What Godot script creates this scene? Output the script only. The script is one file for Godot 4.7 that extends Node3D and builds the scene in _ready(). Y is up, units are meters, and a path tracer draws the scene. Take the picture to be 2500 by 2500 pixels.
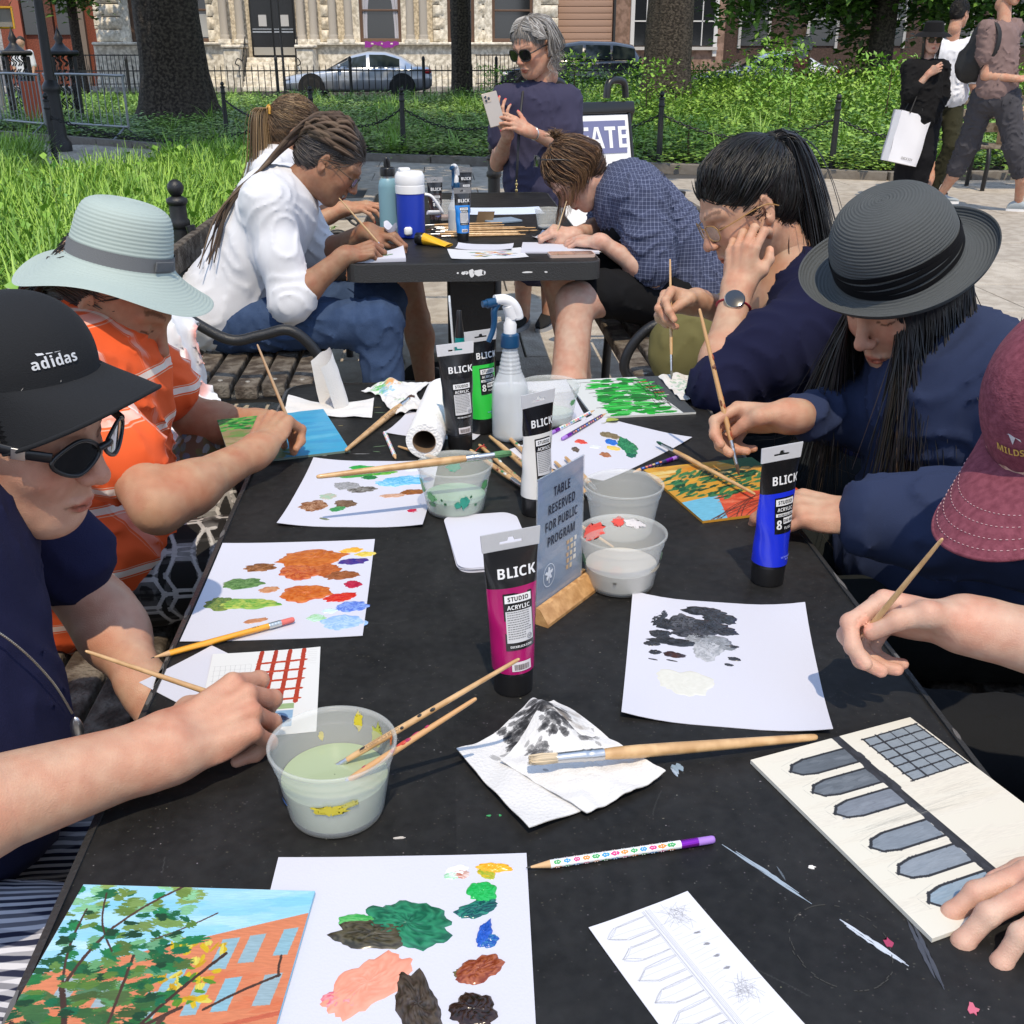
extends Node3D
var rng := RandomNumberGenerator.new()
func _ready():
	rng.seed = 7
	var cam := Camera3D.new(); cam.name = "camera"
	cam.position = Vector3(0, 1.39, 0); cam.rotation_degrees = Vector3(-23.0, -3.64, 0)
	cam.fov = 50.52; cam.near = 0.05; cam.far = 400.0; cam.current = true
	add_child(cam)
	var env := Environment.new()
	var sky := ProceduralSkyMaterial.new()
	sky.sky_top_color = Color(0.60, 0.69, 0.83); sky.sky_horizon_color = Color(0.91, 0.92, 0.93); sky.sky_curve = 0.12
	sky.ground_bottom_color = Color(0.3, 0.29, 0.27); sky.ground_horizon_color = Color(0.6, 0.62, 0.64); sky.sky_energy_multiplier = 1.4
	env.background_mode = Environment.BG_SKY; env.sky = Sky.new(); env.sky.sky_material = sky
	env.tonemap_mode = Environment.TONE_MAPPER_LINEAR; env.tonemap_exposure = 0.93
	env.sdfgi_enabled = true; env.ssao_enabled = true; env.ssil_enabled = true
	var we := WorldEnvironment.new(); we.name = "environment"; we.environment = env; add_child(we)
	var sun := DirectionalLight3D.new(); sun.name = "sun"
	sun.light_color = Color(1.0, 0.935, 0.83); sun.light_energy = 1.25; sun.light_angular_distance = 0.53; sun.shadow_enabled = true
	add_child(sun)
	sun.look_at_from_position(Vector3.ZERO, Vector3(-0.02, -1.0, -0.57), Vector3(1, 0, 0))
	make_materials()
	build_setting()
	build_street()
	build_far_things()
	build_tables()
	build_benches()
	build_table_things()
	build_far_table_things()
	build_people()
class MB:
	var V := PackedVector3Array()
	var U := PackedVector2Array()
	var C := PackedColorArray()
	var I := PackedInt32Array()
	var col := Color(1, 1, 1)
	var x := Transform3D()
	func v(p: Vector3, uv := Vector2.ZERO) -> int:
		V.append(x * p); U.append(uv); C.append(col)
		return V.size() - 1
	func tri(a: int, b: int, c: int):
		I.append(a); I.append(c); I.append(b)
	func quad(a: int, b: int, c: int, d: int):
		tri(a, b, c); tri(a, c, d)
	func face(a: Vector3, b: Vector3, c: Vector3, d: Vector3):
		var n := v(a, Vector2(0, 1)); v(b, Vector2(1, 1)); v(c, Vector2(1, 0)); v(d, Vector2(0, 0))
		quad(n, n + 1, n + 2, n + 3)
	func face2(a: Vector3, b: Vector3, c: Vector3, d: Vector3) -> MB:
		face(a, b, c, d)
		return self
	func box(c: Vector3, s: Vector3, bev := 0.0, b := Basis.IDENTITY) -> MB:
		var h := s * 0.5
		if bev <= 0.0:
			for k in 6:
				var n := Vector3.ZERO; n[k % 3] = 1.0 if k < 3 else -1.0
				var t := Vector3.ZERO; t[(k + 1) % 3] = 1.0
				var w := n.cross(t)
				var o := n * h
				face(c + b * (o - t * h - w * h), c + b * (o + t * h - w * h), c + b * (o + t * h + w * h), c + b * (o - t * h + w * h))
			return self
		var e := Vector3(minf(bev, h.x * .9), minf(bev, h.y * .9), minf(bev, h.z * .9))
		var id := {}
		for k in 6:
			var ax := k % 3
			var sg := 1.0 if k < 3 else -1.0
			for q in 4:
				var s1 := 1.0 if q in [1, 2] else -1.0
				var s2 := 1.0 if q in [2, 3] else -1.0
				var p := Vector3.ZERO
				p[ax] = h[ax] * sg
				p[(ax + 1) % 3] = (h[(ax + 1) % 3] - e[(ax + 1) % 3]) * s1
				p[(ax + 2) % 3] = (h[(ax + 2) % 3] - e[(ax + 2) % 3]) * s2 * sg
				var sv := Vector3i.ZERO
				sv[ax] = int(sg); sv[(ax + 1) % 3] = int(s1); sv[(ax + 2) % 3] = int(s2 * sg)
				id[[ax, sv]] = v(c + b * p, Vector2(s1 * .5 + .5, s2 * .5 + .5))
			var key := func(s1, s2):
				var sv := Vector3i.ZERO
				sv[ax] = int(sg); sv[(ax + 1) % 3] = s1; sv[(ax + 2) % 3] = s2 * int(sg)
				return id[[ax, sv]]
			quad(key.call(-1, -1), key.call(1, -1), key.call(1, 1), key.call(-1, 1))
		var nv := I.size()
		for ax in 3:
			for s1 in [-1, 1]:
				for s2 in [-1, 1]:
					var A := Vector3i.ZERO
					A[(ax + 1) % 3] = s1; A[(ax + 2) % 3] = s2
					var A0 := A; A0[ax] = -1
					var A1 := A; A1[ax] = 1
					var p0: int = id[[(ax + 1) % 3, A0]]
					var p1: int = id[[(ax + 1) % 3, A1]]
					var p2: int = id[[(ax + 2) % 3, A1]]
					var p3: int = id[[(ax + 2) % 3, A0]]
					if s1 * s2 > 0: quad(p0, p3, p2, p1)
					else: quad(p0, p1, p2, p3)
		for sx in [-1, 1]:
			for sy in [-1, 1]:
				for sz in [-1, 1]:
					var A := Vector3i(sx, sy, sz)
					if sx * sy * sz > 0: tri(id[[0, A]], id[[1, A]], id[[2, A]])
					else: tri(id[[0, A]], id[[2, A]], id[[1, A]])
		return self
	func lathe(runs: Array, seg := 32, xf := Transform3D(), f = null, a0 := 0.0, a1 := TAU) -> MB:
		for run in runs:
			var n0 := V.size()
			var m: int = run.size()
			for i in seg + 1:
				var t := lerpf(a0, a1, i / float(seg))
				for j in m:
					var q: Vector2 = run[j]
					var p := Vector3(cos(t) * q.x, q.y, -sin(t) * q.x)
					if f != null: p = f.call(t, p)
					v(xf * p, Vector2(i / float(seg), j / float(maxi(1, m - 1))))
			for i in seg:
				for j in m - 1:
					var a := n0 + i * m + j
					quad(a, a + m, a + m + 1, a + 1)
		return self
	func tube(path: Array, radii, seg := 8, caps := true, squash := 1.0, up0 := Vector3(0, 1, 0.01)) -> MB:
		var n0 := V.size()
		var n := path.size()
		var up := up0
		var L := 0.0
		for i in n:
			var p: Vector3 = path[i]
			var d: Vector3 = (path[mini(i + 1, n - 1)] - path[maxi(i - 1, 0)]).normalized()
			var s := d.cross(up)
			if s.length() < 1e-4: s = d.cross(Vector3(1, 0, 0.03))
			s = s.normalized()
			up = s.cross(d).normalized()
			var r: float = radii if not radii is Array else radii[mini(i, radii.size() - 1)]
			if i: L += p.distance_to(path[i - 1])
			for k in seg:
				var t := TAU * k / seg
				v(p + (s * cos(t) + up * sin(t) * squash) * r, Vector2(k / float(seg), L))
		for i in n - 1:
			for k in seg:
				var a := n0 + i * seg + k
				var b := n0 + i * seg + (k + 1) % seg
				quad(a, b, b + seg, a + seg)
		if caps:
			for e in [0, n - 1]:
				var c := v(path[e])
				var b0 := V.size()
				for k in seg: V.append(V[n0 + e * seg + k]); U.append(Vector2.ZERO); C.append(col)
				for k in seg:
					if e == 0: tri(c, b0 + (k + 1) % seg, b0 + k)
					else: tri(c, b0 + k, b0 + (k + 1) % seg)
		return self
	func grid(nu: int, nv: int, f: Callable, close_u := false) -> MB:
		var n0 := V.size()
		for j in nv + 1:
			for i in nu + 1:
				var uu := i / float(nu); var vv := j / float(nv)
				v(f.call(uu, vv), Vector2(uu, vv))
		for j in nv:
			for i in nu:
				var a := n0 + j * (nu + 1) + i
				quad(a, a + 1, a + nu + 2, a + nu + 1)
		return self
	func slab(poly: PackedVector2Array, y0: float, y1: float) -> MB:
		var ids := Geometry2D.triangulate_polygon(poly)
		var area := 0.0
		for i in poly.size(): area += poly[i].cross(poly[(i + 1) % poly.size()])
		for top in 2:
			var n := V.size()
			for p in poly: v(Vector3(p.x, y1 if top else y0, p.y), p)
			for k in range(0, ids.size(), 3):
				var a := n + ids[k]; var b := n + ids[k + 1]; var c := n + ids[k + 2]
				var up := (V[b] - V[a]).cross(V[c] - V[a]).dot(x.basis.y) > 0.0
				if up == (top == 1): tri(a, b, c)
				else: tri(a, c, b)
		for i in poly.size():
			var p := poly[i]; var q := poly[(i + 1) % poly.size()]
			if area > 0.0: face(Vector3(q.x, y0, q.y), Vector3(p.x, y0, p.y), Vector3(p.x, y1, p.y), Vector3(q.x, y1, q.y))
			else: face(Vector3(p.x, y0, p.y), Vector3(q.x, y0, q.y), Vector3(q.x, y1, q.y), Vector3(p.x, y1, p.y))
		return self
	func ball(c: Vector3, r: Vector3, seg := 12, rings := 8, b := Basis.IDENTITY) -> MB:
		var n0 := V.size()
		for j in rings + 1:
			var ph := PI * j / rings - PI / 2
			for i in seg + 1:
				var t := TAU * i / seg
				v(c + b * (Vector3(cos(t) * cos(ph), sin(ph), -sin(t) * cos(ph)) * r), Vector2(i / float(seg), j / float(rings)))
		for j in rings:
			for i in seg:
				var a := n0 + j * (seg + 1) + i
				quad(a, a + 1, a + seg + 2, a + seg + 1)
		return self
	func mesh() -> ArrayMesh:
		var N := PackedVector3Array(); N.resize(V.size())
		var key := {}
		for k in range(0, I.size(), 3):
			var a := I[k]; var b := I[k + 1]; var c := I[k + 2]
			var n := (V[c] - V[a]).cross(V[b] - V[a])
			N[a] += n; N[b] += n; N[c] += n
		for i in N.size():
			N[i] = N[i].normalized() if N[i].length_squared() > 1e-24 else Vector3.UP
		return arrays(V, N, U, C, I)
	static func arrays(v_, n_, u_, c_, i_) -> ArrayMesh:
		var a := []
		a.resize(Mesh.ARRAY_MAX)
		a[Mesh.ARRAY_VERTEX] = v_; a[Mesh.ARRAY_NORMAL] = n_; a[Mesh.ARRAY_INDEX] = i_
		if u_.size() == v_.size(): a[Mesh.ARRAY_TEX_UV] = u_
		if c_.size() == v_.size(): a[Mesh.ARRAY_COLOR] = c_
		var m := ArrayMesh.new()
		m.add_surface_from_arrays(Mesh.PRIMITIVE_TRIANGLES, a)
		return m
	func weld(eps := 1e-5):  # share vertices so that normals run smooth over seams
		var m := {}
		var map := PackedInt32Array()
		map.resize(V.size())
		for i in V.size():
			var k := Vector3i((V[i] / eps).round())
			if not m.has(k): m[k] = i
			map[i] = m[k]
		for i in I.size(): I[i] = map[I[i]]
		return self
class Field:
	var typ := PackedByteArray()
	var A := PackedVector3Array()
	var B := PackedVector3Array()
	var il := PackedFloat32Array()
	var ra := PackedFloat32Array()
	var dr := PackedFloat32Array()
	var kk := PackedFloat32Array()
	var bas: Array[Basis] = []
	var lo := Vector3.ONE * 1e9
	var hi := -Vector3.ONE * 1e9
	var cell := 0.01
	var wr := 0.0            # wrinkle height
	var wf := 9.0
	var wstretch := Vector3.ONE
	var noise: FastNoiseLite
	var d1 := Vector3(.55, .75, .35)
	var d2 := Vector3(-.7, .5, .5)
	var cut: Array[Plane] = []      # keep the side the plane looks away from
	var outV := PackedVector3Array()
	var outN := PackedVector3Array()
	var outI := PackedInt32Array()
	func _init(c := 0.01): cell = c
	func cap(a: Vector3, b: Vector3, r0: float, r1: float, k := 0.02, sub := false) -> Field:
		typ.append(2 if sub else 0); A.append(a); B.append(b - a); il.append(1.0 / maxf(1e-9, (b - a).length_squared()))
		ra.append(r0); dr.append(r1 - r0); kk.append(k); bas.append(Basis.IDENTITY)
		if not sub:
			var m := Vector3.ONE * (maxf(r0, r1) + .02)
			lo = lo.min(a.min(b) - m); hi = hi.max(a.max(b) + m)
		return self
	func chain(ps: Array, rs: Array, k := 0.02) -> Field:
		for i in ps.size() - 1: cap(ps[i], ps[i + 1], rs[i], rs[i + 1], k)
		return self
	func ell(c: Vector3, r: Vector3, k := 0.02, rot := Basis.IDENTITY, sub := false) -> Field:
		typ.append(3 if sub else 1); A.append(c); B.append(r); il.append(0); ra.append(minf(r.x, minf(r.y, r.z))); dr.append(0); kk.append(k)
		bas.append(Basis.from_scale(Vector3.ONE / r) * rot.transposed())
		if not sub:
			var m := maxf(r.x, maxf(r.y, r.z)) + .02
			lo = lo.min(c - Vector3.ONE * m); hi = hi.max(c + Vector3.ONE * m)
		return self
	func one(i: int, p: Vector3) -> float:
		if typ[i] & 1:
			var q := bas[i] * (p - A[i])
			var l := q.length()
			if l < 1e-6: return -ra[i]
			return l * (l - 1.0) / (bas[i].transposed() * q / l).length() / l if l > .3 else (l - 1.0) * ra[i]
		var w := p - A[i]
		var t := clampf(w.dot(B[i]) * il[i], 0.0, 1.0)
		return (w - B[i] * t).length() - ra[i] - dr[i] * t
	func ev(p: Vector3, idx: PackedInt32Array) -> float:
		var d := 1e3
		for i in idx:
			var k := kk[i]
			var ty := typ[i]
			var e: float
			if ty & 1: e = one(i, p)
			else:
				var w := p - A[i]
				var b := B[i]
				var t := clampf(w.dot(b) * il[i], 0.0, 1.0)
				e = (w - b * t).length() - ra[i] - dr[i] * t
				if ty == 0 and e > d + k: continue
			if ty >= 2:
				var h := maxf(k - absf(-e - d), 0.0) / k
				d = maxf(d, -e) + h * h * k * .25
			else:
				var h := maxf(k - absf(e - d), 0.0) / k
				d = minf(d, e) - h * h * k * .25
		if wr > 0.0:
			var q := p * wstretch
			var low := noise.get_noise_3dv(p * 5.0)
			var m := clampf(noise.get_noise_3dv(p * 4.0 + d2 * 9.0) * 2.2 + .5, 0.0, 1.0)
			var r1 := 1.0 - absf(sin(q.dot(d1) * wf + low * 5.0))
			var r2 := 1.0 - absf(sin(q.dot(d2) * wf * 1.25 - low * 6.0))
			d -= wr * (m * r1 * r1 * 1.5 + (1.0 - m) * r2 * r2 * 1.5 - .35)
		for c in cut: d = maxf(d, c.distance_to(p))
		return d
	func run():
		var all := PackedInt32Array(range(A.size()))
		const BS := 6
		var bsz := cell * BS
		var dim := Vector3i(((hi - lo) / bsz).ceil())
		var rad := bsz * .87
		var icell := .62 / cell
		var cells := {}
		var quads := PackedInt64Array()
		var W := (maxi(dim.x, maxi(dim.y, dim.z)) + 2) * BS
		var val := PackedFloat32Array(); val.resize((BS + 1) * (BS + 1) * (BS + 1))
		var S := BS + 1
		for bx in dim.x:
			for by in dim.y:
				for bz in dim.z:
					var o := lo + Vector3(bx, by, bz) * bsz
					var cc := o + Vector3.ONE * bsz * .5
					var dmin := 1e3
					var ds := PackedFloat32Array(); ds.resize(all.size())
					for i in all.size():
						ds[i] = one(i, cc)
						if typ[i] < 2: dmin = minf(dmin, ds[i])
					if dmin > rad + .03: continue
					var dd := ev(cc, all)
					if absf(dd) > rad + wr * 1.2 + .004: continue
					var idx := PackedInt32Array()
					for i in all.size():
						if ds[i] < dmin + 2.0 * rad + kk[i] and (typ[i] < 2 or ds[i] < rad * 1.2 + kk[i]): idx.append(i)
					var any_in := false
					var any_out := false
					var q := 0
					for i in S:
						for j in S:
							var k := 0
							while k < S:
								var d := ev(o + Vector3(i, j, k) * cell, idx)
								if d < 0.0: any_in = true
								else: any_out = true
								var hop := clampi(int(absf(d) * icell), 1, S - k)
								for h in hop: val[q + h] = d
								q += hop; k += hop
					if not (any_in and any_out): continue
					for i in BS:
						for j in BS:
							for k in BS:
								var c0 := (i * S + j) * S + k
								var v0 := val[c0]; var v1 := val[c0 + 1]; var v2 := val[c0 + S]; var v3 := val[c0 + S + 1]
								var v4 := val[c0 + S * S]; var v5 := val[c0 + S * S + 1]; var v6 := val[c0 + S * S + S]; var v7 := val[c0 + S * S + S + 1]
								var m := int(v0 < 0) + int(v1 < 0) + int(v2 < 0) + int(v3 < 0) + int(v4 < 0) + int(v5 < 0) + int(v6 < 0) + int(v7 < 0)
								if m == 0 or m == 8: continue
								var s := Vector3.ZERO
								var n := 0
								if (v0 < 0) != (v1 < 0): s += Vector3(0, 0, v0 / (v0 - v1)); n += 1
								if (v2 < 0) != (v3 < 0): s += Vector3(0, 1, v2 / (v2 - v3)); n += 1
								if (v4 < 0) != (v5 < 0): s += Vector3(1, 0, v4 / (v4 - v5)); n += 1
								if (v6 < 0) != (v7 < 0): s += Vector3(1, 1, v6 / (v6 - v7)); n += 1
								if (v0 < 0) != (v2 < 0): s += Vector3(0, v0 / (v0 - v2), 0); n += 1
								if (v1 < 0) != (v3 < 0): s += Vector3(0, v1 / (v1 - v3), 1); n += 1
								if (v4 < 0) != (v6 < 0): s += Vector3(1, v4 / (v4 - v6), 0); n += 1
								if (v5 < 0) != (v7 < 0): s += Vector3(1, v5 / (v5 - v7), 1); n += 1
								if (v0 < 0) != (v4 < 0): s += Vector3(v0 / (v0 - v4), 0, 0); n += 1
								if (v1 < 0) != (v5 < 0): s += Vector3(v1 / (v1 - v5), 0, 1); n += 1
								if (v2 < 0) != (v6 < 0): s += Vector3(v2 / (v2 - v6), 1, 0); n += 1
								if (v3 < 0) != (v7 < 0): s += Vector3(v3 / (v3 - v7), 1, 1); n += 1
								var gi := bx * BS + i + 1; var gj := by * BS + j + 1; var gk := bz * BS + k + 1
								var id := (gi * W + gj) * W + gk
								cells[id] = outV.size()
								outV.append(o + (Vector3(i, j, k) + s / n) * cell)
								var ins := v0 < 0
								if ins != (v4 < 0): quads.append(id * 8 + (1 if ins else 0))
								if ins != (v2 < 0): quads.append(id * 8 + 2 + (1 if ins else 0))
								if ins != (v1 < 0): quads.append(id * 8 + 4 + (1 if ins else 0))
		outN.resize(outV.size())
		var step := [[W, 1], [1, W * W], [W * W, W]]
		for e in quads:
			var id := e >> 3
			var ax := (e & 7) >> 1
			var s1: int = step[ax][0]; var s2: int = step[ax][1]
			var a: int = cells.get(id, -1); var b: int = cells.get(id - s1, -1); var c: int = cells.get(id - s1 - s2, -1); var d: int = cells.get(id - s2, -1)
			if a < 0 or b < 0 or c < 0 or d < 0: continue
			if e & 1: put(a, b, c, d)
			else: put(a, d, c, b)
		for i in outN.size(): outN[i] = outN[i].normalized()
	func put(a: int, b: int, c: int, d: int):
		var n := (outV[c] - outV[a]).cross(outV[d] - outV[b])
		outN[a] += n; outN[b] += n; outN[c] += n; outN[d] += n
		outI.append_array(PackedInt32Array([a, c, b, a, d, c]))
var jobs: Array[Field] = []
func run_jobs():
	if jobs.is_empty(): return
	var g := WorkerThreadPool.add_group_task(func(i): jobs[i].run(), jobs.size(), -1, true)
	WorkerThreadPool.wait_for_group_task_completion(g)
	jobs.clear()
func field(cell := 0.01, wr := 0.0, wf := 0.1, st := Vector3.ONE, sd := 1) -> Field:
	var f := Field.new(cell)
	f.wr = wr; f.wf = wf; f.wstretch = st
	if wr > 0.0:
		f.noise = FastNoiseLite.new(); f.noise.seed = sd; f.noise.frequency = 1.0; f.noise.noise_type = FastNoiseLite.TYPE_SIMPLEX_SMOOTH
		f.noise.fractal_octaves = 1
		f.wf = wf * 330.0
		f.d1 = Vector3(cos(sd), 1.0, sin(sd * 1.7)).normalized(); f.d2 = Vector3(sin(sd * 2.3), .35, cos(sd * 1.3)).normalized()
	jobs.append(f)
	return f
func fuse(fs: Array, tint = null, xf := Transform3D()) -> ArrayMesh:
	var V := PackedVector3Array(); var N := PackedVector3Array(); var C := PackedColorArray(); var I := PackedInt32Array()
	for f in fs:
		var n0 := V.size()
		var w: Transform3D = xf
		var g: Field = f[0] if f is Array else f
		if f is Array: w = xf * f[1]
		for i in g.outV.size():
			V.append(w * g.outV[i]); N.append((w.basis * g.outN[i]).normalized())
			if f is Array and f.size() > 2: C.append(f[2].call(g.outV[i]))
			elif tint != null: C.append(tint.call(V[V.size() - 1]))
			else: C.append(Color(1, 1, 1))
		for i in g.outI: I.append(i + n0)
	return MB.arrays(V, N, PackedVector2Array(), C, I)
var mats := {}
var texs := {}
func L(r: float, g: float, b: float, a := 1.0) -> Color:   # linear base colour -> sRGB
	return Color(r, g, b, a).linear_to_srgb()
func ntex(freq: float, kind := FastNoiseLite.TYPE_SIMPLEX, bump := 4.0, oct := 3) -> NoiseTexture2D:
	var key := ["n", freq, kind, bump, oct]
	if not texs.has(key):
		var t := NoiseTexture2D.new(); var n := FastNoiseLite.new()
		n.frequency = freq; n.noise_type = kind; n.fractal_octaves = oct; n.seed = 3
		t.width = 256; t.height = 256; t.seamless = true; t.as_normal_map = true; t.bump_strength = bump; t.noise = n
		texs[key] = t
	return texs[key]
func ctex(freq: float, c0: Color, c1: Color, oct := 4, kind := FastNoiseLite.TYPE_SIMPLEX, stretch := false) -> NoiseTexture2D:
	var key := ["c", freq, c0, c1, oct, kind]
	if not texs.has(key):
		var t := NoiseTexture2D.new(); var n := FastNoiseLite.new()
		n.frequency = freq; n.noise_type = kind; n.fractal_octaves = oct; n.seed = 5
		t.width = 256; t.height = 256; t.seamless = true; t.noise = n
		var g := Gradient.new(); g.set_color(0, c0); g.set_color(1, c1); g.set_offset(0, .25); g.set_offset(1, .75)
		t.color_ramp = g
		texs[key] = t
	return texs[key]
func M(r: float, g: float, b: float, rough := 0.8, o := {}) -> StandardMaterial3D:
	var key := [r, g, b, rough, o]
	if mats.has(key): return mats[key]
	var m := StandardMaterial3D.new()
	m.albedo_color = L(r, g, b, o.get("a", 1.0)); m.roughness = rough; m.metallic = o.get("metal", 0.0)
	m.metallic_specular = o.get("spec", 0.5)
	if o.has("a"): m.transparency = BaseMaterial3D.TRANSPARENCY_ALPHA
	if o.has("vc"): m.vertex_color_use_as_albedo = true
	if o.has("n"):
		m.normal_enabled = true; m.normal_texture = o.n; m.normal_scale = o.get("ns", 0.5)
	if o.has("t"): m.albedo_texture = o.t
	if o.has("tri"):
		m.uv1_triplanar = true; m.uv1_scale = Vector3.ONE * o.tri
		if not o.has("local"): m.uv1_world_triplanar = true
	elif o.has("uv"): m.uv1_scale = o.uv
	if o.has("sss"):
		m.subsurf_scatter_enabled = true; m.subsurf_scatter_strength = o.sss
	if o.has("clear"):
		m.clearcoat_enabled = true; m.clearcoat = o.clear; m.clearcoat_roughness = o.get("cr", .15)
	if o.has("back"):
		m.backlight_enabled = true; m.backlight = o.back
	if o.has("rim"):
		m.rim_enabled = true; m.rim = o.rim; m.rim_tint = .6
	if o.has("e"):
		m.emission_enabled = true; m.emission = o.e
	if o.has("nearest"): m.texture_filter = BaseMaterial3D.TEXTURE_FILTER_NEAREST
	m.cull_mode = BaseMaterial3D.CULL_DISABLED
	mats[key] = m
	return m
func cloth(r, g, b, o := {}) -> StandardMaterial3D:
	var d := {"n": ntex(.22, FastNoiseLite.TYPE_CELLULAR, 5.0, 2), "ns": .35, "tri": 14.0, "rim": .12, "spec": .25}
	d.merge(o, true)
	return M(r, g, b, .92, d)
var mt := {}
func make_materials():
	var skin_n := ntex(.09, FastNoiseLite.TYPE_CELLULAR, 3.0, 3)
	var skin := func(r, g, b): return M(r / .78, g / .78, b / .78, .5, {"vc": 1, "n": skin_n, "ns": .85, "tri": 26.0, "sss": .08, "spec": .38})
	mt.skin_light = skin.call(.50, .265, .175)
	mt.skin_pale = skin.call(.54, .315, .23)
	mt.skin_tan = skin.call(.42, .215, .125)
	mt.skin_asian = skin.call(.49, .27, .175)
	mt.skin_brown_l = skin.call(.29, .145, .085)
	mt.skin_brown = skin.call(.27, .135, .08)
	mt.black_paint = M(.012, .012, .013, .42, {"n": ntex(.06, 0, 3.0), "ns": .3, "tri": 3.0})
	mt.iron = M(.011, .011, .012, .45, {"n": ntex(.1, 0, 4.0), "ns": .4, "tri": 8.0})
	mt.paper = M(.55, .55, .61, .85, {"n": ntex(.12, 0, 2.0), "ns": .12, "tri": 9.0})
	mt.wood_handle = M(.63, .40, .19, .42, {"clear": .4, "t": ctex(.02, Color(.86, .82, .76), Color(1, 1, 1)), "tri": 6.0})
	mt.steel = M(.62, .61, .60, .32, {"metal": 1.0})
	mt.brass = M(.75, .55, .22, .3, {"metal": 1.0})
	mt.glass_dark = M(.008, .008, .009, .06, {"spec": .6, "clear": 1.0, "cr": .03})
	mt.black_plastic = M(.012, .012, .013, .3)
	mt.rubber = M(.015, .015, .015, .8)
	mt.white_plastic = M(.78, .78, .78, .35)
var used := {}
func numbered(n: String) -> String:
	used[n] = used.get(n, 0) + 1
	return n if used[n] == 1 else "%s_%03d" % [n, used[n] - 1]
func thing(called: String, label: String, category: String, at := Vector3.ZERO, group := "", turn := 0.0) -> Node3D:
	var o := Node3D.new(); o.name = numbered(called); add_child(o)
	o.position = at; o.rotation.y = turn
	tag(o, label, category, group)
	return o
func tag(o: Node, label: String, category: String, group := "", kind := "") -> Node:
	if label: o.set_meta("label", label)
	if category: o.set_meta("category", category)
	if group: o.set_meta("group", group)
	if kind: o.set_meta("kind", kind)
	return o
func part(called: String, mesh, m: Material, parent: Node, xf := Transform3D()) -> MeshInstance3D:
	var o := MeshInstance3D.new(); o.name = called
	o.mesh = mesh.mesh() if mesh is MB else mesh
	o.material_override = m; o.transform = xf
	parent.add_child(o, true)
	return o
func wpart(called: String, mesh, m: Material, parent: Node3D) -> MeshInstance3D:   # mesh given in world coordinates
	return part(called, mesh, m, parent, parent.transform.affine_inverse())
func solo(called: String, mesh, m: Material, label: String, category: String, xf := Transform3D(), group := "") -> MeshInstance3D:
	var o := part(numbered(called), mesh, m, self, xf)
	tag(o, label, category, group)
	return o
func struct(called: String, mesh, m: Material, label := "", kind := "structure") -> MeshInstance3D:
	var o := part(numbered(called), mesh, m, self)
	tag(o, label, "", "", kind)
	return o
func look(o: Vector3, fwd: Vector3, up := Vector3.UP) -> Transform3D:    # local +Z -> fwd, +Y -> about up
	var z := fwd.normalized()
	var x := up.cross(z).normalized()
	return Transform3D(Basis(x, z.cross(x), z), o)
func spline(ps: Array, n := 6) -> Array:
	var out := []
	for i in ps.size() - 1:
		var a = ps[maxi(i - 1, 0)]; var b = ps[i]; var c = ps[i + 1]; var d = ps[mini(i + 2, ps.size() - 1)]
		for k in n:
			var t := k / float(n)
			out.append(b.cubic_interpolate(c, a, d, t))
	out.append(ps[-1])
	return out
var fonts := {}
func text_mb(s: String, h: float, bold := true, serif := false) -> MB:    # flat lettering in local xy, cap height h, centred, facing +z
	var key := [bold, serif]
	if not fonts.has(key):
		var f := SystemFont.new(); f.font_names = PackedStringArray(["Droid Serif" if serif else "Droid Sans"]); f.font_weight = 700 if bold else 400
		fonts[key] = f
	var t := TextMesh.new(); t.text = s; t.font = fonts[key]; t.font_size = 32; t.depth = 0.0; t.curve_step = 2.0
	t.pixel_size = h / 32.0 / .72
	var a := t.get_mesh_arrays()
	var mb := MB.new()
	var vs: PackedVector3Array = a[Mesh.ARRAY_VERTEX]
	var ns: PackedVector3Array = a[Mesh.ARRAY_NORMAL]
	var ix: PackedInt32Array = a[Mesh.ARRAY_INDEX]
	for p in vs: mb.v(p)
	for k in range(0, ix.size(), 3):
		if ns[ix[k]].z > .5: mb.I.append_array([ix[k], ix[k + 1], ix[k + 2]])
	return mb
func warp(mb: MB, f: Callable) -> MB:
	for i in mb.V.size(): mb.V[i] = f.call(mb.V[i])
	return mb
const TY := 0.75
func rounded_rect(x0: float, z0: float, x1: float, z1: float, r: float, n := 6) -> PackedVector2Array:
	var out := PackedVector2Array()
	for q in 4:
		var c := Vector2(x1 - r if q in [0, 3] else x0 + r, z1 - r if q in [0, 1] else z0 + r)
		for k in n + 1:
			var t := PI / 2 * (q + k / float(n))
			out.append(c + Vector2(cos(t), sin(t)) * r)
	return out
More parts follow.
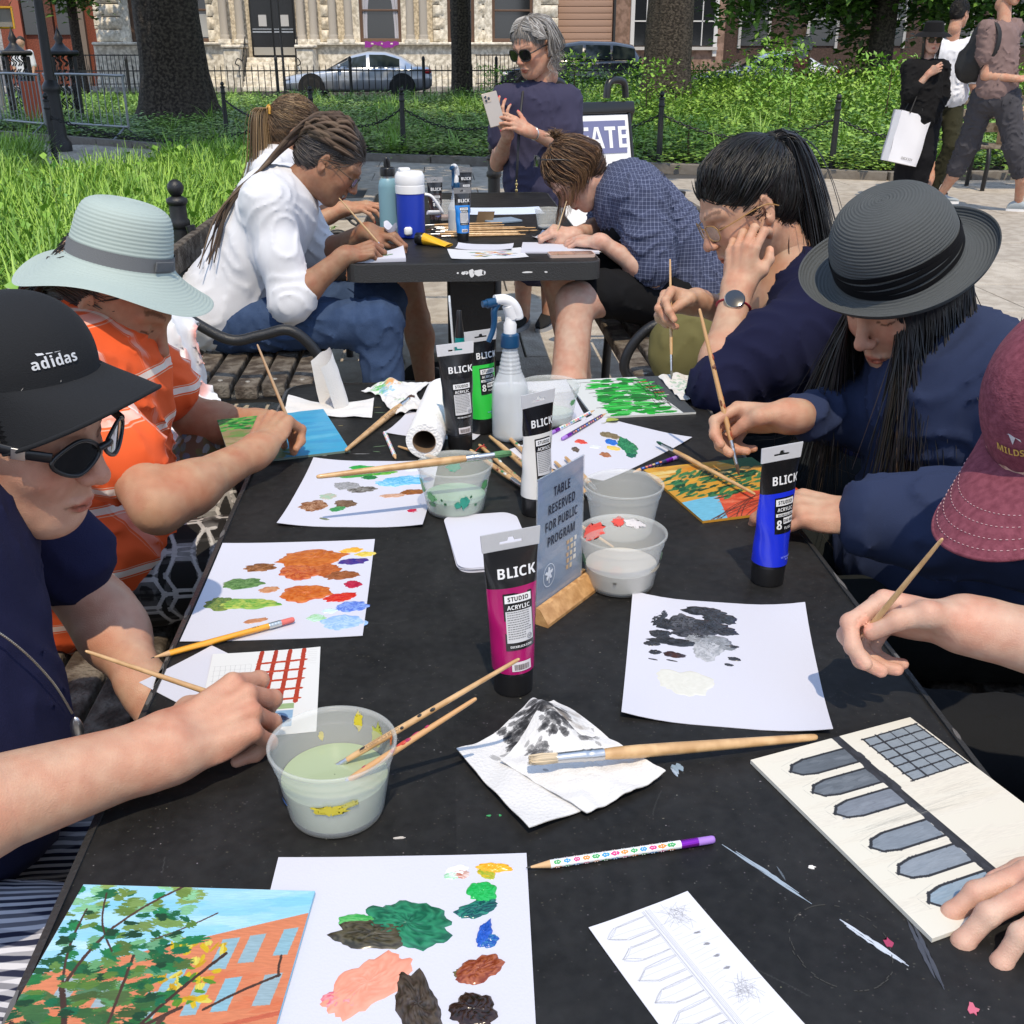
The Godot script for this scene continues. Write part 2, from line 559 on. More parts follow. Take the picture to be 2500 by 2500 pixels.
func table_texture() -> ImageTexture:
	var im := Image.create(1024, 1024, false, Image.FORMAT_RGB8)
	var n := FastNoiseLite.new(); n.seed = 11; n.frequency = .006; n.fractal_octaves = 4
	for y in 1024:
		for x in 1024:
			var k := .0145 + .006 * n.get_noise_2d(x, y) + .006 * maxf(0, n.get_noise_2d(x * 2 + 500, y * .7)) + .005 * n.get_noise_2d(x * 9, y * 9)
			im.set_pixel(x, y, L(k * 1.02, k, k * .98))
	var r := RandomNumberGenerator.new(); r.seed = 4
	for i in 5600:   # crumbs, dry paint and dust specks
		var p := Vector2i(r.randi() % 1022, r.randi() % 1022)
		var k := r.randf_range(.035, .10) if r.randf() < .96 else r.randf_range(.15, .45)
		var c := L(k, k * r.randf_range(.8, 1.0), k * r.randf_range(.6, 1.0))
		im.set_pixelv(p, c)
		if r.randf() < .12: im.set_pixel(p.x + 1, p.y, c)
	for i in 12:    # fine scratches
		var p := Vector2(r.randf() * 1024, r.randf() * 1024); var a := r.randf() * TAU; var bend := r.randf_range(-.02, .02)
		var c := L(.034, .034, .033)
		for k in r.randi_range(20, 150):
			im.set_pixel(posmod(int(p.x), 1024), posmod(int(p.y), 1024), c)
			p += Vector2(cos(a), sin(a)); a += bend
	return ImageTexture.create_from_image(im)
func build_tables():
	var tt := table_texture()
	var top_m := M(1, 1, 1, .5, {"t": tt, "tri": 1.0, "n": ntex(.05, 0, 3.0), "ns": .12, "spec": .34})
	var trim := M(.03, .03, .03, .45, {"n": ntex(.08, 0, 6.0), "ns": .25, "tri": 6.0})
	var bare := M(.16, .15, .14, .5, {"metal": .4})
	for k in 2:
		var z0: float = [-2.215, -5.52][k]; var z1: float = [-.27, -3.58][k]
		var x0: float = [-.328, -.315][k]; var x1 := x0 + .84
		var t := thing("park_table", ["long black park table strewn with paint palettes and magenta and blue paint tubes", "black park table carrying a blue bottle and a blue and white jug"][k], "table", Vector3((x0 + x1) / 2, 0, (z0 + z1) / 2), "black park tables in a row")
		wpart("table_top", MB.new().slab(rounded_rect(x0 + .006, z0 + .006, x1 - .006, z1 - .006, .05), TY - .04, TY), top_m, t)
		var outer := rounded_rect(x0, z0, x1, z1, .055); var inner := rounded_rect(x0 + .0075, z0 + .0075, x1 - .0075, z1 - .0075, .049)
		var e := MB.new()
		var n := outer.size()
		for i in n:
			var a := outer[i]; var b := outer[(i + 1) % n]; var c := inner[i]; var d := inner[(i + 1) % n]
			e.face(Vector3(b.x, TY - .056, b.y), Vector3(a.x, TY - .056, a.y), Vector3(a.x, TY + .0005, a.y), Vector3(b.x, TY + .0005, b.y))
			e.face(Vector3(b.x, TY + .0005, b.y), Vector3(a.x, TY + .0005, a.y), Vector3(c.x, TY + .003, c.y), Vector3(d.x, TY + .003, d.y))
			e.face(Vector3(d.x, TY + .003, d.y), Vector3(c.x, TY + .003, c.y), Vector3(c.x, TY - .01, c.y), Vector3(d.x, TY - .01, d.y))
		wpart("edge_strip", e, trim, t)
		var r := RandomNumberGenerator.new(); r.seed = 20 + k
		for i in 22:   # chipped paint along the strip
			var side := r.randi() % 2
			var zz := r.randf_range(z0 + .1, z1 - .05)
			var s := r.randf_range(.006, .03)
			var xx := x0 if side == 0 else x1
			var pts := PackedVector2Array()
			for q in 9:
				var a := TAU * q / 9
				pts.append(Vector2(xx + (1 - side * 2) * (.0035 + cos(a) * .0028 * r.randf_range(.5, 1.1)), zz + sin(a) * s * r.randf_range(.6, 1.1)))
			wpart("chip", MB.new().slab(pts, TY + .0018, TY + .0034), bare, t)
		if k == 1:
			for c in [[.115, .012, .016], [.14, .02, .012], [.155, .008, .01], [.1, .006, .006], [.07, .004, .004], [.3, .02, .003], [.09, .01, .006], [.36, .006, .003]]:
				var pts := PackedVector2Array()
				for q in 11:
					var a := TAU * q / 11
					pts.append(Vector2(c[0] - .02 + cos(a) * c[1] * r.randf_range(.6, 1.1), -sin(a) * c[2] * r.randf_range(.6, 1.1)))
				var mb := MB.new(); mb.x = Transform3D(Basis(Vector3.RIGHT, Vector3(0, 0, 1), Vector3(0, -1, 0)), Vector3(0, TY - .028, z1))
				wpart("paint_splash", mb.slab(pts, .0002, .001), M(.7, .7, .7, .6), t)
		var cx := (x0 + x1) / 2
		for s in 2:
			var pz := lerpf(z0, z1, [.2, .8][s])
			wpart("pedestal", MB.new().box(Vector3(cx, .36, pz), Vector3(.17, .66, .10), .008), mt.black_paint, t)
			wpart("foot_plate", MB.new().box(Vector3(cx, .015, pz), Vector3(.42, .03, .18), .006), mt.black_paint, t)
			wpart("support_arm", MB.new().box(Vector3(cx, TY - .063, pz), Vector3(.7, .04, .06), .004), mt.black_paint, t)
		if k == 0: table_marks(t)
func blob_poly(r: RandomNumberGenerator, rx: float, rz: float, n := 16, rag := .3) -> PackedVector2Array:
	var pts := PackedVector2Array()
	for q in n:
		var a := TAU * q / n
		var s := 1.0 + r.randf_range(-rag, rag)
		pts.append(Vector2(cos(a) * rx * s, sin(a) * rz * s))
	return pts
func table_marks(t: Node3D):
	var r := RandomNumberGenerator.new(); r.seed = 9
	var mark := func(cx, cz, ex, ez, w, m, nm := "paint_streak"):
		var a := Vector2(cx, cz); var b := Vector2(ex, ez)
		var d := (b - a); var nn := Vector2(-d.y, d.x).normalized()
		for s in 3:
			var pts := PackedVector2Array(); var back := []
			var off: float = r.randf_range(-.6, .6) * w
			var q0 := r.randf_range(0, .25); var q1 := r.randf_range(.75, 1)
			for i in 15:
				var q := lerpf(q0, q1, i / 14.0)
				var ww: float = w * .5 * pow(sin(PI * clampf(i / 14.0, .02, .98)), .7) * r.randf_range(.5, 1.1)
				pts.append(a + d * q + nn * (off + ww)); back.append(a + d * q + nn * (off - ww))
			back.reverse()
			for p in back: pts.append(p)
			if Geometry2D.triangulate_polygon(pts).size(): wpart(nm, MB.new().slab(pts, TY - .001, TY + .0003 + .0001 * s), m, t)
	var pale := M(.30, .36, .42, .5)
	mark.call(.232, -.751, .29, -.672, .003, pale)
	mark.call(.301, -.657, .345, -.597, .0035, M(.5, .54, .6, .5))
	mark.call(.272, -.72, .275, -.70, .0015, M(.1, .12, .14, .6))
	mark.call(.215, -.868, .219, -.853, .008, M(.25, .33, .40, .6))
	mark.call(.21, -.862, .214, -.846, .004, M(.35, .42, .5, .6))
	mark.call(.36, -.66, .356, -.58, .004, M(.05, .055, .07, .6))
	for c in [[.301, -.715, .003, .002, .75, .72, .68], [.335, -.627, .0035, .005, .35, .04, .10], [.371, -.561, .0035, .005, .55, .12, .18], [-.26, -.945, .004, .002, .6, .6, .6], [-.255, -.958, .003, .0015, .4, .4, .4], [.03, -.80, .002, .0012, .05, .3, .1], [.04, -.80, .0016, .001, .05, .3, .1], [-.08, -1.93, .008, .004, .5, .5, .48], [-.05, -.775, .005, .0012, .5, .45, .4]]:
		var mb := MB.new(); mb.x = Transform3D(Basis(), Vector3(c[0], 0, c[1]))
		wpart("paint_fleck", mb.slab(blob_poly(r, c[2], c[3], 12, .4), TY - .001, TY + .0006), M(c[4], c[5], c[6], .5), t)
	for i in 14:    # dried green and ochre rubs where brushes were wiped
		var p := Vector2(r.randf_range(-.24, -.12), r.randf_range(-2.05, -1.75))
		mark.call(p.x, p.y, p.x + r.randf_range(.005, .03), p.y + r.randf_range(-.006, .006), .0016, [M(.10, .16, .09, .7), M(.2, .17, .08, .7), M(.2, .2, .2, .7)][i % 3], "paint_rub")
	var ring := MB.new()
	for k in 60:   # faint cup ring
		if r.randf() < .4: continue
		var a := TAU * k / 60
		var p := Vector3(.296 + cos(a) * .038 + r.randf_range(-.001, .001), TY + .0002, -.627 + sin(a) * .044)
		ring.box(p, Vector3(.004, .0005, .0007), 0, Basis(Vector3.UP, -a + PI / 2))
	wpart("cup_ring", ring, M(.035, .034, .03, .7), t)
func paint_blob(parent: Node3D, c: Vector2, rx: float, rz: float, ang: float, c0: Color, c1: Color, seed_: int, hgt := .0022, y := .0, wet := true):
	var n := FastNoiseLite.new(); n.seed = seed_; n.frequency = 1.0; n.fractal_octaves = 3
	var R := 12; var S := 44
	var mb := MB.new()
	var cs := cos(ang); var sn := sin(ang)
	for j in R + 1:
		for i in S:
			var t := TAU * i / S
			var f := j / float(R)
			var edge := 1.10 + .34 * n.get_noise_2d(cos(t) * 1.1 + 7, sin(t) * 1.1) + .13 * n.get_noise_2d(cos(t) * 3.4, sin(t) * 3.4 + 3)
			var lx := cos(t) * rx * f * edge; var lz := sin(t) * rz * f * edge
			var st := n.get_noise_2d(lx * 90 + 50, lz * 900)
			var st2 := n.get_noise_2d(lx * 250, lz * 250 + 90)
			var h := hgt * (pow(1.0 - pow(f, 5.0), .6)) * (.6 + .26 * st + .16 * st2)
			mb.col = c0.lerp(c1, clampf(.45 + 1.8 * st + .9 * n.get_noise_2d(lx * 60 + 9, lz * 60), 0, 1))
			mb.v(Vector3(c.x + lx * cs - lz * sn, y + maxf(h, .0005) if j < R else y - .0001, c.y + lx * sn + lz * cs), Vector2(f, t))
	for j in R:
		for i in S:
			var a := j * S + i; var b := j * S + (i + 1) % S
			mb.quad(b, a, a + S, b + S)
	return part("paint_dab", mb, M(1, 1, 1, .22 if wet else .5, {"vc": 1, "spec": .5}), parent)
func sheet(called: String, label: String, cat: String, c: Vector2, size: Vector2, yaw: float, m: Material, y := 0.0, th := .0006, curl := .0, group := "") -> Node3D:
	var t := thing(called, label, cat, Vector3(c.x, TY + y, c.y), group, deg_to_rad(yaw))
	var mb := MB.new()
	var f := func(u: float, v: float, up: float) -> Vector3:
		var q := pow(maxf(0, absf(u - .5) * 2 - .3), 2) * pow(maxf(0, absf(v - .5) * 2 - .2), 2)
		var bend := curl * q * 3.0
		return Vector3((u - .5) * size.x, bend + up, (v - .5) * size.y)
	mb.grid(12, 12, func(u, v): return f.call(u, 1 - v, th))
	for i in mb.U.size(): mb.U[i].y = 1 - mb.U[i].y
	mb.grid(12, 12, func(u, v): return f.call(u, v, 0.0002))
	for e in 4:
		for k in 12:
			var a := k / 12.0; var b := (k + 1) / 12.0
			var P := func(s): return [[s, 0.0], [1.0, s], [1 - s, 1.0], [0.0, 1 - s]][e]
			var pa: Array = P.call(a); var pb: Array = P.call(b)
			mb.face(f.call(pb[0], pb[1], .0002), f.call(pa[0], pa[1], .0002), f.call(pa[0], pa[1], th), f.call(pb[0], pb[1], th))
			for q in 4: mb.U[mb.U.size() - 1 - q] = Vector2(.002, .002)
	part("sheet" if th < .002 else "panel", mb, m, t)
	return t
class Pic:
	var im: Image
	var w := 0
	var h := 0
	var n := FastNoiseLite.new()
	var r := RandomNumberGenerator.new()
	func _init(w_: int, h_: int, bg: Color, sd := 1):
		w = w_; h = h_; im = Image.create(w, h, false, Image.FORMAT_RGB8); im.fill(bg); n.seed = sd; n.frequency = .05; r.seed = sd
	func dab(x: float, y: float, a: float, b: float, ang: float, c: Color, dry := .25, alpha := 1.0):
		var R := int(maxf(a, b) * 1.3) + 1
		var cs := cos(ang); var sn := sin(ang)
		for j in range(maxi(0, int(y) - R), mini(h, int(y) + R + 1)):
			for i in range(maxi(0, int(x) - R), mini(w, int(x) + R + 1)):
				var dx := i - x; var dy := j - y
				var u := (dx * cs + dy * sn) / a; var v := (dy * cs - dx * sn) / b
				var e := u * u + v * v
				if e > 1.5: continue
				e += dry * 1.6 * n.get_noise_2d((dx * cs + dy * sn) * .7 + x * 3, (dy * cs - dx * sn) * 4.0 + y)
				if e < 1.0:
					var k := 1.0 + .12 * n.get_noise_2d((dx * cs + dy * sn) * .5 + 90 + x, (dy * cs - dx * sn) * 6.0)
					var o := Color(c.r * k, c.g * k, c.b * k)
					im.set_pixel(i, j, im.get_pixel(i, j).lerp(o, alpha))
	func line(p: Vector2, q: Vector2, wd: float, c: Color, dry := .3, bend := 0.0, alpha := 1.0):
		var L_ := p.distance_to(q)
		var m := int(maxf(2, L_ / maxf(1.0, wd * .7)))
		var nn := (q - p).orthogonal().normalized()
		for i in m + 1:
			var t := i / float(m)
			var c2 := p.lerp(q, t) + nn * bend * sin(PI * t) * L_
			dab(c2.x, c2.y, wd * .9, wd * .5, (q - p).angle(), c, dry, alpha)
	func thin(p: Vector2, q: Vector2, c: Color, alpha := .6, jit := 1.0):
		var L_ := p.distance_to(q)
		var m := int(L_) + 1
		var o := Vector2(r.randf_range(-jit, jit), r.randf_range(-jit, jit)); var b := r.randf_range(-jit, jit)
		for i in m:
			var t := i / float(m)
			var c2 := p.lerp(q, t) + o + (q - p).orthogonal().normalized() * b * sin(t * 3.1)
			var x := int(c2.x); var y := int(c2.y)
			if x >= 0 and y >= 0 and x < w and y < h: im.set_pixel(x, y, im.get_pixel(x, y).lerp(c, alpha * r.randf_range(.5, 1.0)))
	func quad(ps: Array, c: Color):
		var pl := PackedVector2Array(ps)
		var lo := Vector2(1e9, 1e9); var hi := -lo
		for p in pl: lo = lo.min(p); hi = hi.max(p)
		for j in range(maxi(0, int(lo.y)), mini(h, int(hi.y) + 1)):
			for i in range(maxi(0, int(lo.x)), mini(w, int(hi.x) + 1)):
				if Geometry2D.is_point_in_polygon(Vector2(i, j), pl):
					var k := 1.0 + .10 * n.get_noise_2d(i * .6, j * 5.0)
					im.set_pixel(i, j, Color(c.r * k, c.g * k, c.b * k))
	func mat(rough := .55) -> StandardMaterial3D:
		var m := StandardMaterial3D.new(); m.albedo_texture = ImageTexture.create_from_image(im); m.roughness = rough; m.albedo_color = Color(.88, .88, .88)
		m.cull_mode = BaseMaterial3D.CULL_DISABLED
		return m
func pic_tree() -> Pic:
	var P := Pic.new(420, 540, Color(.62, .84, .95), 3); var r := P.r
	for i in 60: P.dab(r.randf() * 420, r.randf() * 150, 60, 12, -.1, Color(.5, .8, .93).lerp(Color(.8, .93, .97), r.randf()), .3, .5)
	P.quad([Vector2(120, 165), Vector2(420, 52), Vector2(420, 540), Vector2(0, 540), Vector2(0, 205)], Color(.87, .53, .37))
	for i in 90: P.dab(r.randf() * 420, r.randf_range(180, 540), 46, 8, r.randf_range(-.4, .1), Color(.88, .55, .40).lerp(Color(.85, .44, .28), r.randf()), .5, .5)
	P.line(Vector2(310, 300), Vector2(420, 262), 9, Color(.80, .40, .28), .6)
	for q in [[215, 168, 34, 62], [282, 118, 34, 66], [326, 108, 32, 60], [380, 92, 30, 58], [265, 215, 30, 60], [310, 200, 32, 66], [372, 190, 34, 62], [195, 232, 34, 70], [180, 320, 36, 66], [110, 300, 36, 60], [55, 320, 34, 60], [300, 350, 34, 60], [360, 300, 30, 70], [50, 210, 34, 50], [120, 215, 36, 50], [250, 330, 34, 60], [120, 410, 40, 60], [220, 420, 40, 70], [320, 440, 40, 60]]:
		var o := Vector2(q[0], q[1])
		P.quad([o + Vector2(6, 0), o + Vector2(q[2], -6), o + Vector2(q[2] - 6, q[3] - 4), o + Vector2(0, q[3])], Color(.55, .74, .80).lerp(Color(.64, .70, .72), r.randf()))
	for i in 60: P.dab(r.randf_range(200, 300), r.randf_range(120, 250), r.randf_range(5, 13), r.randf_range(3, 7), r.randf() * 3, [Color(.85, .72, .10), Color(.80, .62, .08), Color(.88, .82, .35), Color(.35, .55, .15)][i % 4], .6)
	for i in 260:
		var p := Vector2(r.randf_range(-10, 250), r.randf_range(0, 470))
		if p.y < 110 and p.x > 210: continue
		var k := p.y / 480.0
		var c: Color = [Color(.58, .82, .62), Color(.55, .66, .35), Color(.12, .55, .33), Color(.10, .42, .25), Color(.45, .56, .25)][r.randi() % 5].lerp([Color(.07, .28, .16), Color(.12, .22, .12), Color(.16, .38, .14)][r.randi() % 3], clampf(k * 1.1, 0, 1))
		P.dab(p.x, p.y, r.randf_range(8, 24), r.randf_range(5, 12), r.randf_range(-.5, .5), c, .9)
	for i in 70: P.dab(r.randf_range(230, 400), r.randf_range(330, 540), r.randf_range(8, 20), r.randf_range(4, 9), r.randf_range(-.6, .6), [Color(.08, .25, .13), Color(.15, .42, .18), Color(.36, .58, .28), Color(.62, .80, .55)][i % 4], .8)
	var br := Color(.26, .17, .13)
	for s in [[20, 540, 190, 330, 13], [190, 330, 300, 150, 6], [120, 420, 60, 230, 9], [60, 230, 92, 100, 6], [92, 100, 180, 0, 5], [60, 230, 30, 60, 4], [150, 360, 260, 260, 7], [160, 300, 150, 160, 5], [240, 300, 350, 420, 9], [300, 260, 400, 190, 5], [400, 190, 395, 150, 4], [200, 480, 240, 280, 8], [40, 470, 10, 300, 8], [110, 150, 50, 20, 3], [175, 120, 260, 60, 3], [250, 480, 180, 540, 7], [330, 420, 345, 300, 7], [345, 420, 330, 540, 9], [70, 540, 60, 400, 12]]:
		P.line(Vector2(s[0], s[1]), Vector2(s[2], s[3]), s[4], br.lerp(Color(.38, .28, .22), r.randf() * .6), .5, r.randf_range(-.08, .08))
	for i in 90: P.dab(r.randf_range(0, 230), r.randf_range(60, 480), r.randf_range(6, 15), r.randf_range(4, 9), r.randf_range(-.5, .5), [Color(.08, .42, .27), Color(.08, .26, .15), Color(.35, .50, .20)][i % 3], .9)
	return P
func pic_windows() -> Pic:
	var P := Pic.new(400, 512, Color(.93, .91, .85), 5); var r := P.r
	for i in 60: P.dab(r.randf() * 400, r.randf() * 512, 90, 10, .05, Color(.93, .905, .85).lerp(Color(.91, .88, .81), r.randf()), .3, .4)
	var dk := Color(.17, .18, .20)
	for i in 6:
		var y: float = [62, 132, 200, 300, 372, 446][i]
		var gy: Color = [Color(.38, .41, .44), Color(.40, .43, .46), Color(.50, .53, .57), Color(.52, .56, .60), Color(.56, .60, .64), Color(.58, .66, .72)][i]
		var w2 := 24.0
		P.quad([Vector2(52, y), Vector2(66, y - w2 + 6), Vector2(96, y - w2), Vector2(196, y - w2), Vector2(196, y + w2), Vector2(96, y + w2), Vector2(66, y + w2 - 6)], gy)
		for s in 26: P.dab(r.randf_range(70, 185), y + r.randf_range(-16, 16), 16, 4, r.randf_range(-.2, .2), gy.lerp(Color(.7, .73, .76), r.randf() * .35), .7, .6)
		var pts := [Vector2(196, y - w2), Vector2(96, y - w2), Vector2(66, y - w2 + 7), Vector2(51, y), Vector2(66, y + w2 - 7), Vector2(96, y + w2), Vector2(196, y + w2)]
		for k in 6: P.line(pts[k], pts[k + 1], 5.5, dk, .35)
		P.thin(Vector2(44, y + 14), Vector2(40, y - 14), Color(.6, .6, .58), .5); P.thin(Vector2(44, y - 20), Vector2(90, y - w2 - 8), Color(.6, .6, .58), .5)
	P.quad([Vector2(196, 0), Vector2(215, 0), Vector2(217, 512), Vector2(198, 512)], dk)
	for k in 60: P.dab(r.randf_range(197, 215), k * 8.7, 14, 5, 1.57, dk.lerp(Color(.3, .31, .34), r.randf() * .5), .5)
	P.quad([Vector2(252, 28), Vector2(392, 22), Vector2(394, 172), Vector2(254, 176)], Color(.57, .61, .64))
	for i in 50: P.dab(r.randf_range(262, 385), r.randf_range(34, 168), 14, 8, r.randf() * 3, Color(.60, .64, .67).lerp(Color(.52, .56, .60), r.randf()), .5, .5)
	for k in 7:
		var y := 26 + k * 24.5
		P.line(Vector2(252, y + 2), Vector2(394, y - 3 + r.randf_range(-2, 2)), 4.2, dk, .5)
	for k in 5: P.line(Vector2(253 + k * 35, 28 - k), Vector2(255 + k * 35, 174 - k), [4.5, 5.0, 3.0, 3.0, 3.5][k], dk, .7)
	for k in 16: P.thin(Vector2(r.randf_range(40, 120), r.randf_range(250, 270)), Vector2(r.randf_range(190, 330), r.randf_range(240, 265)), Color(.65, .64, .60), .35)
	for k in 12: P.thin(Vector2(250 + r.randf() * 60, 215 + k * 3), Vector2(300 + r.randf() * 90, 212 + k * 4), Color(.72, .7, .66), .4)
	return P
func pic_simple(kind: String) -> Pic:
	var P: Pic
	var r: RandomNumberGenerator
	match kind:
		"grid":
			P = Pic.new(260, 370, Color(.93, .93, .92), 8); r = P.r
			var rd := Color(.72, .22, .10)
			for k in 4: P.line(Vector2(118 + k * 34, 8), Vector2(104 + k * 35, 236), 11, rd.lerp(Color(.62, .16, .08), r.randf() * .5), .3)
			for k in 5: P.line(Vector2(116 - k * 2, 60 + k * 42), Vector2(222 - k * 2, 54 + k * 43), 9, rd.lerp(Color(.80, .32, .16), r.randf() * .5), .3)
			P.quad([Vector2(120, 244), Vector2(206, 246), Vector2(206, 268), Vector2(118, 266)], Color(.62, .72, .52)); P.quad([Vector2(116, 272), Vector2(206, 274), Vector2(204, 340), Vector2(112, 336)], Color(.58, .72, .84))
			for k in 8: P.thin(Vector2(12 + k * 12, 60), Vector2(14 + k * 12, 150), Color(.5, .5, .5), .4)
			for k in 5: P.thin(Vector2(8, 60 + k * 22), Vector2(98, 58 + k * 22), Color(.5, .5, .5), .4)
			for k in 8: P.thin(Vector2(226 + r.randf() * 12, 10 + k * 9), Vector2(252, 12 + k * 9), Color(.5, .5, .5), .4)
		"sky":
			P = Pic.new(300, 380, Color(.25, .66, .83), 9); r = P.r
			for i in 90: P.dab(r.randf() * 300, r.randf() * 380, 50, 12, r.randf_range(-.2, .2), Color(.16, .55, .78).lerp(Color(.42, .76, .88), r.randf()), .3, .5)
			P.quad([Vector2(0, 0), Vector2(120, 0), Vector2(130, 380), Vector2(0, 380)], Color(.62, .55, .40))
			for i in 80: P.dab(r.randf() * 120, r.randf_range(0, 110), 14, 7, r.randf_range(-.5, .5), [Color(.10, .45, .15), Color(.20, .62, .22), Color(.45, .72, .30)][i % 3], .7)
			for i in 60: P.dab(r.randf() * 125, r.randf_range(120, 380), 22, 9, r.randf_range(-.3, .3), [Color(.70, .63, .48), Color(.52, .55, .30), Color(.42, .58, .28)][i % 3], .6, .7)
			for i in 30: P.dab(r.randf_range(100, 150), r.randf_range(230, 370), 16, 8, r.randf(), Color(.35, .55, .40), .6)
		"trees":
			P = Pic.new(300, 390, Color(.90, .91, .90), 10); r = P.r
			P.quad([Vector2(225, 0), Vector2(300, 0), Vector2(300, 390), Vector2(262, 390)], Color(.30, .32, .34))
			for i in 130: P.dab(r.randf_range(60, 250), r.randf_range(20, 380), r.randf_range(12, 32), r.randf_range(9, 18), r.randf_range(-.35, .35), [Color(.08, .62, .18), Color(.12, .75, .22), Color(.10, .50, .18), Color(.30, .80, .35)][i % 4], .3)
			for k in 9: P.line(Vector2(20 + r.randf() * 40, 40 + k * 38), Vector2(250, 20 + k * 40 + r.randf_range(-20, 20)), 4, Color(.20, .14, .10), .5, .03)
			for k in 7: P.line(Vector2(215 + k * 5, 30 + k * 30), Vector2(235 + k * 5, 26 + k * 30), 9, Color(.75, .22, .15) if k % 2 else Color(.8, .8, .76), .4)
			for k in 26: P.line(Vector2(190 + r.randf() * 60, 20 + r.randf() * 340), Vector2(210 + r.randf() * 60, 20 + r.randf() * 340), 1.5, Color(.12, .10, .10), .4)
		"sunset":
			P = Pic.new(300, 320, Color(.85, .62, .22), 12); r = P.r
			for i in 70: P.dab(r.randf() * 300, r.randf() * 110, 36, 8, -.1, [Color(.90, .68, .22), Color(.85, .55, .15), Color(.93, .85, .60), Color(.80, .60, .30)][i % 4], .5, .7)
			P.quad([Vector2(0, 215), Vector2(110, 195), Vector2(80, 320), Vector2(0, 320)], Color(.45, .75, .86))
			P.quad([Vector2(100, 196), Vector2(300, 200), Vector2(300, 320), Vector2(60, 320)], Color(.84, .32, .20))
			for i in 60: P.dab(r.randf_range(90, 300), r.randf_range(210, 318), 26, 6, .1, [Color(.86, .36, .24), Color(.75, .24, .15), Color(.92, .50, .36)][i % 3], .5, .6)
			for i in 150: P.dab(r.randf_range(20, 300) , r.randf_range(60, 215) - 30.0 * r.randf(), r.randf_range(10, 26), r.randf_range(3, 6), r.randf_range(-.9, -.1), [Color(.10, .36, .24), Color(.06, .28, .18), Color(.15, .45, .28), Color(.25, .50, .30)][i % 4], .7)
			for k in 9: P.line(Vector2(20 + r.randf() * 90, 318), Vector2(150 + r.randf() * 140, 215 + r.randf() * 30), 2, Color(.35, .18, .15), .4, .05)
			P.quad([Vector2(200, 0), Vector2(300, 0), Vector2(300, 60), Vector2(240, 50)], Color(.12, .40, .26))
		"sketch":
			P = Pic.new(300, 480, Color(.93, .93, .95), 14); r = P.r
			var g := Color(.35, .35, .37)
			for k in 9: P.thin(Vector2(150 + k * 3, 10), Vector2(148 + k * 3.4, 470), g, .45, 2)
			for k in 6:
				var y := 50 + k * 72
				for s in 4:
					P.thin(Vector2(150, y - 24), Vector2(60, y - 20), g, .5, 3); P.thin(Vector2(60, y - 20), Vector2(26, y + 6), g, .5, 3); P.thin(Vector2(26, y + 6), Vector2(70, y + 26), g, .5, 3); P.thin(Vector2(70, y + 26), Vector2(150, y + 24), g, .5, 3)
				P.thin(Vector2(30, y), Vector2(150, y + r.randf_range(-8, 8)), g, .3, 3)
			for b in [[230, 60], [60, 400], [240, 330], [90, 450]]:
				for k in 70:
					var a := r.randf() * TAU; var l := r.randf_range(10, 40)
					var c := Vector2(b[0], b[1]) + Vector2(r.randf_range(-24, 24), r.randf_range(-24, 24))
					P.thin(c, c + Vector2(cos(a), sin(a)) * l, g, .45, 1)
			for k in 26: P.thin(Vector2(185, 30 + k * 17), Vector2(200 + r.randf() * 90, 26 + k * 17 + r.randf_range(-6, 6)), g, .25, 2)
			for k in 4: P.dab(240, 130 + k * 42, 9, 4, .2, g, .8, .6)
		_:
			P = Pic.new(300, 200, Color(.92, .92, .93), 15); r = P.r
			for k in 46: P.dab(r.randf_range(90, 250), r.randf_range(50, 160), r.randf_range(8, 24), r.randf_range(3, 7), r.randf_range(-.4, .4), [Color(.85, .55, .15), Color(.80, .25, .18), Color(.10, .45, .22), Color(.45, .62, .85), Color(.25, .20, .18), Color(.90, .80, .35)][k % 6], .7, .85)
	return P
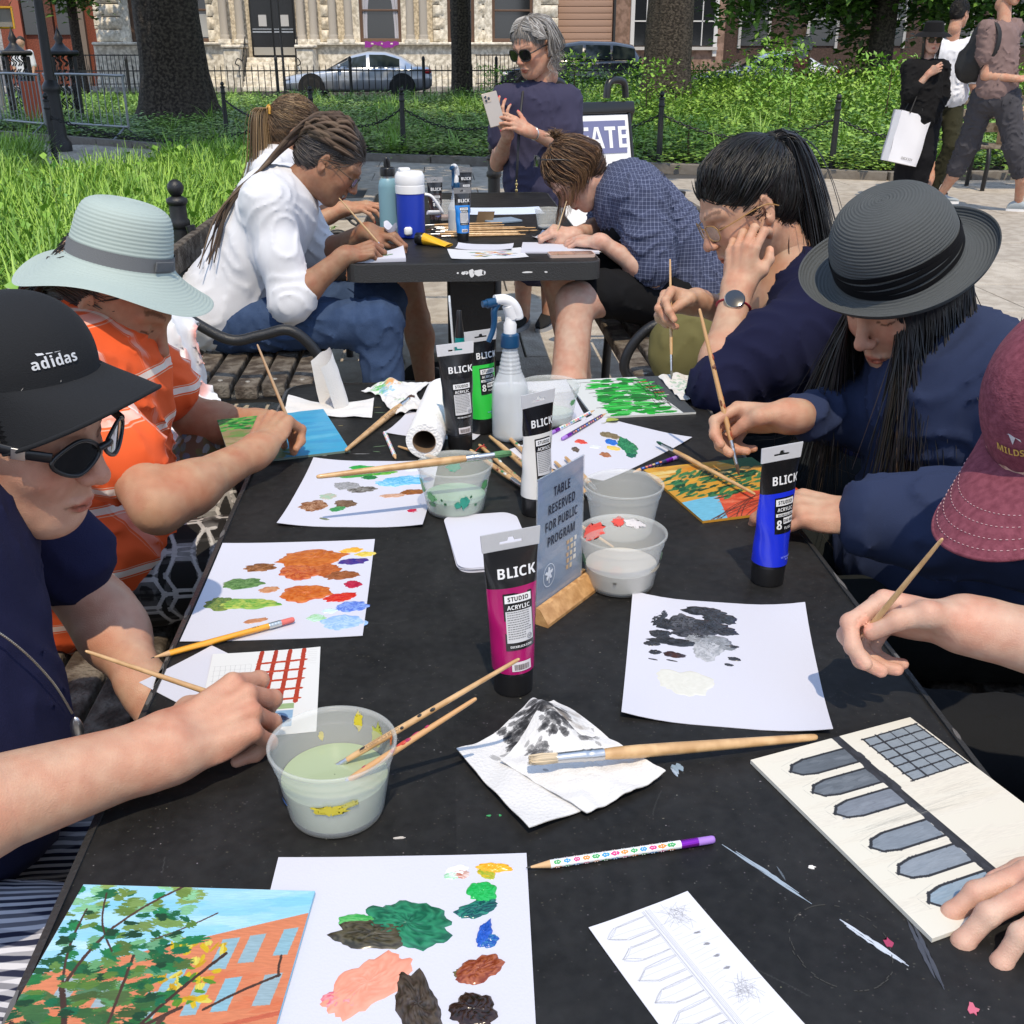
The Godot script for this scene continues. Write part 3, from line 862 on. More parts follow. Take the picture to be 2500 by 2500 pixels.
func paint_tube(label: String, at: Vector3, yaw: float, c: Color, o := {}) -> Node3D:
	var t := thing("paint_tube", label, "paint tube", at, o.get("group", ""), deg_to_rad(yaw))
	if o.has("lean"): t.rotation.z = deg_to_rad(o.lean)
	var H0 := .030; var H1 := .168
	var A := func(h: float) -> float: return lerpf(.0232, .0305, h)
	var Bz := func(h: float) -> float: return lerpf(.0232, .0016, pow(h, 1.05))
	var surf := func(x: float, y: float, off: float) -> Vector3:
		var h := clampf((y - H0) / (H1 - H0), 0, 1)
		var a: float = A.call(h) + off; var b: float = Bz.call(h) + off
		var s := clampf(x / a, -.985, .985)
		return Vector3(s * a, y, b * sqrt(1 - s * s))
	var body := func(y0: float, y1: float, n: int) -> MB:
		var mb := MB.new()
		mb.grid(40, n, func(u, v):
			var y := lerpf(y0, y1, v); var h := (y - H0) / (H1 - H0)
			var th: float = u * TAU
			var dent := .0009 * sin(y * 120 + th * 2 + at.x * 30) * sin(th + at.z * 9) * h * (1 - h) * 4
			return Vector3(cos(th) * (A.call(h) + dent), y, -sin(th) * (Bz.call(h) + dent)))
		return mb.weld()
	var m := M(c.r, c.g, c.b, .26, {"clear": .5, "spec": .5})
	var blk := M(.009, .009, .01, .22, {"clear": .5})
	var wht := M(.74, .74, .74, .4)
	part("tube_body", body.call(H0, .127, 16), m, t)
	part("black_band", body.call(.127, H1, 10), blk, t)
	var cr := MB.new()
	for s in 2:
		var g := 1.0 if s else -1.0
		var half := PackedVector2Array([Vector2(0, H1), Vector2(g * .0315, H1), Vector2(g * .033, .188), Vector2(0, .188), Vector2(0, .1815), Vector2(g * .0028, .1815), Vector2(g * .004, .1778), Vector2(g * .0125, .1775), Vector2(g * .0125, .1745), Vector2(0, .1745)])
		cr.x = Transform3D(Basis(Vector3.RIGHT, Vector3(0, 0, 1), Vector3(0, 1, 0)), Vector3.ZERO)
		cr.slab(half, -.0008, .0008)
	cr.x = Transform3D()
	part("crimped_end", cr, M(o.get("cg", .5), o.get("cg", .5), o.get("cg", .5) * 1.02, .35, {"n": ntex(.3, 0, 6.0), "ns": .5, "tri": 40.0}), t)
	var capp := [[Vector2(.0001, 0), Vector2(.0195, 0)], [Vector2(.0195, 0), Vector2(.0212, .0015), Vector2(.0216, .024)], [Vector2(.0216, .024), Vector2(.0219, .0245), Vector2(.0219, .0285), Vector2(.021, .030)], [Vector2(.021, .030), Vector2(.0232, H0 + .0005)]]
	part("cap", MB.new().lathe(capp, 40), mt.black_plastic, t)
	if o.get("plain", 0): return t
	var lx: float = o.get("lx", .003)
	var put := func(mb: MB, x: float, y: float, off: float, mm: Material, nm: String):
		part(nm, warp(mb, func(p): return surf.call(p.x + x, p.y + y, off)), mm, t)
	var panel := func(x0: float, x1: float, y0: float, y1: float, off: float, mm: Material, nm: String):
		var n := maxi(2, int((x1 - x0) / .002))
		part(nm, MB.new().grid(n, maxi(2, int((y1 - y0) / .004)), func(u, v): return surf.call(lerpf(x0, x1, u), lerpf(y0, y1, v), off)), mm, t)
	var S: float = o.get("s", 1.0)
	put.call(text_mb("BLICK", .0112), .0005 + lx, .143, .0007, wht, "lettering")
	var lw := .0165
	panel.call(lx - lw, lx + lw, .058 if not o.has("vol") else .074, .121, .0005, blk, "label")
	panel.call(lx - lw + .0015, lx + lw - .0015, .1105, .119, .0009, wht, "label_panel")
	put.call(text_mb("STUDIO", .0048), lx, .1148, .0013, blk, "lettering")
	put.call(text_mb("ACRYLIC", .0046), lx, .1055, .0011, wht, "lettering")
	if o.has("vol"):
		panel.call(lx - lw + .0015, lx + lw - .0015, .0965, .1005, .0009, wht, "label_panel")
		put.call(text_mb("DICKBLICK.COM", .0018), lx, .0985, .0013, blk, "lettering")
		put.call(text_mb("8", .012), lx - .010, .086, .0011, wht, "lettering")
		panel.call(lx - .0035, lx + lw - .0015, .0865, .0945, .0009, wht, "label_panel")
		put.call(text_mb("250 ML", .0038), lx + .0055, .0905, .0013, blk, "lettering")
		put.call(text_mb("FL/OZ", .0032), lx + .004, .081, .0011, wht, "lettering")
		put.call(text_mb("ULTRAMARINE", .0019), lx + .004, .0425, .0009, M(.25, .3, .8, .5), "lettering")
		put.call(text_mb("BLUE", .0019), lx + .004, .0392, .0009, M(.25, .3, .8, .5), "lettering")
	else:
		panel.call(lx - lw + .0015, lx + lw - .0015, .0665, .1015, .0009, M(.56, .56, .57, .45), "label_panel")
		put.call(text_mb("DICKBLICK.COM", .0021), lx, .062, .0011, wht, "lettering")
		var r := RandomNumberGenerator.new(); r.seed = int(at.x * 1000)
		var fine := MB.new()
		for k in 12:     # fine print
			var x := lx - lw + .003
			while x < lx + lw - .006 - (.006 if k > 8 else 0.0):
				var w := r.randf_range(.0009, .0032)
				fine.grid(2, 1, func(u, v): return surf.call(x + u * w, .0995 - k * .0026 + v * .0009, .0012))
				x += w + .0006
		part("fine_print", fine, M(.12, .12, .12, .6), t)
		put.call(MB.new().grid(18, 1, func(u, v): return Vector3(cos(u * TAU) * (.0026 + v * .0005), sin(u * TAU) * (.0026 + v * .0005), 0)), lx + .0105, .071, .0013, M(.12, .12, .15, .6), "seal")
		put.call(text_mb("AP", .0022, true, true), lx + .0105, .071, .0013, M(.12, .12, .15, .6), "lettering")
		panel.call(lx - .012, lx + .010, .034, .0445, .0007, M(.62, .58, .6, .45), "barcode_panel")
		var bars := MB.new()
		var x := lx - .0095
		while x < lx + .008:
			var w := r.randf_range(.0003, .0009)
			bars.grid(1, 1, func(u, v): return surf.call(x + u * w, .0355 + v * .0062, .001))
			x += w + r.randf_range(.0003, .0007)
		part("barcode", bars, M(.03, .02, .025, .6), t)
	return t
func brush(label: String, tip: Vector3, end: Vector3, o := {}) -> Node3D:
	var d := (end - tip); var Ln := d.length(); d = d.normalized()
	var t := thing("paint_brush", label, "paint brush", tip, o.get("group", ""))
	var R: float = o.get("r", .0034)
	var fl: float = o.get("fl", .028); var bl: float = o.get("bl", .014)
	var P := func(s: float) -> Vector3: return d * s
	var hs := []; var hr := []
	var prof := [[0.0, .82], [.06, .98], [.16, 1.05], [.32, 1.0], [.6, .84], [.85, .68], [.97, .58], [.995, .4], [1.0, .12]]
	for q in prof:
		hs.append(P.call(bl + fl + (Ln - bl - fl) * q[0])); hr.append(R * q[1])
	var hc: Color = o.get("hc", Color(.63, .40, .19))
	var hm: Material = mt.wood_handle if not o.has("hc") else M(hc.r, hc.g, hc.b, .45, {"clear": .4})
	var h := part("handle", MB.new().tube(spline(hs, 3), spline2(hr, 3), 14), hm, t)
	var fr: float = R * o.get("fr", .86)
	var fp := []; var fq := []
	for q in [[0, .8], [.04, .84], [.55, .95], [.6, 1.08], [.64, .95], [.72, .96], [.77, 1.08], [.81, .96], [.98, 1.0], [1.0, .98]]:
		fp.append(P.call(bl + fl * q[0])); fq.append(fr * q[1])
	var flat: float = o.get("flat", 1.0)
	part("ferrule", MB.new().tube(fp, fq, 14), mt.steel, t)
	var bc: Color = o.get("bc", Color(.45, .38, .28))
	var br := MB.new(); var r := RandomNumberGenerator.new(); r.seed = int(Ln * 1e5) + 3
	var side := d.cross(Vector3.UP).normalized(); var upv := side.cross(d)
	for k in int(o.get("nb", 90)):
		var a := r.randf() * TAU; var q := sqrt(r.randf())
		var o2: Vector3 = (side * cos(a) * flat + upv * sin(a) / flat) * q * fr * .75
		var taper: float = o.get("taper", .35)
		var e: Vector3 = o2 * taper * r.randf_range(.8, 1.3) + P.call(r.randf_range(.0, .22) * bl)
		var bulge: float = o.get("bulge", 1.0)
		br.col = Color(1, 1, 1) * r.randf_range(.6, 1.1)
		br.tube([P.call(bl + .002) + o2, P.call(bl * .5) + o2 * bulge, e], [R * .12, R * .13, R * .05], 4, false)
	part("bristles", br, M(bc.r, bc.g, bc.b, .7, {"vc": 1}), t)
	if o.has("print"):
		var L0: float = bl + fl + (Ln - bl - fl) * .08
		var tm := text_mb(o.print, R * .85, false)
		var up2 := upv if upv.y > 0 else -upv
		var rd := d if o.get("flip", 0) == 0 else -d
		var wd := 0.0
		for p in tm.V: wd = maxf(wd, p.x)
		var nn := rd.cross(up2.cross(rd)).normalized()
		var face: Vector3 = o.get("face", up2)
		face = (face - d * face.dot(d)).normalized()
		var hv := face.cross(rd).normalized()
		warp(tm, func(p):
			var ang: float = p.y / R
			return d * (L0 + wd) + rd * p.x + (face * cos(ang) + hv * sin(ang)) * (R * 1.06))
		part("lettering", tm, M(.05, .04, .03, .6), h, Transform3D())
	if o.has("spots"):
		for k in int(o.spots):
			var s := lerpf(bl + fl, Ln * .75, r.randf())
			var a := r.randf_range(-1.2, 1.2)
			var nn := (upv * (1 if upv.y > 0 else -1) * cos(a) + side * sin(a))
			var mb := MB.new().ball(P.call(s) + nn * R * .8, Vector3(R * .5, R * .35, R * r.randf_range(.6, 1.6)), 8, 6, look(Vector3.ZERO, d, nn).basis)
			var sc: Array = o.get("sc", [Color(.35, .02, .06)])
			var c2: Color = sc[k % sc.size()]
			part("paint_spot", mb, M(c2.r, c2.g, c2.b, .4), t)
	return t
func spline2(a: Array, n: int) -> Array:
	var out := []
	for i in a.size() - 1:
		for k in n: out.append(lerpf(a[i], a[i + 1], k / float(n)))
	out.append(a[-1])
	return out
func pencil(label: String, tip: Vector3, end: Vector3, kind: String) -> Node3D:
	var d := (end - tip); var Ln := d.length(); d = d.normalized()
	var t := thing("pencil", label, "pencil", tip)
	var R := .0036
	var side := d.cross(Vector3.UP).normalized()
	part("lead", MB.new().tube([Vector3.ZERO, d * .004], [.0003, .0009], 8), M(.03, .03, .03, .5), t)
	part("sharpened_wood", MB.new().tube([d * .004, d * .021], [.0009, R * .98], 12, false), M(.58, .36, .18, .7), t)
	var er := .018; var fe := .014
	if kind == "yellow":
		part("shaft", MB.new().tube([d * .021, d * (Ln - er - fe)], [R, R], 6), M(.83, .36, .02, .3, {"clear": .5}), t)
		var pp := []; var rr := []
		for k in 13:
			pp.append(d * (Ln - er - fe + fe * 1.1 * k / 12.0)); rr.append(R * (1.04 + (.06 if k % 3 == 1 else 0.0)))
		part("ferrule", MB.new().tube(pp, rr, 14), M(.62, .64, .6, .3, {"metal": .9}), t)
		part("eraser", MB.new().tube([d * (Ln - er), d * (Ln - .002), d * Ln], [R * .98, R * .95, R * .7], 12), M(.62, .14, .12, .8), t)
		var tm := text_mb("HB 2", .003, false); var up := side.cross(d).normalized()
		warp(tm, func(p): return d * (Ln * .72) + d * p.x + up * (R * .92) + side * -p.y + Vector3(0, .0004, 0))
		part("lettering", tm, M(.08, .07, .02, .6), t)
		return t
	var base := M(.80, .80, .80, .3, {"clear": .4})
	var cols := [M(.02, .25, .55, .35), M(.03, .32, .08, .35), M(.75, .22, .02, .35), M(.60, .02, .18, .35)]
	if kind == "dark": base = M(.02, .025, .09, .3, {"clear": .4}); cols = [M(.6, .12, .02, .35), M(.03, .12, .5, .35), M(.5, .35, .1, .35), M(.35, .03, .12, .35)]
	part("shaft", MB.new().tube([d * .021, d * (Ln - er - fe)], [R, R], 14), base, t)
	var r := RandomNumberGenerator.new(); r.seed = int(Ln * 1e5)
	var up := side.cross(d).normalized()
	var k := 0
	var s := .027
	while s < Ln - er - fe - .006:    # printed figures round the shaft
		for a0 in [-1.0, .6, 2.2]:
			var patch := MB.new()
			var ln := .0042 * r.randf_range(.8, 1.15); var ph := r.randf() * 6
			patch.grid(5, 6, func(u, v):
				var w := sqrt(maxf(0.05, 1 - pow(v * 2 - 1, 2))) * .62 * (1 + .3 * sin(v * 14 + ph))
				var a: float = a0 + (u - .5) * w * 1.6
				return d * (s + (v - .5) * ln * 1.7) + (up * cos(a) + side * sin(a)) * (R * 1.012))
			part("print", patch, cols[k % 4], t)
			for e in 2: part("print", MB.new().ball(d * (s + (e - .5) * .002) + (up * cos(a0) + side * sin(a0)) * R * .99, Vector3.ONE * .0006, 6, 4), mt.white_plastic, t)
			k += 1
		s += .0085
	if kind != "stub":
		part("ferrule", MB.new().tube([d * (Ln - er - fe), d * (Ln - er + .002)], [R * 1.05, R * 1.05], 14), M(.25, .02, .42, .25, {"metal": .7}), t)
		part("eraser", MB.new().tube([d * (Ln - er), d * (Ln - .003), d * (Ln - .0008), d * Ln], [R, R * .98, R * .8, R * .3], 12), M(.33, .17, .55, .7), t)
	return t
func deli_cup(label: String, at: Vector3, liquid, level: float, smears := []) -> Node3D:
	var t := thing("plastic_cup", label, "cup", at)
	var prof := [[Vector2(.0005, .002), Vector2(.036, .0015), Vector2(.0415, .0035), Vector2(.0432, .008), Vector2(.0522, .0605)], [Vector2(.0522, .0605), Vector2(.0538, .062), Vector2(.0546, .072)], [Vector2(.0546, .072), Vector2(.0572, .0735), Vector2(.0574, .0765), Vector2(.0562, .0775), Vector2(.0545, .0765), Vector2(.0538, .0745)], [Vector2(.0538, .0745), Vector2(.0530, .062), Vector2(.0514, .060), Vector2(.0424, .009), Vector2(.036, .003)]]
	part("cup_wall", MB.new().lathe(prof, 72), M(.72, .73, .69, .3, {"a": .27, "spec": .5}), t)
	if liquid != null:
		var r0 := lerpf(.0424, .0514, (level - .009) / .051)
		var lq := [[Vector2(.0005, .0045), Vector2(.036, .0045), Vector2(.0415, .009), Vector2(r0 - .0006, level - .001)], [Vector2(r0 - .0006, level - .001), Vector2(r0 - .001, level), Vector2(r0 * .8, level - .0006), Vector2(.0005, level - .0006)]]
		part("paint_water", MB.new().lathe(lq, 60), M(liquid.r, liquid.g, liquid.b, .06, {"spec": .5}), t)
	var r := RandomNumberGenerator.new(); r.seed = int(absf(at.x) * 7919) + 1
	for s in smears:    # [angle, height 0..1 between base and rim, width rad, height m, colour]
		var mb := MB.new(); var n := FastNoiseLite.new(); n.seed = r.randi() % 999; n.frequency = 1.0
		var out := 1.0 if s.size() < 6 else -1.0
		var m0 := MB.new()
		for j in 9:
			for i in 15:
				var u := i / 14.0 * 2 - 1; var v := j / 8.0 * 2 - 1
				var e := 1.0 - .8 * n.get_noise_2d(u * 2.5 + v, v * 2.5)
				var y: float = .006 + s[1] * .062 + v * s[3] * .5 * e
				var rr := lerpf(.0424, .0525, (y - .006) / .055) + (.0014 if out > 0 else -.0008)
				var a: float = s[0] + u * s[2] * .5 * e * sqrt(maxf(.02, 1.02 - v * v))
				m0.v(Vector3(cos(a) * rr, y, -sin(a) * rr))
		for j in 8:
			for i in 14:
				var a := j * 15 + i
				m0.quad(a, a + 1, a + 16, a + 15)
		part("paint_smear", m0, M(s[4].r, s[4].g, s[4].b, .4), t)
	return t
func crumple(called: String, label: String, cat: String, corners: Array, lift: Callable, m: Material, n := 40, y := .0015) -> Node3D:
	var c := Vector2.ZERO
	for q in corners: c += q / 4.0
	var t := thing(called, label, cat, Vector3(c.x, TY, c.y))
	var mb := MB.new()
	var f := func(u: float, v: float) -> Vector3:
		var p: Vector2 = (corners[0] as Vector2).lerp(corners[1], u).lerp((corners[3] as Vector2).lerp(corners[2], u), v) - c
		return Vector3(p.x, y + lift.call(u, v), p.y)
	mb.grid(n, n, func(u, v): return f.call(u, 1 - v))
	for i in mb.U.size(): mb.U[i].y = 1 - mb.U[i].y
	mb.grid(n, n, func(u, v): return f.call(u, v) - Vector3(0, .0008, 0))
	part("folded_sheet", mb, m, t)
	return t
func towel_mat(stains: Array, sd := 1) -> StandardMaterial3D:
	var P := Pic.new(256, 256, Color(.93, .925, .91), sd)
	for s in stains:
		for k in int(s[5]):
			P.dab(s[0] + P.r.randfn() * s[2], s[1] + P.r.randfn() * s[3], P.r.randf_range(4, 15), P.r.randf_range(3, 8), s[4] + P.r.randf_range(-.4, .4), s[6], .6, s[7] * .6)
	var m := P.mat(.95)
	m.normal_enabled = true; m.normal_texture = ntex(.16, FastNoiseLite.TYPE_CELLULAR, 5.0, 1); m.normal_scale = .22
	m.uv1_scale = Vector3.ONE
	return m
func dabs(t: Node3D, size: Vector2, list: Array, y := .0007):
	var k := 0
	for d in list:   # u, v, rx, rz (m), angle, c0, c1
		paint_blob(t, Vector2((d[0] - .5) * size.x, (d[1] - .5) * size.y), d[2], d[3], d[4], d[5], d[6], k * 7 + int(size.x * 1e4) + int(t.position.x * 999), d[7] if d.size() > 7 else .0016, y)
		k += 1
func C3(r, g, b) -> Color: return Color(r, g, b)
func build_table_things():
	var LET := Vector2(.2135, .277)
	var pA := sheet("palette_sheet", "white paper palette with sky blue and grey paint beside the green water cup", "palette", Vector2(-.132, -1.60), LET, -5.1, mt.paper, .0002, .0008, .006)
	var G := C3(.02, .28, .05); var B1 := C3(.06, .36, .62); var Br := C3(.18, .06, .02)
	dabs(pA, LET, [[.42, .12, .022, .010, .1, G, C3(.05, .4, .08)], [.55, .2, .028, .011, -.1, G, C3(.2, .42, .06)], [.34, .24, .034, .013, -.1, C3(.03, .3, .05), C3(.12, .3, .08)], [.5, .28, .012, .008, 0, C3(.02, .12, .04), C3(.03, .2, .06)],
		[.36, .42, .022, .016, .2, C3(.25, .25, .25), C3(.4, .4, .42)], [.48, .47, .022, .012, -.3, C3(.08, .07, .06), C3(.3, .29, .27)], [.18, .72, .020, .022, .6, Br, C3(.45, .26, .16)], [.25, .58, .012, .012, 0, C3(.5, .42, .36), C3(.3, .5, .35)], [.4, .68, .017, .013, .4, C3(.12, .07, .04), C3(.22, .14, .09)], [.36, .76, .012, .008, -.5, C3(.02, .2, .07), C3(.1, .3, .1)],
		[.78, .32, .034, .019, -.12, B1, C3(.25, .58, .78)], [.66, .38, .022, .010, .3, C3(.1, .42, .7), C3(.4, .68, .82)], [.88, .26, .012, .008, 0, C3(.25, .5, .78), C3(.6, .7, .8)], [.95, .3, .008, .01, .5, C3(.02, .02, .2), C3(.05, .05, .3)], [.8, .14, .014, .010, 0, C3(.62, .68, .74), C3(.75, .78, .82)],
		[.86, .5, .019, .010, -.2, Br, C3(.34, .12, .03)], [.72, .56, .019, .007, -.2, C3(.48, .24, .14), C3(.6, .42, .32)], [.9, .78, .009, .008, .2, C3(.4, .01, .05), C3(.55, .03, .08)], [.3, .9, .008, .003, .4, C3(.1, .14, .08), C3(.2, .22, .15)], [.62, .1, .006, .004, 0, C3(.02, .06, .05), C3(.02, .1, .06)]])
	var pB := sheet("palette_sheet", "white paper palette with orange, brown and light blue paint beside the yellow pencil", "palette", Vector2(-.212, -1.275), LET, 0, mt.paper, .0002, .0008, .0015)
	var O := C3(.42, .10, .02)
	dabs(pB, LET, [[.62, .20, .040, .026, -.1, O, C3(.55, .17, .04), .003], [.55, .36, .026, .020, .3, C3(.38, .06, .02), C3(.55, .16, .05), .003], [.7, .34, .022, .018, 0, C3(.36, .08, .02), C3(.5, .14, .04)], [.86, .12, .016, .008, -.1, C3(.72, .33, .02), C3(.8, .5, .1)], [.95, .17, .013, .008, 0, C3(.6, .42, .04), C3(.72, .6, .15)], [.88, .25, .019, .009, -.1, C3(.02, .02, .22), C3(.1, .05, .2)], [.3, .29, .020, .012, -.1, C3(.14, .05, .015), C3(.35, .16, .07)],
		[.23, .46, .024, .014, -.15, C3(.06, .14, .04), C3(.16, .28, .1)], [.82, .40, .022, .012, -.15, C3(.20, .06, .02), C3(.34, .12, .05)], [.9, .50, .011, .010, .3, C3(.32, .01, .04), C3(.5, .03, .07)], [.63, .58, .030, .022, -.1, C3(.45, .09, .015), C3(.58, .17, .04), .003], [.84, .63, .020, .011, -.35, C3(.5, .01, .015), C3(.6, .06, .03)], [.4, .53, .012, .008, -.3, C3(.45, .18, .08), C3(.55, .3, .16)], [.3, .67, .036, .014, -.05, C3(.1, .3, .05), C3(.45, .5, .1), .0025], [.14, .66, .018, .017, .4, C3(.08, .16, .05), C3(.2, .25, .06)], [.92, .72, .019, .013, 0, C3(.08, .15, .55), C3(.25, .38, .72)], [.88, .87, .026, .019, 0, C3(.25, .42, .72), C3(.42, .58, .8)], [.72, .82, .011, .009, 0, C3(.3, .55, .25), C3(.5, .7, .62)], [.38, .83, .014, .005, -.3, C3(.42, .17, .08), C3(.5, .24, .12)], [.79, .76, .009, .006, 0, C3(.5, .66, .72), C3(.6, .72, .7)]])
	var pC := sheet("palette_sheet", "white paper palette with black and grey paint dabs beside the wooden sign stand", "palette", Vector2(.307, -1.06), LET, -11.9, mt.paper, .0002, .0008, .009)
	var K0 := C3(.018, .018, .02); var K1 := C3(.045, .047, .052)
	var gl := [[.42, .10, .024, .012, .1, K0, K1], [.5, .15, .020, .014, .4, K0, K1], [.16, .17, .010, .026, .2, K0, K1], [.2, .24, .013, .014, 0, K0, K1], [.3, .22, .019, .020, .2, K0, C3(.1, .1, .11)], [.42, .24, .025, .017, -.1, K0, K1], [.35, .3, .026, .014, .1, K0, C3(.07, .07, .08)], [.52, .27, .016, .010, 0, K0, K1], [.17, .33, .012, .009, 0, K0, K1], [.24, .39, .028, .009, .05, K0, K1], [.13, .42, .009, .005, 0, K0, K1], [.48, .37, .022, .014, .5, C3(.16, .17, .18), C3(.3, .31, .33)], [.43, .44, .016, .024, .2, C3(.28, .29, .3), C3(.5, .5, .52)], [.36, .35, .01, .012, 0, C3(.2, .2, .21), C3(.35, .36, .37)], [.25, .5, .012, .006, .2, C3(.06, .02, .015), C3(.03, .025, .03)], [.15, .49, .007, .005, 0, K0, K1], [.56, .4, .008, .004, 0, K0, K1], [.57, .5, .007, .004, .2, K0, K1], [.54, .55, .005, .0025, .2, K0, K1], [.24, .55, .006, .001, .2, K0, K1], [.14, .55, .005, .001, .2, K0, K1], [.3, .71, .030, .024, .3, C3(.62, .61, .54), C3(.66, .65, .58), .0008]]
	dabs(pC, LET, gl)
	var pD := sheet("palette_sheet", "white paper palette with dark green, pink and brown paint under the tree painting", "palette", Vector2(-.052, -.612), LET, -2.2, mt.paper, .0002, .0008, .001)
	dabs(pD, LET, [[.72, .07, .009, .006, -.2, C3(.72, .72, .73), C3(.78, .78, .78)], [.735, .085, .007, .005, .2, C3(.4, .12, .06), C3(.65, .5, .45)], [.70, .093, .006, .004, 0, C3(.2, .5, .25), C3(.6, .7, .62)], [.87, .062, .014, .005, .08, C3(.75, .32, .01), C3(.8, .4, .02), .004], [.84, .085, .008, .006, .6, C3(.6, .4, .02), C3(.25, .35, .03)], [.82, .165, .012, .011, .3, C3(.01, .34, .06), C3(.02, .42, .09), .004], [.8, .235, .016, .008, -.35, C3(.005, .05, .06), C3(.02, .2, .14), .003], [.54, .285, .034, .021, .35, C3(.01, .09, .05), C3(.03, .22, .11), .003], [.36, .275, .015, .008, .15, C3(.03, .3, .06), C3(.12, .42, .12)], [.42, .325, .030, .014, .08, C3(.03, .025, .015), C3(.09, .075, .045), .003], [.5, .34, .014, .007, -.2, C3(.2, .18, .1), C3(.12, .1, .05)], [.83, .33, .005, .013, .25, C3(.01, .06, .35), C3(.02, .1, .48), .004], [.84, .355, .008, .007, 0, C3(.01, .06, .32), C3(.04, .2, .35), .003], [.81, .46, .018, .011, -.5, C3(.17, .03, .01), C3(.35, .1, .04), .0035], [.76, .475, .008, .006, 0, C3(.14, .05, .02), C3(.1, .12, .04)], [.42, .5, .034, .018, -.75, C3(.72, .27, .18), C3(.76, .33, .23), .002], [.35, .55, .016, .010, -.3, C3(.65, .12, .18), C3(.75, .3, .3)], [.6, .575, .014, .03, -.3, C3(.03, .02, .015), C3(.08, .06, .045), .003], [.79, .6, .016, .014, .3, C3(.015, .008, .006), C3(.04, .02, .015), .005]])
	var pE := sheet("palette_sheet", "white paper palette with teal green and red dabs beside the pair of patterned pencils", "palette", Vector2(.266, -1.787), LET, -43, mt.paper, .0004, .0008, .004)
	dabs(pE, LET, [[.68, .38, .045, .014, .75, C3(.02, .14, .07), C3(.05, .28, .12), .002], [.42, .28, .022, .012, .2, C3(.16, .12, .06), C3(.28, .22, .13)], [.52, .38, .016, .010, .5, C3(.02, .12, .5), C3(.04, .2, .62)], [.62, .47, .014, .009, 0, C3(.7, .45, .03), C3(.75, .6, .2)], [.32, .50, .012, .009, .3, C3(.6, .02, .02), C3(.7, .15, .1)], [.48, .52, .010, .008, 0, C3(.65, .68, .72), C3(.75, .76, .78)], [.66, .6, .013, .008, .5, C3(.3, .1, .04), C3(.45, .2, .1)], [.4, .64, .013, .006, .8, C3(.07, .05, .04), C3(.15, .11, .08)], [.82, .5, .014, .008, .75, C3(.01, .07, .05), C3(.02, .16, .1)]])
	sheet("tree_painting", "painting of green trees before an orange building on a canvas panel", "painting", Vector2(-.226, -.592), Vector2(.193, .252), -5.9, pic_tree().mat(.5), .0013, .0042)
	sheet("window_painting", "cream painting with six grey arched windows and a black bar on a canvas panel", "painting", Vector2(.42, -.775), Vector2(.195, .25), 18.6, pic_windows().mat(.6), .0003, .0042)
	sheet("blank_card", "small white card half under the red grid painting", "card", Vector2(-.262, -1.045), Vector2(.10, .13), 50, mt.paper, .0003, .0007, .001)
	sheet("grid_painting", "small white card painted with red window bars under the hand with the brush", "painting", Vector2(-.207, -1.022), Vector2(.122, .172), 4.2, pic_simple("grid").mat(.7), .0014, .0006, .001)
	sheet("sky_painting", "painting of bright blue sky beside green trees under the hand of the striped shirt painter", "painting", Vector2(-.298, -1.878), Vector2(.2, .25), 16, pic_simple("sky").mat(.5), .0003, .0042)
	sheet("forest_painting", "painting of bright green trees on white with a dark grey strip", "painting", Vector2(.366, -2.078), Vector2(.2, .255), 5.5, pic_simple("trees").mat(.5), .0003, .0042)
	sheet("sunset_painting", "painting of dark green foliage over orange, red and blue held by the straw hat painter", "painting", Vector2(.445, -1.575), Vector2(.2, .225), 13, pic_simple("sunset").mat(.45), .0003, .0042)
	sheet("pencil_sketch", "pencil sketch of arched windows on a small white card", "sketch", Vector2(.174, -.605), Vector2(.0935, .15), 22, pic_simple("sketch").mat(.85), .0002, .0006, .001)
	var st := thing("card_stack", "stack of blank white rounded cards behind the magenta paint tube", "cards", Vector3(.055, TY, -1.395), "", deg_to_rad(6))
	for k in 6:
		var o := part("card", MB.new().slab(rounded_rect(-.052, -.09, .052, .09, .018, 5), .0003 + k * .0011, .0011 + k * .0011), mt.paper, st)
		o.position = Vector3(.002 * sin(k * 2.1), 0, .0015 * cos(k * 1.7)); o.rotation.y = .012 * sin(k * 3.0)
	sheet("paper_sheet", "plain white sheet lying under the clear spray bottle", "paper", Vector2(.165, -2.065), Vector2(.19, .27), 2, mt.paper, .0002, .0008, .003)
	sheet("paper_sheet", "plain white sheet lying under the paper towel roll", "paper", Vector2(-.012, -1.915), Vector2(.17, .13), -18, mt.paper, .0002, .0008, .004)
	var gp := "large acrylic paint tubes standing on their caps"
	paint_tube("magenta paint tube standing on its black cap", Vector3(.066, TY, -1.015), 18, C3(.35, .005, .11), {"group": gp, "lean": 1.0})
	paint_tube("ultramarine blue paint tube standing on its black cap", Vector3(.415, TY, -1.253), 24, C3(.012, .03, .62), {"group": gp, "vol": 1, "cg": .62, "lx": .006, "lean": -1.0})
	paint_tube("white paint tube standing on its black cap", Vector3(.131, TY, -1.50), 38, C3(.70, .69, .66), {"group": gp, "cg": .6, "lean": -1.0})
	paint_tube("black paint tube standing beside the paper towel roll", Vector3(.024, TY, -1.797), 15, C3(.016, .017, .02), {"group": gp, "cg": .66, "lean": 2.0, "lx": .005})
	paint_tube("bright green paint tube standing behind the black tube", Vector3(.064, TY, -1.885), 28, C3(.03, .55, .06), {"group": gp, "vol": 1, "cg": .6, "lx": .008})
	var mk := thing("marker", "teal marker with dark cap standing behind the green paint tube", "marker", Vector3(.028, TY, -1.93))
	part("barrel", MB.new().lathe([[Vector2(.001, 0), Vector2(.007, 0), Vector2(.0075, .003), Vector2(.0095, .15), Vector2(.009, .165)]], 20), M(.0, .22, .21, .35), mk)
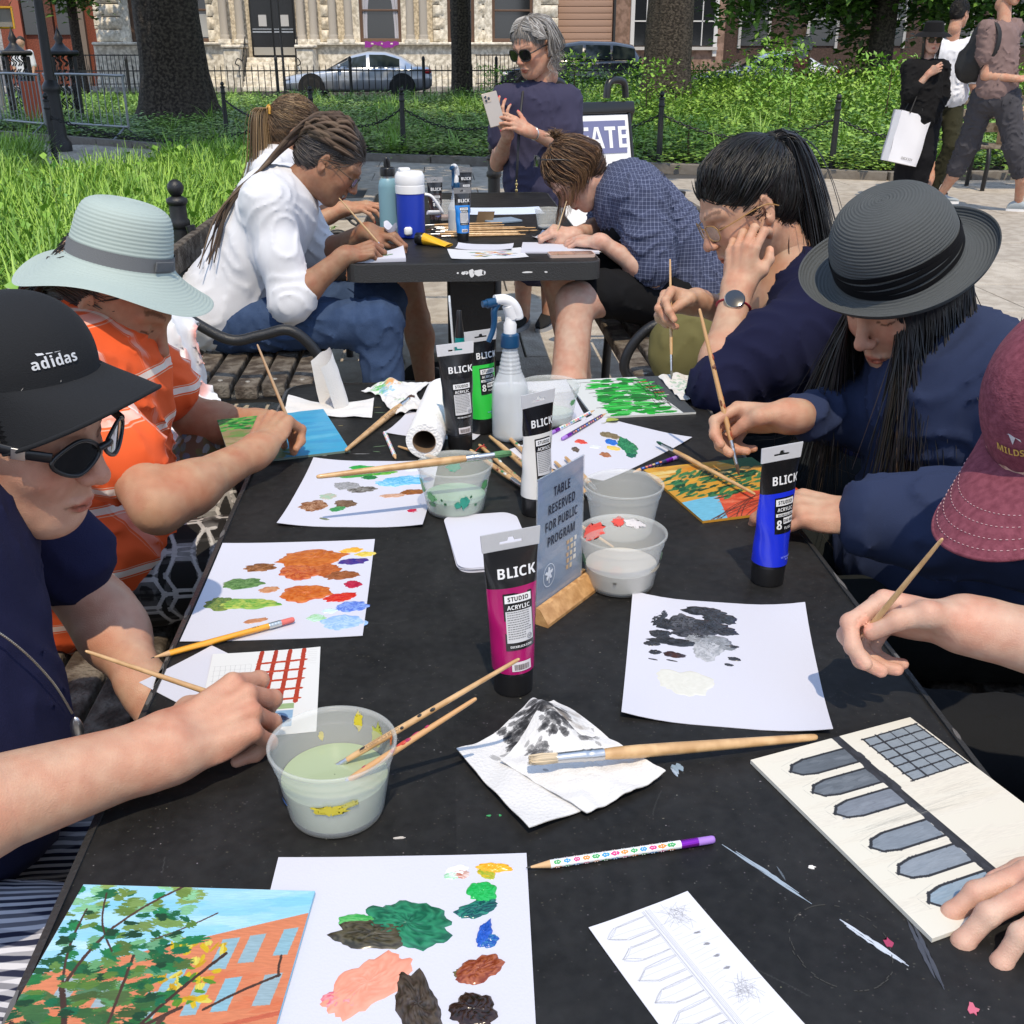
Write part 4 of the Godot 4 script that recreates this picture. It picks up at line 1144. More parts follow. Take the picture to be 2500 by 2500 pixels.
	part("cap", MB.new().lathe([[Vector2(.009, .165), Vector2(.0085, .17), Vector2(.0045, .20), Vector2(.0042, .213), Vector2(.0003, .214)]], 20), mt.black_plastic, mk)
	var bag := thing("clear_sleeve", "clear plastic sleeve with printed card leaning by the teal marker", "sleeve", Vector3(.018, TY, -1.945))
	part("card", MB.new().box(Vector3(0, .115, -.012), Vector3(.004, .23, .05), .001, Basis(Vector3.FORWARD, -.06)), M(.6, .62, .62, .5), bag)
	var yel := C3(.55, .45, .02); var red := C3(.75, .09, .07); var grn := C3(.12, .38, .14); var teal := C3(.02, .32, .22)
	deli_cup("clear plastic cup of olive water holding two brushes", Vector3(-.108, TY, -.815), C3(.34, .40, .25), .042, [[1.2, .95, .16, .016, yel, 1], [.75, .82, .25, .02, C3(.4, .42, .06), 1], [1.9, .72, .1, .008, yel, 1], [-1.55, .55, .62, .010, yel], [-1.2, .62, .3, .006, C3(.5, .46, .1)], [.25, .98, .12, .01, C3(.7, .14, .02), 1], [3.6, .4, .3, .005, C3(.05, .15, .45)]])
	deli_cup("clear plastic cup of milky green water under a long brush", Vector3(.011, TY, -1.515), C3(.28, .46, .31), .028, [[3.4, .7, .5, .02, grn], [3.9, .5, .35, .014, grn], [-.6, .75, .3, .014, grn], [-1.3, .42, .3, .018, teal], [-1.5, .36, .2, .01, teal], [1.6, .75, .4, .014, teal, 1], [-2.4, .3, .3, .006, C3(.05, .2, .08)], [-1.9, .38, .08, .004, C3(.02, .12, .05)], [-.9, .3, .1, .004, C3(.02, .14, .06)], [-2.0, .48, .06, .004, C3(.02, .12, .05)], [-1.1, .55, .08, .004, C3(.02, .12, .05)]])
	deli_cup("empty clear plastic cup behind the cup with red paint", Vector3(.249, TY, -1.418), null, 0)
	deli_cup("clear plastic cup of cloudy white water with red paint on its rim", Vector3(.221, TY, -1.252), C3(.50, .48, .43), .033, [[2.3, .86, .8, .02, red, 1], [1.5, 1.0, .3, .012, red, 1], [1.1, .98, .5, .01, C3(.75, .72, .72), 1], [3.3, .62, .3, .014, C3(.15, .3, .16)], [-.2, .62, .3, .010, C3(.2, .34, .2)], [-1.9, .3, .1, .003, C3(.15, .15, .14)], [-.6, .5, .5, .006, C3(.62, .55, .42)]])
	deli_cup("clear plastic cup of pale water beside the clear spray bottle", Vector3(.192, TY, -1.925), C3(.52, .62, .58), .022, [[-.7, .7, .3, .01, grn], [-2.0, .8, .3, .008, C3(.6, .3, .4)]])
	var wr_ := "BLICK ESSENTIALS ROUND"
	brush("paint brush leaning out of the olive water cup towards the magenta tube", Vector3(-.135, .772, -.83), Vector3(.060, .893, -.835), {"r": .0031, "print": wr_, "bc": C3(.3, .2, .1), "spots": 5, "sc": [C3(.02, .02, .02)], "fl": .03, "face": Vector3(0, .75, .65)})
	brush("paint brush with red stains leaning in the olive water cup", Vector3(-.13, .77, -.80), Vector3(.021, .858, -.828), {"r": .0032, "hc": C3(.55, .30, .12), "spots": 9, "sc": [C3(.35, .02, .08), C3(.5, .05, .03)], "bc": C3(.2, .1, .05)})
	brush("large round brush with blond bristles lying on the crumpled paper towel", Vector3(.069, .779, -.842), Vector3(.364, .7565, -.893), {"r": .0062, "fl": .048, "bl": .026, "bc": C3(.62, .5, .34), "nb": 220, "bulge": 1.15, "taper": .9, "fr": .95})
	brush("large round brush with green bristles lying across the green water cup", Vector3(.096, .842, -1.512), Vector3(-.186, .834, -1.452), {"r": .0058, "fl": .044, "bl": .026, "bc": C3(.10, .26, .11), "nb": 200, "bulge": 1.15, "taper": .8, "fr": .95})
	brush("flat brush with dark brown bristles lying before the painted paper towel", Vector3(-.066, .758, -2.09), Vector3(-.174, .757, -1.776), {"r": .0062, "fl": .045, "bl": .024, "bc": C3(.10, .05, .03), "nb": 220, "flat": 1.5, "taper": 1.0, "print": "BLICK ESSENTIALS 14", "face": Vector3(.6, .7, .5)})
	brush("paint brush lying across the dark green sunset painting", Vector3(.366, .762, -1.775), Vector3(.470, .765, -1.515), {"r": .0040, "fl": .038, "bl": .018, "bc": C3(.02, .12, .07)})
	brush("thin paint brush lying under the paper towel roll", Vector3(.02, .756, -1.69), Vector3(-.085, .7545, -1.80), {"r": .0034})
	for q in [[.139, -1.54, .056, -1.79], [.150, -1.60, .076, -1.83], [.162, -1.565, .088, -1.80], [.124, -1.565, .04, -1.76], [.176, -1.60, .10, -1.86]]:
		brush("wooden brush lying in a bundle between the white tube and the green water cup", Vector3(q[0], .757 + .004 * absf(sin(q[0] * 90)), q[1]), Vector3(q[2], .757 + .003 * absf(sin(q[0] * 70)), q[3]), {"r": .0048, "fl": .034, "bl": .02, "bc": C3(.16, .12, .08), "group": "brushes bundled behind the white tube", "spots": 4, "sc": [C3(.05, .2, .08), C3(.6, .6, .55), C3(.2, .05, .03)], "print": "BLICK ESSENTIALS"})
	for q in [[.206, -1.53, .15, -1.72, C3(.5, .45, .33)], [.226, -1.50, .18, -1.70, C3(.08, .04, .03)], [.236, -1.54, .2, -1.72, C3(.05, .05, .05)]]:
		brush("stained brush lying between the empty cup and the sign", Vector3(q[0], .758, q[1]), Vector3(q[2], .757, q[3]), {"r": .0046, "fl": .03, "bl": .022, "bc": q[4], "nb": 130, "taper": 1.0, "group": "stained brushes behind the sign", "spots": 4, "sc": [C3(.2, .08, .04), C3(.5, .5, .4)]})
	brush("slim brush handle sticking out behind the wooden sign stand", Vector3(.172, .757, -1.47), Vector3(.228, .7545, -1.36), {"r": .0026})
	pencil("yellow wooden pencil with pink eraser lying on the orange palette", Vector3(-.341, .7565, -1.092), Vector3(-.19, .7565, -1.174), "yellow")
	pencil("white pencil with small colourful printed figures and purple eraser", Vector3(.058, .7545, -.725), Vector3(.226, .7545, -.7505), "monster")
	pencil("colourful patterned pencil lying beside the flat brush", Vector3(-.086, .7545, -1.732), Vector3(-.117, .7545, -1.905), "stub")
	pencil("white patterned pencil lying against the pale water cup", Vector3(.286, .7545, -1.985), Vector3(.186, .7545, -1.85), "monster")
	pencil("dark blue patterned pencil lying next to the white patterned one", Vector3(.306, .7545, -1.965), Vector3(.205, .7545, -1.82), "dark")
	pencil("dark blue patterned pencil lying beside the sunset painting", Vector3(.30, .7545, -1.645), Vector3(.392, .7545, -1.715), "dark")
	var nz := FastNoiseLite.new(); nz.seed = 31; nz.frequency = 1.0; nz.fractal_octaves = 2
	var tw := crumple("paper_towel", "crumpled white paper towel with black smudges under the large brush", "paper towel", [Vector2(.002, -.893), Vector2(.106, -.973), Vector2(.196, -.845), Vector2(.064, -.768)], func(u: float, v: float):
		var hump := .026 * exp(-(pow((u - .72) / .22, 2) + pow((v - .22) / .22, 2)))
		var fold := .008 * exp(-pow((u * .8 + v * .35 - .62) / .06, 2)) * (1 - v)
		return hump + fold + maxf(0, .004 + .006 * nz.get_noise_2d(u * 1.6, v * 1.6)) + .004 * pow(absf(u - .5) * 2, 3), towel_mat([[150, 40, 34, 16, .5, 90, Color(.12, .12, .13), .8], [110, 75, 24, 12, .9, 40, Color(.25, .25, .26), .5], [200, 80, 20, 12, .4, 30, Color(.5, .45, .4), .3]], 2), 44)
	var fl2 := crumple("paper_towel", "folded upper layer of white paper towel lying on the smudged towel", "paper towel", [Vector2(.044, -.872), Vector2(.112, -.955), Vector2(.199, -.838), Vector2(.118, -.79)], func(u: float, v: float):
		return .0065 + .027 * exp(-(pow((u - .62) / .26, 2) + pow((v - .1) / .26, 2))) + .003 * nz.get_noise_2d(u * 3 + 9, v * 3) + .005 * pow(u, 6) * v, towel_mat([[170, 46, 26, 12, .4, 60, Color(.13, .13, .14), .7], [70, 60, 16, 14, .4, 40, Color(.2, .2, .21), .5], [215, 90, 14, 14, .2, 24, Color(.2, .2, .21), .5]], 3), 36)
	var tw2 := thing("paper_towel", "white paper towel folded upright behind the sky painting", "paper towel", Vector3(-.235, TY, -2.06))
	var rib := MB.new()
	rib.grid(30, 20, func(u, v):
		var a: float = lerpf(-2.2, 1.3, u)
		var rr: float = .034 + .012 * v
		return Vector3(.01 + cos(a) * rr * (1.1 - .5 * v) - .018 * v, .001 + v * (.115 - .03 * absf(u - .45) * 2) + .006 * nz.get_noise_2d(u * 2, v * 2), sin(a) * rr * .6 + .01))
	part("upright_fold", rib, towel_mat([], 4), tw2)
	part("flat_fold", MB.new().grid(20, 20, func(u, v): return Vector3(-.075 + u * .17, .003 + .012 * pow(absf(u - .5) * 2, 2) * v + .004 * nz.get_noise_2d(u * 2 + 4, v * 2), .06 - v * .09 + .03 * u)), towel_mat([], 4), tw2)
	crumple("paper_towel", "paper towel blotted with green, yellow and orange paint", "paper towel", [Vector2(-.172, -2.15), Vector2(-.115, -2.205), Vector2(-.03, -2.205), Vector2(-.075, -2.06)], func(u: float, v: float): return .02 * exp(-(pow((u - .5) / .25, 2) + pow((v - .35) / .25, 2))) + .010 * absf(nz.get_noise_2d(u * 1.6, v * 1.6 + 5)), towel_mat([[70, 60, 30, 20, .2, 60, Color(.30, .72, .30), .6], [150, 50, 30, 20, .2, 50, Color(.55, .80, .35), .6], [110, 100, 26, 14, .2, 40, Color(.88, .62, .35), .6], [60, 110, 20, 20, .2, 30, Color(.45, .72, .85), .6], [190, 90, 20, 16, .2, 30, Color(.75, .80, .35), .6]], 6), 34)
	crumple("paper_towel", "crumpled tissue lying before the blotted paper towel", "paper towel", [Vector2(-.13, -2.09), Vector2(-.06, -2.11), Vector2(-.035, -2.0), Vector2(-.10, -1.98)], func(u: float, v: float): return .004 + .016 * absf(nz.get_noise_2d(u * 1.5 + 8, v * 1.5 + 5)), towel_mat([[100, 60, 30, 20, .2, 14, Color(.5, .7, .5), .4]], 7), 26)
	crumple("paper_towel", "white paper towel blotted with pale green beside the forest painting", "paper towel", [Vector2(.45, -2.20), Vector2(.545, -2.205), Vector2(.555, -2.06), Vector2(.462, -2.03)], func(u: float, v: float): return .004 + .014 * absf(nz.get_noise_2d(u * 1.4 + 3, v * 1.4)), towel_mat([[90, 120, 30, 40, .2, 50, Color(.35, .62, .45), .5], [150, 80, 20, 20, .2, 20, Color(.6, .58, .5), .5]], 8), 26)
	var roll := thing("paper_towel_roll", "roll of white paper towel lying beside the black paint tube", "paper towel roll", Vector3(-.038, TY + .0315, -1.745))
	roll.basis = look(Vector3.ZERO, Vector3(.115, .0, -.99)).basis
	var zr := [[Vector2(.0195, 0), Vector2(.0312, .0005)], [Vector2(.0312, .0005), Vector2(.0318, .002), Vector2(.0318, .278), Vector2(.031, .279)]]
	var rxf := Transform3D(Basis(Vector3.RIGHT, Vector3(0, 0, 1), Vector3(0, -1, 0)), Vector3.ZERO)
	part("paper_winding", MB.new().lathe(zr, 48, rxf, func(t, p): return p * Vector3(1 + .02 * sin(t * 2), 1, 1 + .02 * cos(t * 3))), M(.80, .79, .77, .95, {"n": ntex(.16, FastNoiseLite.TYPE_CELLULAR, 5.0, 1), "ns": .5, "tri": 6.0}), roll)
	part("card_core", MB.new().lathe([[Vector2(.0200, -.001), Vector2(.0192, -.001), Vector2(.0188, .26), Vector2(.0003, .26)]], 36, rxf), M(.20, .13, .075, .9), roll)
	spray_bottle("clear spray bottle with blue and white trigger head", Vector3(.114, TY, -1.845), 112.0, .96)
	var sg := thing("table_sign", "acrylic table sign in a wooden stand reading table reserved for public program", "sign", Vector3(.139, TY, -1.206), "", atan2(.79, .61))
	var prism := MB.new(); prism.x = Transform3D(Basis(Vector3(0, 0, 1), Vector3(1, 0, 0), Vector3(0, 1, 0)), Vector3(-.063, 0, 0))
	for half in [-1, 1]:   # the stand is split by the slot for the panel
		prism.slab(PackedVector2Array([Vector2(half * .0022, .0), Vector2(half * .020, .0), Vector2(half * .020, .004), Vector2(half * .008, .0215), Vector2(half * .0022, .0222)]), 0, .126)
	prism.slab(PackedVector2Array([Vector2(-.0022, 0), Vector2(.0022, 0), Vector2(.0022, .008), Vector2(-.0022, .008)]), 0.0005, .1255)
	part("wooden_stand", prism, M(.62, .36, .15, .45, {"clear": .3, "t": ctex(.03, Color(.8, .74, .66), Color(1, 1, 1)), "tri": 9.0}), sg)
	var pn := MB.new().box(Vector3(-.006, .098, 0), Vector3(.106, .176, .0026), .0004)
	part("acrylic_panel", pn, M(.6, .68, .75, .04, {"a": .25, "spec": .6}), sg)
	var P := Pic.new(160, 260, Color(.42, .52, .66), 21)
	for k in 120: P.dab(P.r.randf() * 160, P.r.randf() * 260, 40, 9, P.r.randf_range(-.4, .2), [Color(.46, .58, .72), Color(.58, .66, .76), Color(.42, .54, .70), Color(.68, .68, .74)][k % 4], .5, .35)
	part("printed_insert", MB.new().face2(Vector3(-.058, .012, .0), Vector3(.046, .012, .0), Vector3(.046, .185, .0), Vector3(-.058, .185, .0)), P.mat(.4), sg)
	var ink := M(.008, .014, .035, .5); var y := .160
	for w in ["TABLE", "RESERVED", "FOR PUBLIC", "PROGRAM"]:
		part("lettering", warp(text_mb(w, .0122), func(p): return p * Vector3(.78, 1, 1) + Vector3(-.006, y, .0018)), ink, sg)
		y -= .0205
	part("emblem_ring", MB.new().grid(30, 1, func(u, v): return Vector3(-.033 + cos(u * TAU) * (.0125 + v * .0008), .054 + sin(u * TAU) * (.0125 + v * .0008) * 1.15, .0018)), M(.7, .74, .8, .5), sg)
	var leaf := PackedVector2Array()
	for k in 40:
		var a := TAU * k / 40
		var q := .0062 * (1 + .45 * cos(a * 5 - PI / 2 * 5) + .15 * cos(a * 15))
		leaf.append(Vector2(cos(a) * q, sin(a) * q))
	var lm := MB.new(); lm.x = Transform3D(Basis(Vector3.RIGHT, Vector3(0, 0, 1), Vector3(0, 1, 0)), Vector3(-.033, .056, .0016)); lm.slab(leaf, 0, .0003); lm.x = Transform3D()
	lm.box(Vector3(-.033, .047, .0018), Vector3(.001, .008, .0003))
	part("leaf_emblem", lm, M(.7, .74, .8, .5), sg)
	var rl := RandomNumberGenerator.new(); rl.seed = 3
	for k in 14:    # small tan and white mark, too faint to read
		var mk2 := MB.new().box(Vector3(.010 + (k % 3) * .0085 + rl.randf_range(-.001, .001), .082 - (k / 3) * .0085, .0018), Vector3(rl.randf_range(.003, .0065), rl.randf_range(.004, .006), .0003))
		part("printed_mark", mk2, [M(.55, .36, .2, .5), M(.62, .5, .34, .5), M(.7, .66, .6, .5)][k % 3], sg)
	var lf := MB.new()
	lf.grid(10, 8, func(u, v):
		var w := sin(PI * pow(u, .8)) * .010
		return Vector3(-.014 + u * .03, .002 + .005 * absf(v - .5) + .002 * sin(u * 4), (v - .5) * 2 * w + .004 * sin(u * 3)))
	var lo := thing("fallen_leaf", "small yellow green leaf fallen on the table by the forest painting", "leaf", Vector3(.31, TY, -1.925), "", .6)
	part("blade", lf, M(.30, .34, .06, .5), lo)
	part("stalk", MB.new().tube([Vector3(-.014, .002, 0), Vector3(-.022, .003, .003), Vector3(-.028, .004, .002)], .0005, 5), M(.3, .3, .08, .6), lo)
	var sc := thing("twist_tie", "red wire loop lying beside the foot of the black tube", "wire", Vector3(.06, TY, -1.775))
	part("wire", MB.new().tube(spline([Vector3(-.01, .002, 0), Vector3(0, .012, .004), Vector3(.008, .006, 0), Vector3(.0, .002, -.004), Vector3(.004, .014, .002)], 6), .0012, 6), M(.5, .06, .04, .4), sc)
func spray_bottle(label: String, at: Vector3, yaw: float, s: float, col := Color(.003, .05, .13)) -> Node3D:
	var t := thing("spray_bottle", label, "spray bottle", at, "", deg_to_rad(yaw))
	t.scale = Vector3.ONE * s
	var wall := [[Vector2(.001, .002), Vector2(.028, .001), Vector2(.0325, .004), Vector2(.0335, .012), Vector2(.0335, .09), Vector2(.032, .104), Vector2(.026, .118), Vector2(.0215, .128)]]
	var y := .128
	var ring := []
	for k in 25: ring.append(Vector2(.0212 - k * .00034 + .0006 * sin(k * PI / 2), y + k * .00185))
	wall.append(ring); wall.append([ring[-1], Vector2(.0125, .178)])
	part("bottle", MB.new().lathe(wall, 48), M(.74, .77, .78, .3, {"a": .52, "spec": .5}), t)
	part("water", MB.new().lathe([[Vector2(.001, .004), Vector2(.028, .004), Vector2(.0318, .008), Vector2(.0322, .088), Vector2(.0317, .096)], [Vector2(.0317, .096), Vector2(.001, .096)]], 36), M(.62, .68, .70, .05, {"a": .5}), t)
	part("dip_tube", MB.new().tube([Vector3(0, .01, .004), Vector3(0, .18, 0)], .002, 8), M(.75, .77, .78, .3), t)
	var blue := M(col.r, col.g, col.b, .35)
	part("collar", MB.new().lathe([[Vector2(.012, .174), Vector2(.0165, .174), Vector2(.017, .176), Vector2(.0168, .196), Vector2(.014, .199), Vector2(.011, .200)]], 60, Transform3D(), func(a, p): return p * Vector3(1 + .02 * sin(a * 30), 1, 1 + .02 * sin(a * 30))), blue, t)
	var f := MB.new()
	f.lathe([[Vector2(.0115, .199), Vector2(.0118, .216), Vector2(.009, .222), Vector2(.0085, .232)]], 28)
	f.tube(spline([Vector3(0, .224, .016), Vector3(0, .236, .013), Vector3(0, .252, .003), Vector3(0, .261, -.012), Vector3(0, .262, -.03)], 4), [.009, .0105, .0105, .0105, .0108, .011, .011, .011, .0108, .0106, .0104, .010, .010, .0095, .009, .009, .009], 14)
	f.tube([Vector3(0, .226, .004), Vector3(0, .25, -.004)], [.0105, .011], 14)
	part("spray_head", f, mt.white_plastic, t)
	part("nozzle", MB.new().tube([Vector3(0, .258, -.028), Vector3(0, .257, -.046)], [.0085, .0085], 12).tube([Vector3(0, .257, -.046), Vector3(0, .257, -.054)], [.0065, .006], 12), blue, t)
	part("trigger", MB.new().tube(spline([Vector3(0, .257, -.022), Vector3(0, .244, -.031), Vector3(0, .226, -.031), Vector3(0, .208, -.034), Vector3(0, .188, -.043)], 4), [.0055, .006, .006, .0062, .0062, .006, .006, .0058, .0056, .0055, .0054, .0052, .005, .005, .005, .0048, .0045], 10), blue, t)
	return t
var head_f: Field
var head_m: Field
func make_head(cell: float, male := false) -> Field:    # local: +z face, +y up, origin between the ears
	var f := field(cell)
	f.ell(Vector3(0, .032, -.012), Vector3(.076, .088, .098), .03)
	f.ell(Vector3(0, -.028, .028), Vector3(.062 if not male else .064, .075, .062), .035)
	f.ell(Vector3(0, -.075, .036), Vector3(.047 if not male else .052, .042, .046), .03)
	f.ell(Vector3(0, -.106, .066), Vector3(.020 if not male else .025, .016, .016), .025)
	for s in [-1, 1]:
		f.cap(Vector3(s * .05, -.055, .0), Vector3(s * .022, -.1, .055), .018, .016, .03)
		f.ell(Vector3(s * .036, -.034, .062), Vector3(.022, .020, .020), .022)
		f.cap(Vector3(s * .012, .019, .089), Vector3(s * .045, .020, .070), .0085, .008, .014)
	f.cap(Vector3(0, .012, .088), Vector3(0, -.034, .109), .0068, .0098, .012)
	f.ell(Vector3(0, -.037, .1105), Vector3(.0098, .0088, .0090), .007)
	for s in [-1, 1]:
		f.ell(Vector3(s * .0118, -.0405, .1005), Vector3(.0068, .0072, .0095), .006)
	f.cap(Vector3(0, -.056, .092), Vector3(0, -.068, .094), .006, .007, .012)
	for s in [-1, 1]:
		f.ell(Vector3(s * .0315, -.0035, .0965), Vector3(.0165, .0105, .012), .012, Basis.IDENTITY, true)
	for s in [-1, 1]:
		f.ell(Vector3(s * .0315, -.004, .0735), Vector3(.0132, .0125, .0125), .003)
	f.cap(Vector3(-.019, -.0725, .0855), Vector3(.019, -.0725, .0855), .0035, .0035, .006)
	f.ell(Vector3(0, -.0710, .0930), Vector3(.017, .0048, .0062), .005)
	f.ell(Vector3(0, -.0810, .0915), Vector3(.015, .0052, .0066), .005)
	f.cap(Vector3(-.021, -.0762, .0955), Vector3(.021, -.0762, .0955), .0012, .0012, .002, true)
	for s in [-1, 1]:
		f.ell(Vector3(s * .0055, -.0475, .1065), Vector3(.003, .003, .004), .003, Basis.IDENTITY, true)
		var eb := Basis(Vector3(0, 1, 0), s * .45) * Basis(Vector3(1, 0, 0), -.15)
		f.ell(Vector3(s * .0775, -.006, -.010), Vector3(.0055, .031, .018), .006, eb)
		f.ell(Vector3(s * .076, -.034, -.004), Vector3(.006, .010, .009), .006)
		f.ell(Vector3(s * .0835, -.006, -.004), Vector3(.006, .019, .0095), .004, eb, true)
	f.cap(Vector3(0, -.06, -.024), Vector3(0, -.15, -.045), .052 if not male else .058, .050 if not male else .058, .03)
	return f
var hair_f: Field
func make_hair_base() -> Field:
	var f := field(.005)
	f.ell(Vector3(0, .033, -.013), Vector3(.0795, .0915, .1015), .02)
	f.ell(Vector3(0, -.02, -.045), Vector3(.066, .062, .062), .03)
	f.ell(Vector3(0, -.045, .085), Vector3(.080, .098, .075), .015, Basis.IDENTITY, true)
	for s in [-1, 1]: f.ell(Vector3(s * .088, -.018, .006), Vector3(.024, .042, .034), .012, Basis.IDENTITY, true)
	return f
func hair_base(p: Node3D, X: Transform3D, c: Color, to := Vector3(0, -.02, -.13), n := 1500):
	var ix := hair_f.outV.size()
	strands(p, "hair", n, func(r: RandomNumberGenerator, i):
		var k := r.randi() % ix
		var v := hair_f.outV[k]; var nn := hair_f.outN[k]
		if v.dot(nn) < 0: return []
		var d := to - v; d = (d - nn * d.dot(nn)).normalized() + Vector3(r.randfn(), r.randfn(), r.randfn()) * .08
		return [X * (v - d * .008 + nn * .0008), X * (v + d * .014 + nn * .0028), X * (v + d * .034 + nn * .0005)], .0015, c * .5, c * 1.7, 77, .5, 2)
	wpart("hair", fuse([[hair_f, X]]), M(c.r, c.g, c.b, .5, {"n": ntex(.12, 0, 6.0), "ns": .8, "tri": 10.0}), p)
func head_tint(brow: Color, lip := Color(.86, .50, .48), makeup := 0.0) -> Callable:
	var n := FastNoiseLite.new(); n.seed = 4; n.frequency = 60.0; n.fractal_octaves = 3
	return func(p: Vector3) -> Color:
		var m := n.get_noise_3dv(p); var m2 := n.get_noise_3dv(p * .35)
		var c := Color(1.0 + .12 * m, 1.0 + .18 * m - .12 * m2, 1.0 + .2 * m - .15 * m2)
		if p.z > .03:
			var blush := clampf(1.2 - Vector2(absf(p.x) - .04, p.y + .034).length() / .03, 0, 1) * .14 + clampf(1.2 - Vector2(p.x, p.y + .037).length() / .016, 0, 1) * .14
			c.g *= 1 - blush; c.b *= 1 - blush
		if p.z > .078:
			var q := Vector2(p.x / .021, (p.y + .0765) / (.0105 * (1.15 - pow(p.x / .021, 2) * .7)))
			if q.length() < 1.0: c = c.lerp(c * lip, clampf((1.0 - q.length()) * 4, 0, 1))
			if absf(p.y + .0762) < .0016 and absf(p.x) < .022: c *= .55
		if p.z > .05 and absf(p.x) > .012 and absf(p.x) < .052:
			var by := .0225 + .006 * sin((absf(p.x) - .012) / .04 * 2.4)
			if absf(p.y - by) < .0032: c = c.lerp(brow, .55)
			var ex := absf(p.x) - .0315
			if absf(ex) < .0145:
				var ly := -.0085 + ex * ex * 16.0
				if absf(p.y - ly) < .0016: c = c.lerp(Color(.12, .09, .08), .85)
		c *= .78
		c.a = 1
		return c
func skin_tint(nails := [], nail_c := Color(1, .93, .93)) -> Callable:
	var n := FastNoiseLite.new(); n.seed = 9; n.frequency = 45.0; n.fractal_octaves = 3
	return func(p: Vector3) -> Color:
		var m := n.get_noise_3dv(p); var m2 := n.get_noise_3dv(p * .35 + Vector3.ONE)
		var c := Color(1.0 + .12 * m, 1.0 + .22 * m - .24 * m2, 1.0 + .24 * m - .30 * m2)
		c *= .78
		for q in nails:
			var d: Vector3 = p - q[0]
			if d.length_squared() < .0004:
				var l := d.length()
				if l < .016: c = c.lerp(c * Color(1.05, .86, .84), .5 * (1 - l / .016))
				if d.dot(q[1]) > .0035 and absf(d.dot(q[2])) < .0052 and absf(d.dot(q[3])) < .0066: c = nail_c
		c.a = 1
		return c
func torso(f: Field, hip: Vector3, chest: Vector3, shl: Vector3, shr: Vector3, g := 0.0, w := 1.0, belly := 1.0):
	var sp := (chest - hip).normalized()
	var sd := (shl - shr); sd = (sd - sp * sd.dot(sp)).normalized()
	var b := Basis(sd, sp, sd.cross(sp))
	var G := Vector3.ONE * g
	f.ell(hip, Vector3(.168, .12, .13) * w + G, .08, b)
	f.ell(hip.lerp(chest, .45) + b.z * .01, Vector3(.145, .16, .118 * belly) * w + G, .08, b)
	f.ell(chest, Vector3(.158, .165, .118) * w + G, .08, b)
	f.ell(chest + sp * .10, Vector3(.12, .08, .085) * w + G, .06, b)
	for s in [shl, shr]: f.cap(chest + sp * .09, s, .07 * w + g, .052 * w + g, .06)
const GRIP := [[38, 55, 28], [48, 62, 30], [58, 72, 40], [62, 72, 42]]
const LOOSE := [[18, 22, 12], [20, 26, 14], [24, 30, 16], [28, 32, 18]]
func hand(f: Field, X: Transform3D, side: int, curls: Array, thumb := [], spread := 1.0) -> Array:
	var nails := []
	var s := float(side)
	var P := func(x, y, z) -> Vector3: return X * Vector3(x, y, z * s)
	f.cap(P.call(-.012, 0, .006), P.call(.01, 0, .012), .0175, .0180, .02)
	f.cap(P.call(-.012, 0, -.006), P.call(.01, 0, -.012), .0175, .0175, .02)
	var kn := [[.088, .003, .026], [.092, .005, .007], [.086, .003, -.012], [.077, -.001, -.029]]
	var ln := [[.045, .026, .021], [.049, .030, .022], [.045, .028, .021], [.035, .020, .019]]
	var rd := [.0092, .0094, .0088, .0078]
	f.ell(P.call(.048, -.007, -.002), Vector3(.046, .0125, .036), .012, X.basis.orthonormalized())
	for i in 4:
		var k: Array = kn[i]
		var K: Vector3 = P.call(k[0], k[1], k[2])
		f.cap(P.call(.0, 0, k[2] * .45), K, .0135, rd[i] + .0012, .008)
		f.cap(P.call(.02, .009, k[2] * .6), K + X.basis * Vector3(0, .0045, 0), .0022, .0055, .006)
		var a := 0.0
		var yaw: float = deg_to_rad([8.0, 1.5, -5.0, -12.0][i]) * spread
		var p := Vector3(k[0], k[1], k[2])
		var prev := K
		var r0: float = rd[i] + .0008
		for j in 3:
			a += deg_to_rad(curls[i][j])
			var d := Vector3(cos(a) * cos(yaw), -sin(a), cos(a) * sin(yaw))
			p += d * ln[i][j]
			var q: Vector3 = P.call(p.x, p.y, p.z)
			var r1: float = rd[i] * [.95, .88, .76][j]
			f.cap(prev, q, r0, r1, .0026)
			if j < 2: f.ell(q + X.basis * Vector3(0, .001, 0), Vector3.ONE * (r1 + .0006), .004)
			if j == 2:
				var dw: Vector3 = (q - prev).normalized()
				var upw: Vector3 = (X.basis * Vector3(sin(a) * cos(yaw), cos(a), sin(a) * sin(yaw) * s)).normalized()
				nails.append([q, upw, upw.cross(dw).normalized(), dw])
			prev = q; r0 = r1
	var T := thumb if thumb.size() else [[.050, -.016, .038], [.076, -.026, .026], [.096, -.034, .014]]
	f.cap(P.call(.012, -.004, .014), P.call(T[0][0], T[0][1], T[0][2]), .0165, .0125, .014)
	f.cap(P.call(.06, -.004, .018), P.call(T[0][0], T[0][1], T[0][2]), .010, .0100, .012)
	f.cap(P.call(T[0][0], T[0][1], T[0][2]), P.call(T[1][0], T[1][1], T[1][2]), .0122, .0104, .004)
	f.cap(P.call(T[1][0], T[1][1], T[1][2]), P.call(T[2][0], T[2][1], T[2][2]), .0106, .0086, .004)
	var q1: Vector3 = P.call(T[2][0], T[2][1], T[2][2]); var q0: Vector3 = P.call(T[1][0], T[1][1], T[1][2])
	var dw2 := (q1 - q0).normalized()
	var out := (X.basis * Vector3(.25, .55, .8 * s)).normalized(); out = (out - dw2 * out.dot(dw2)).normalized()
	nails.append([q1, out, out.cross(dw2).normalized(), dw2])
	return nails
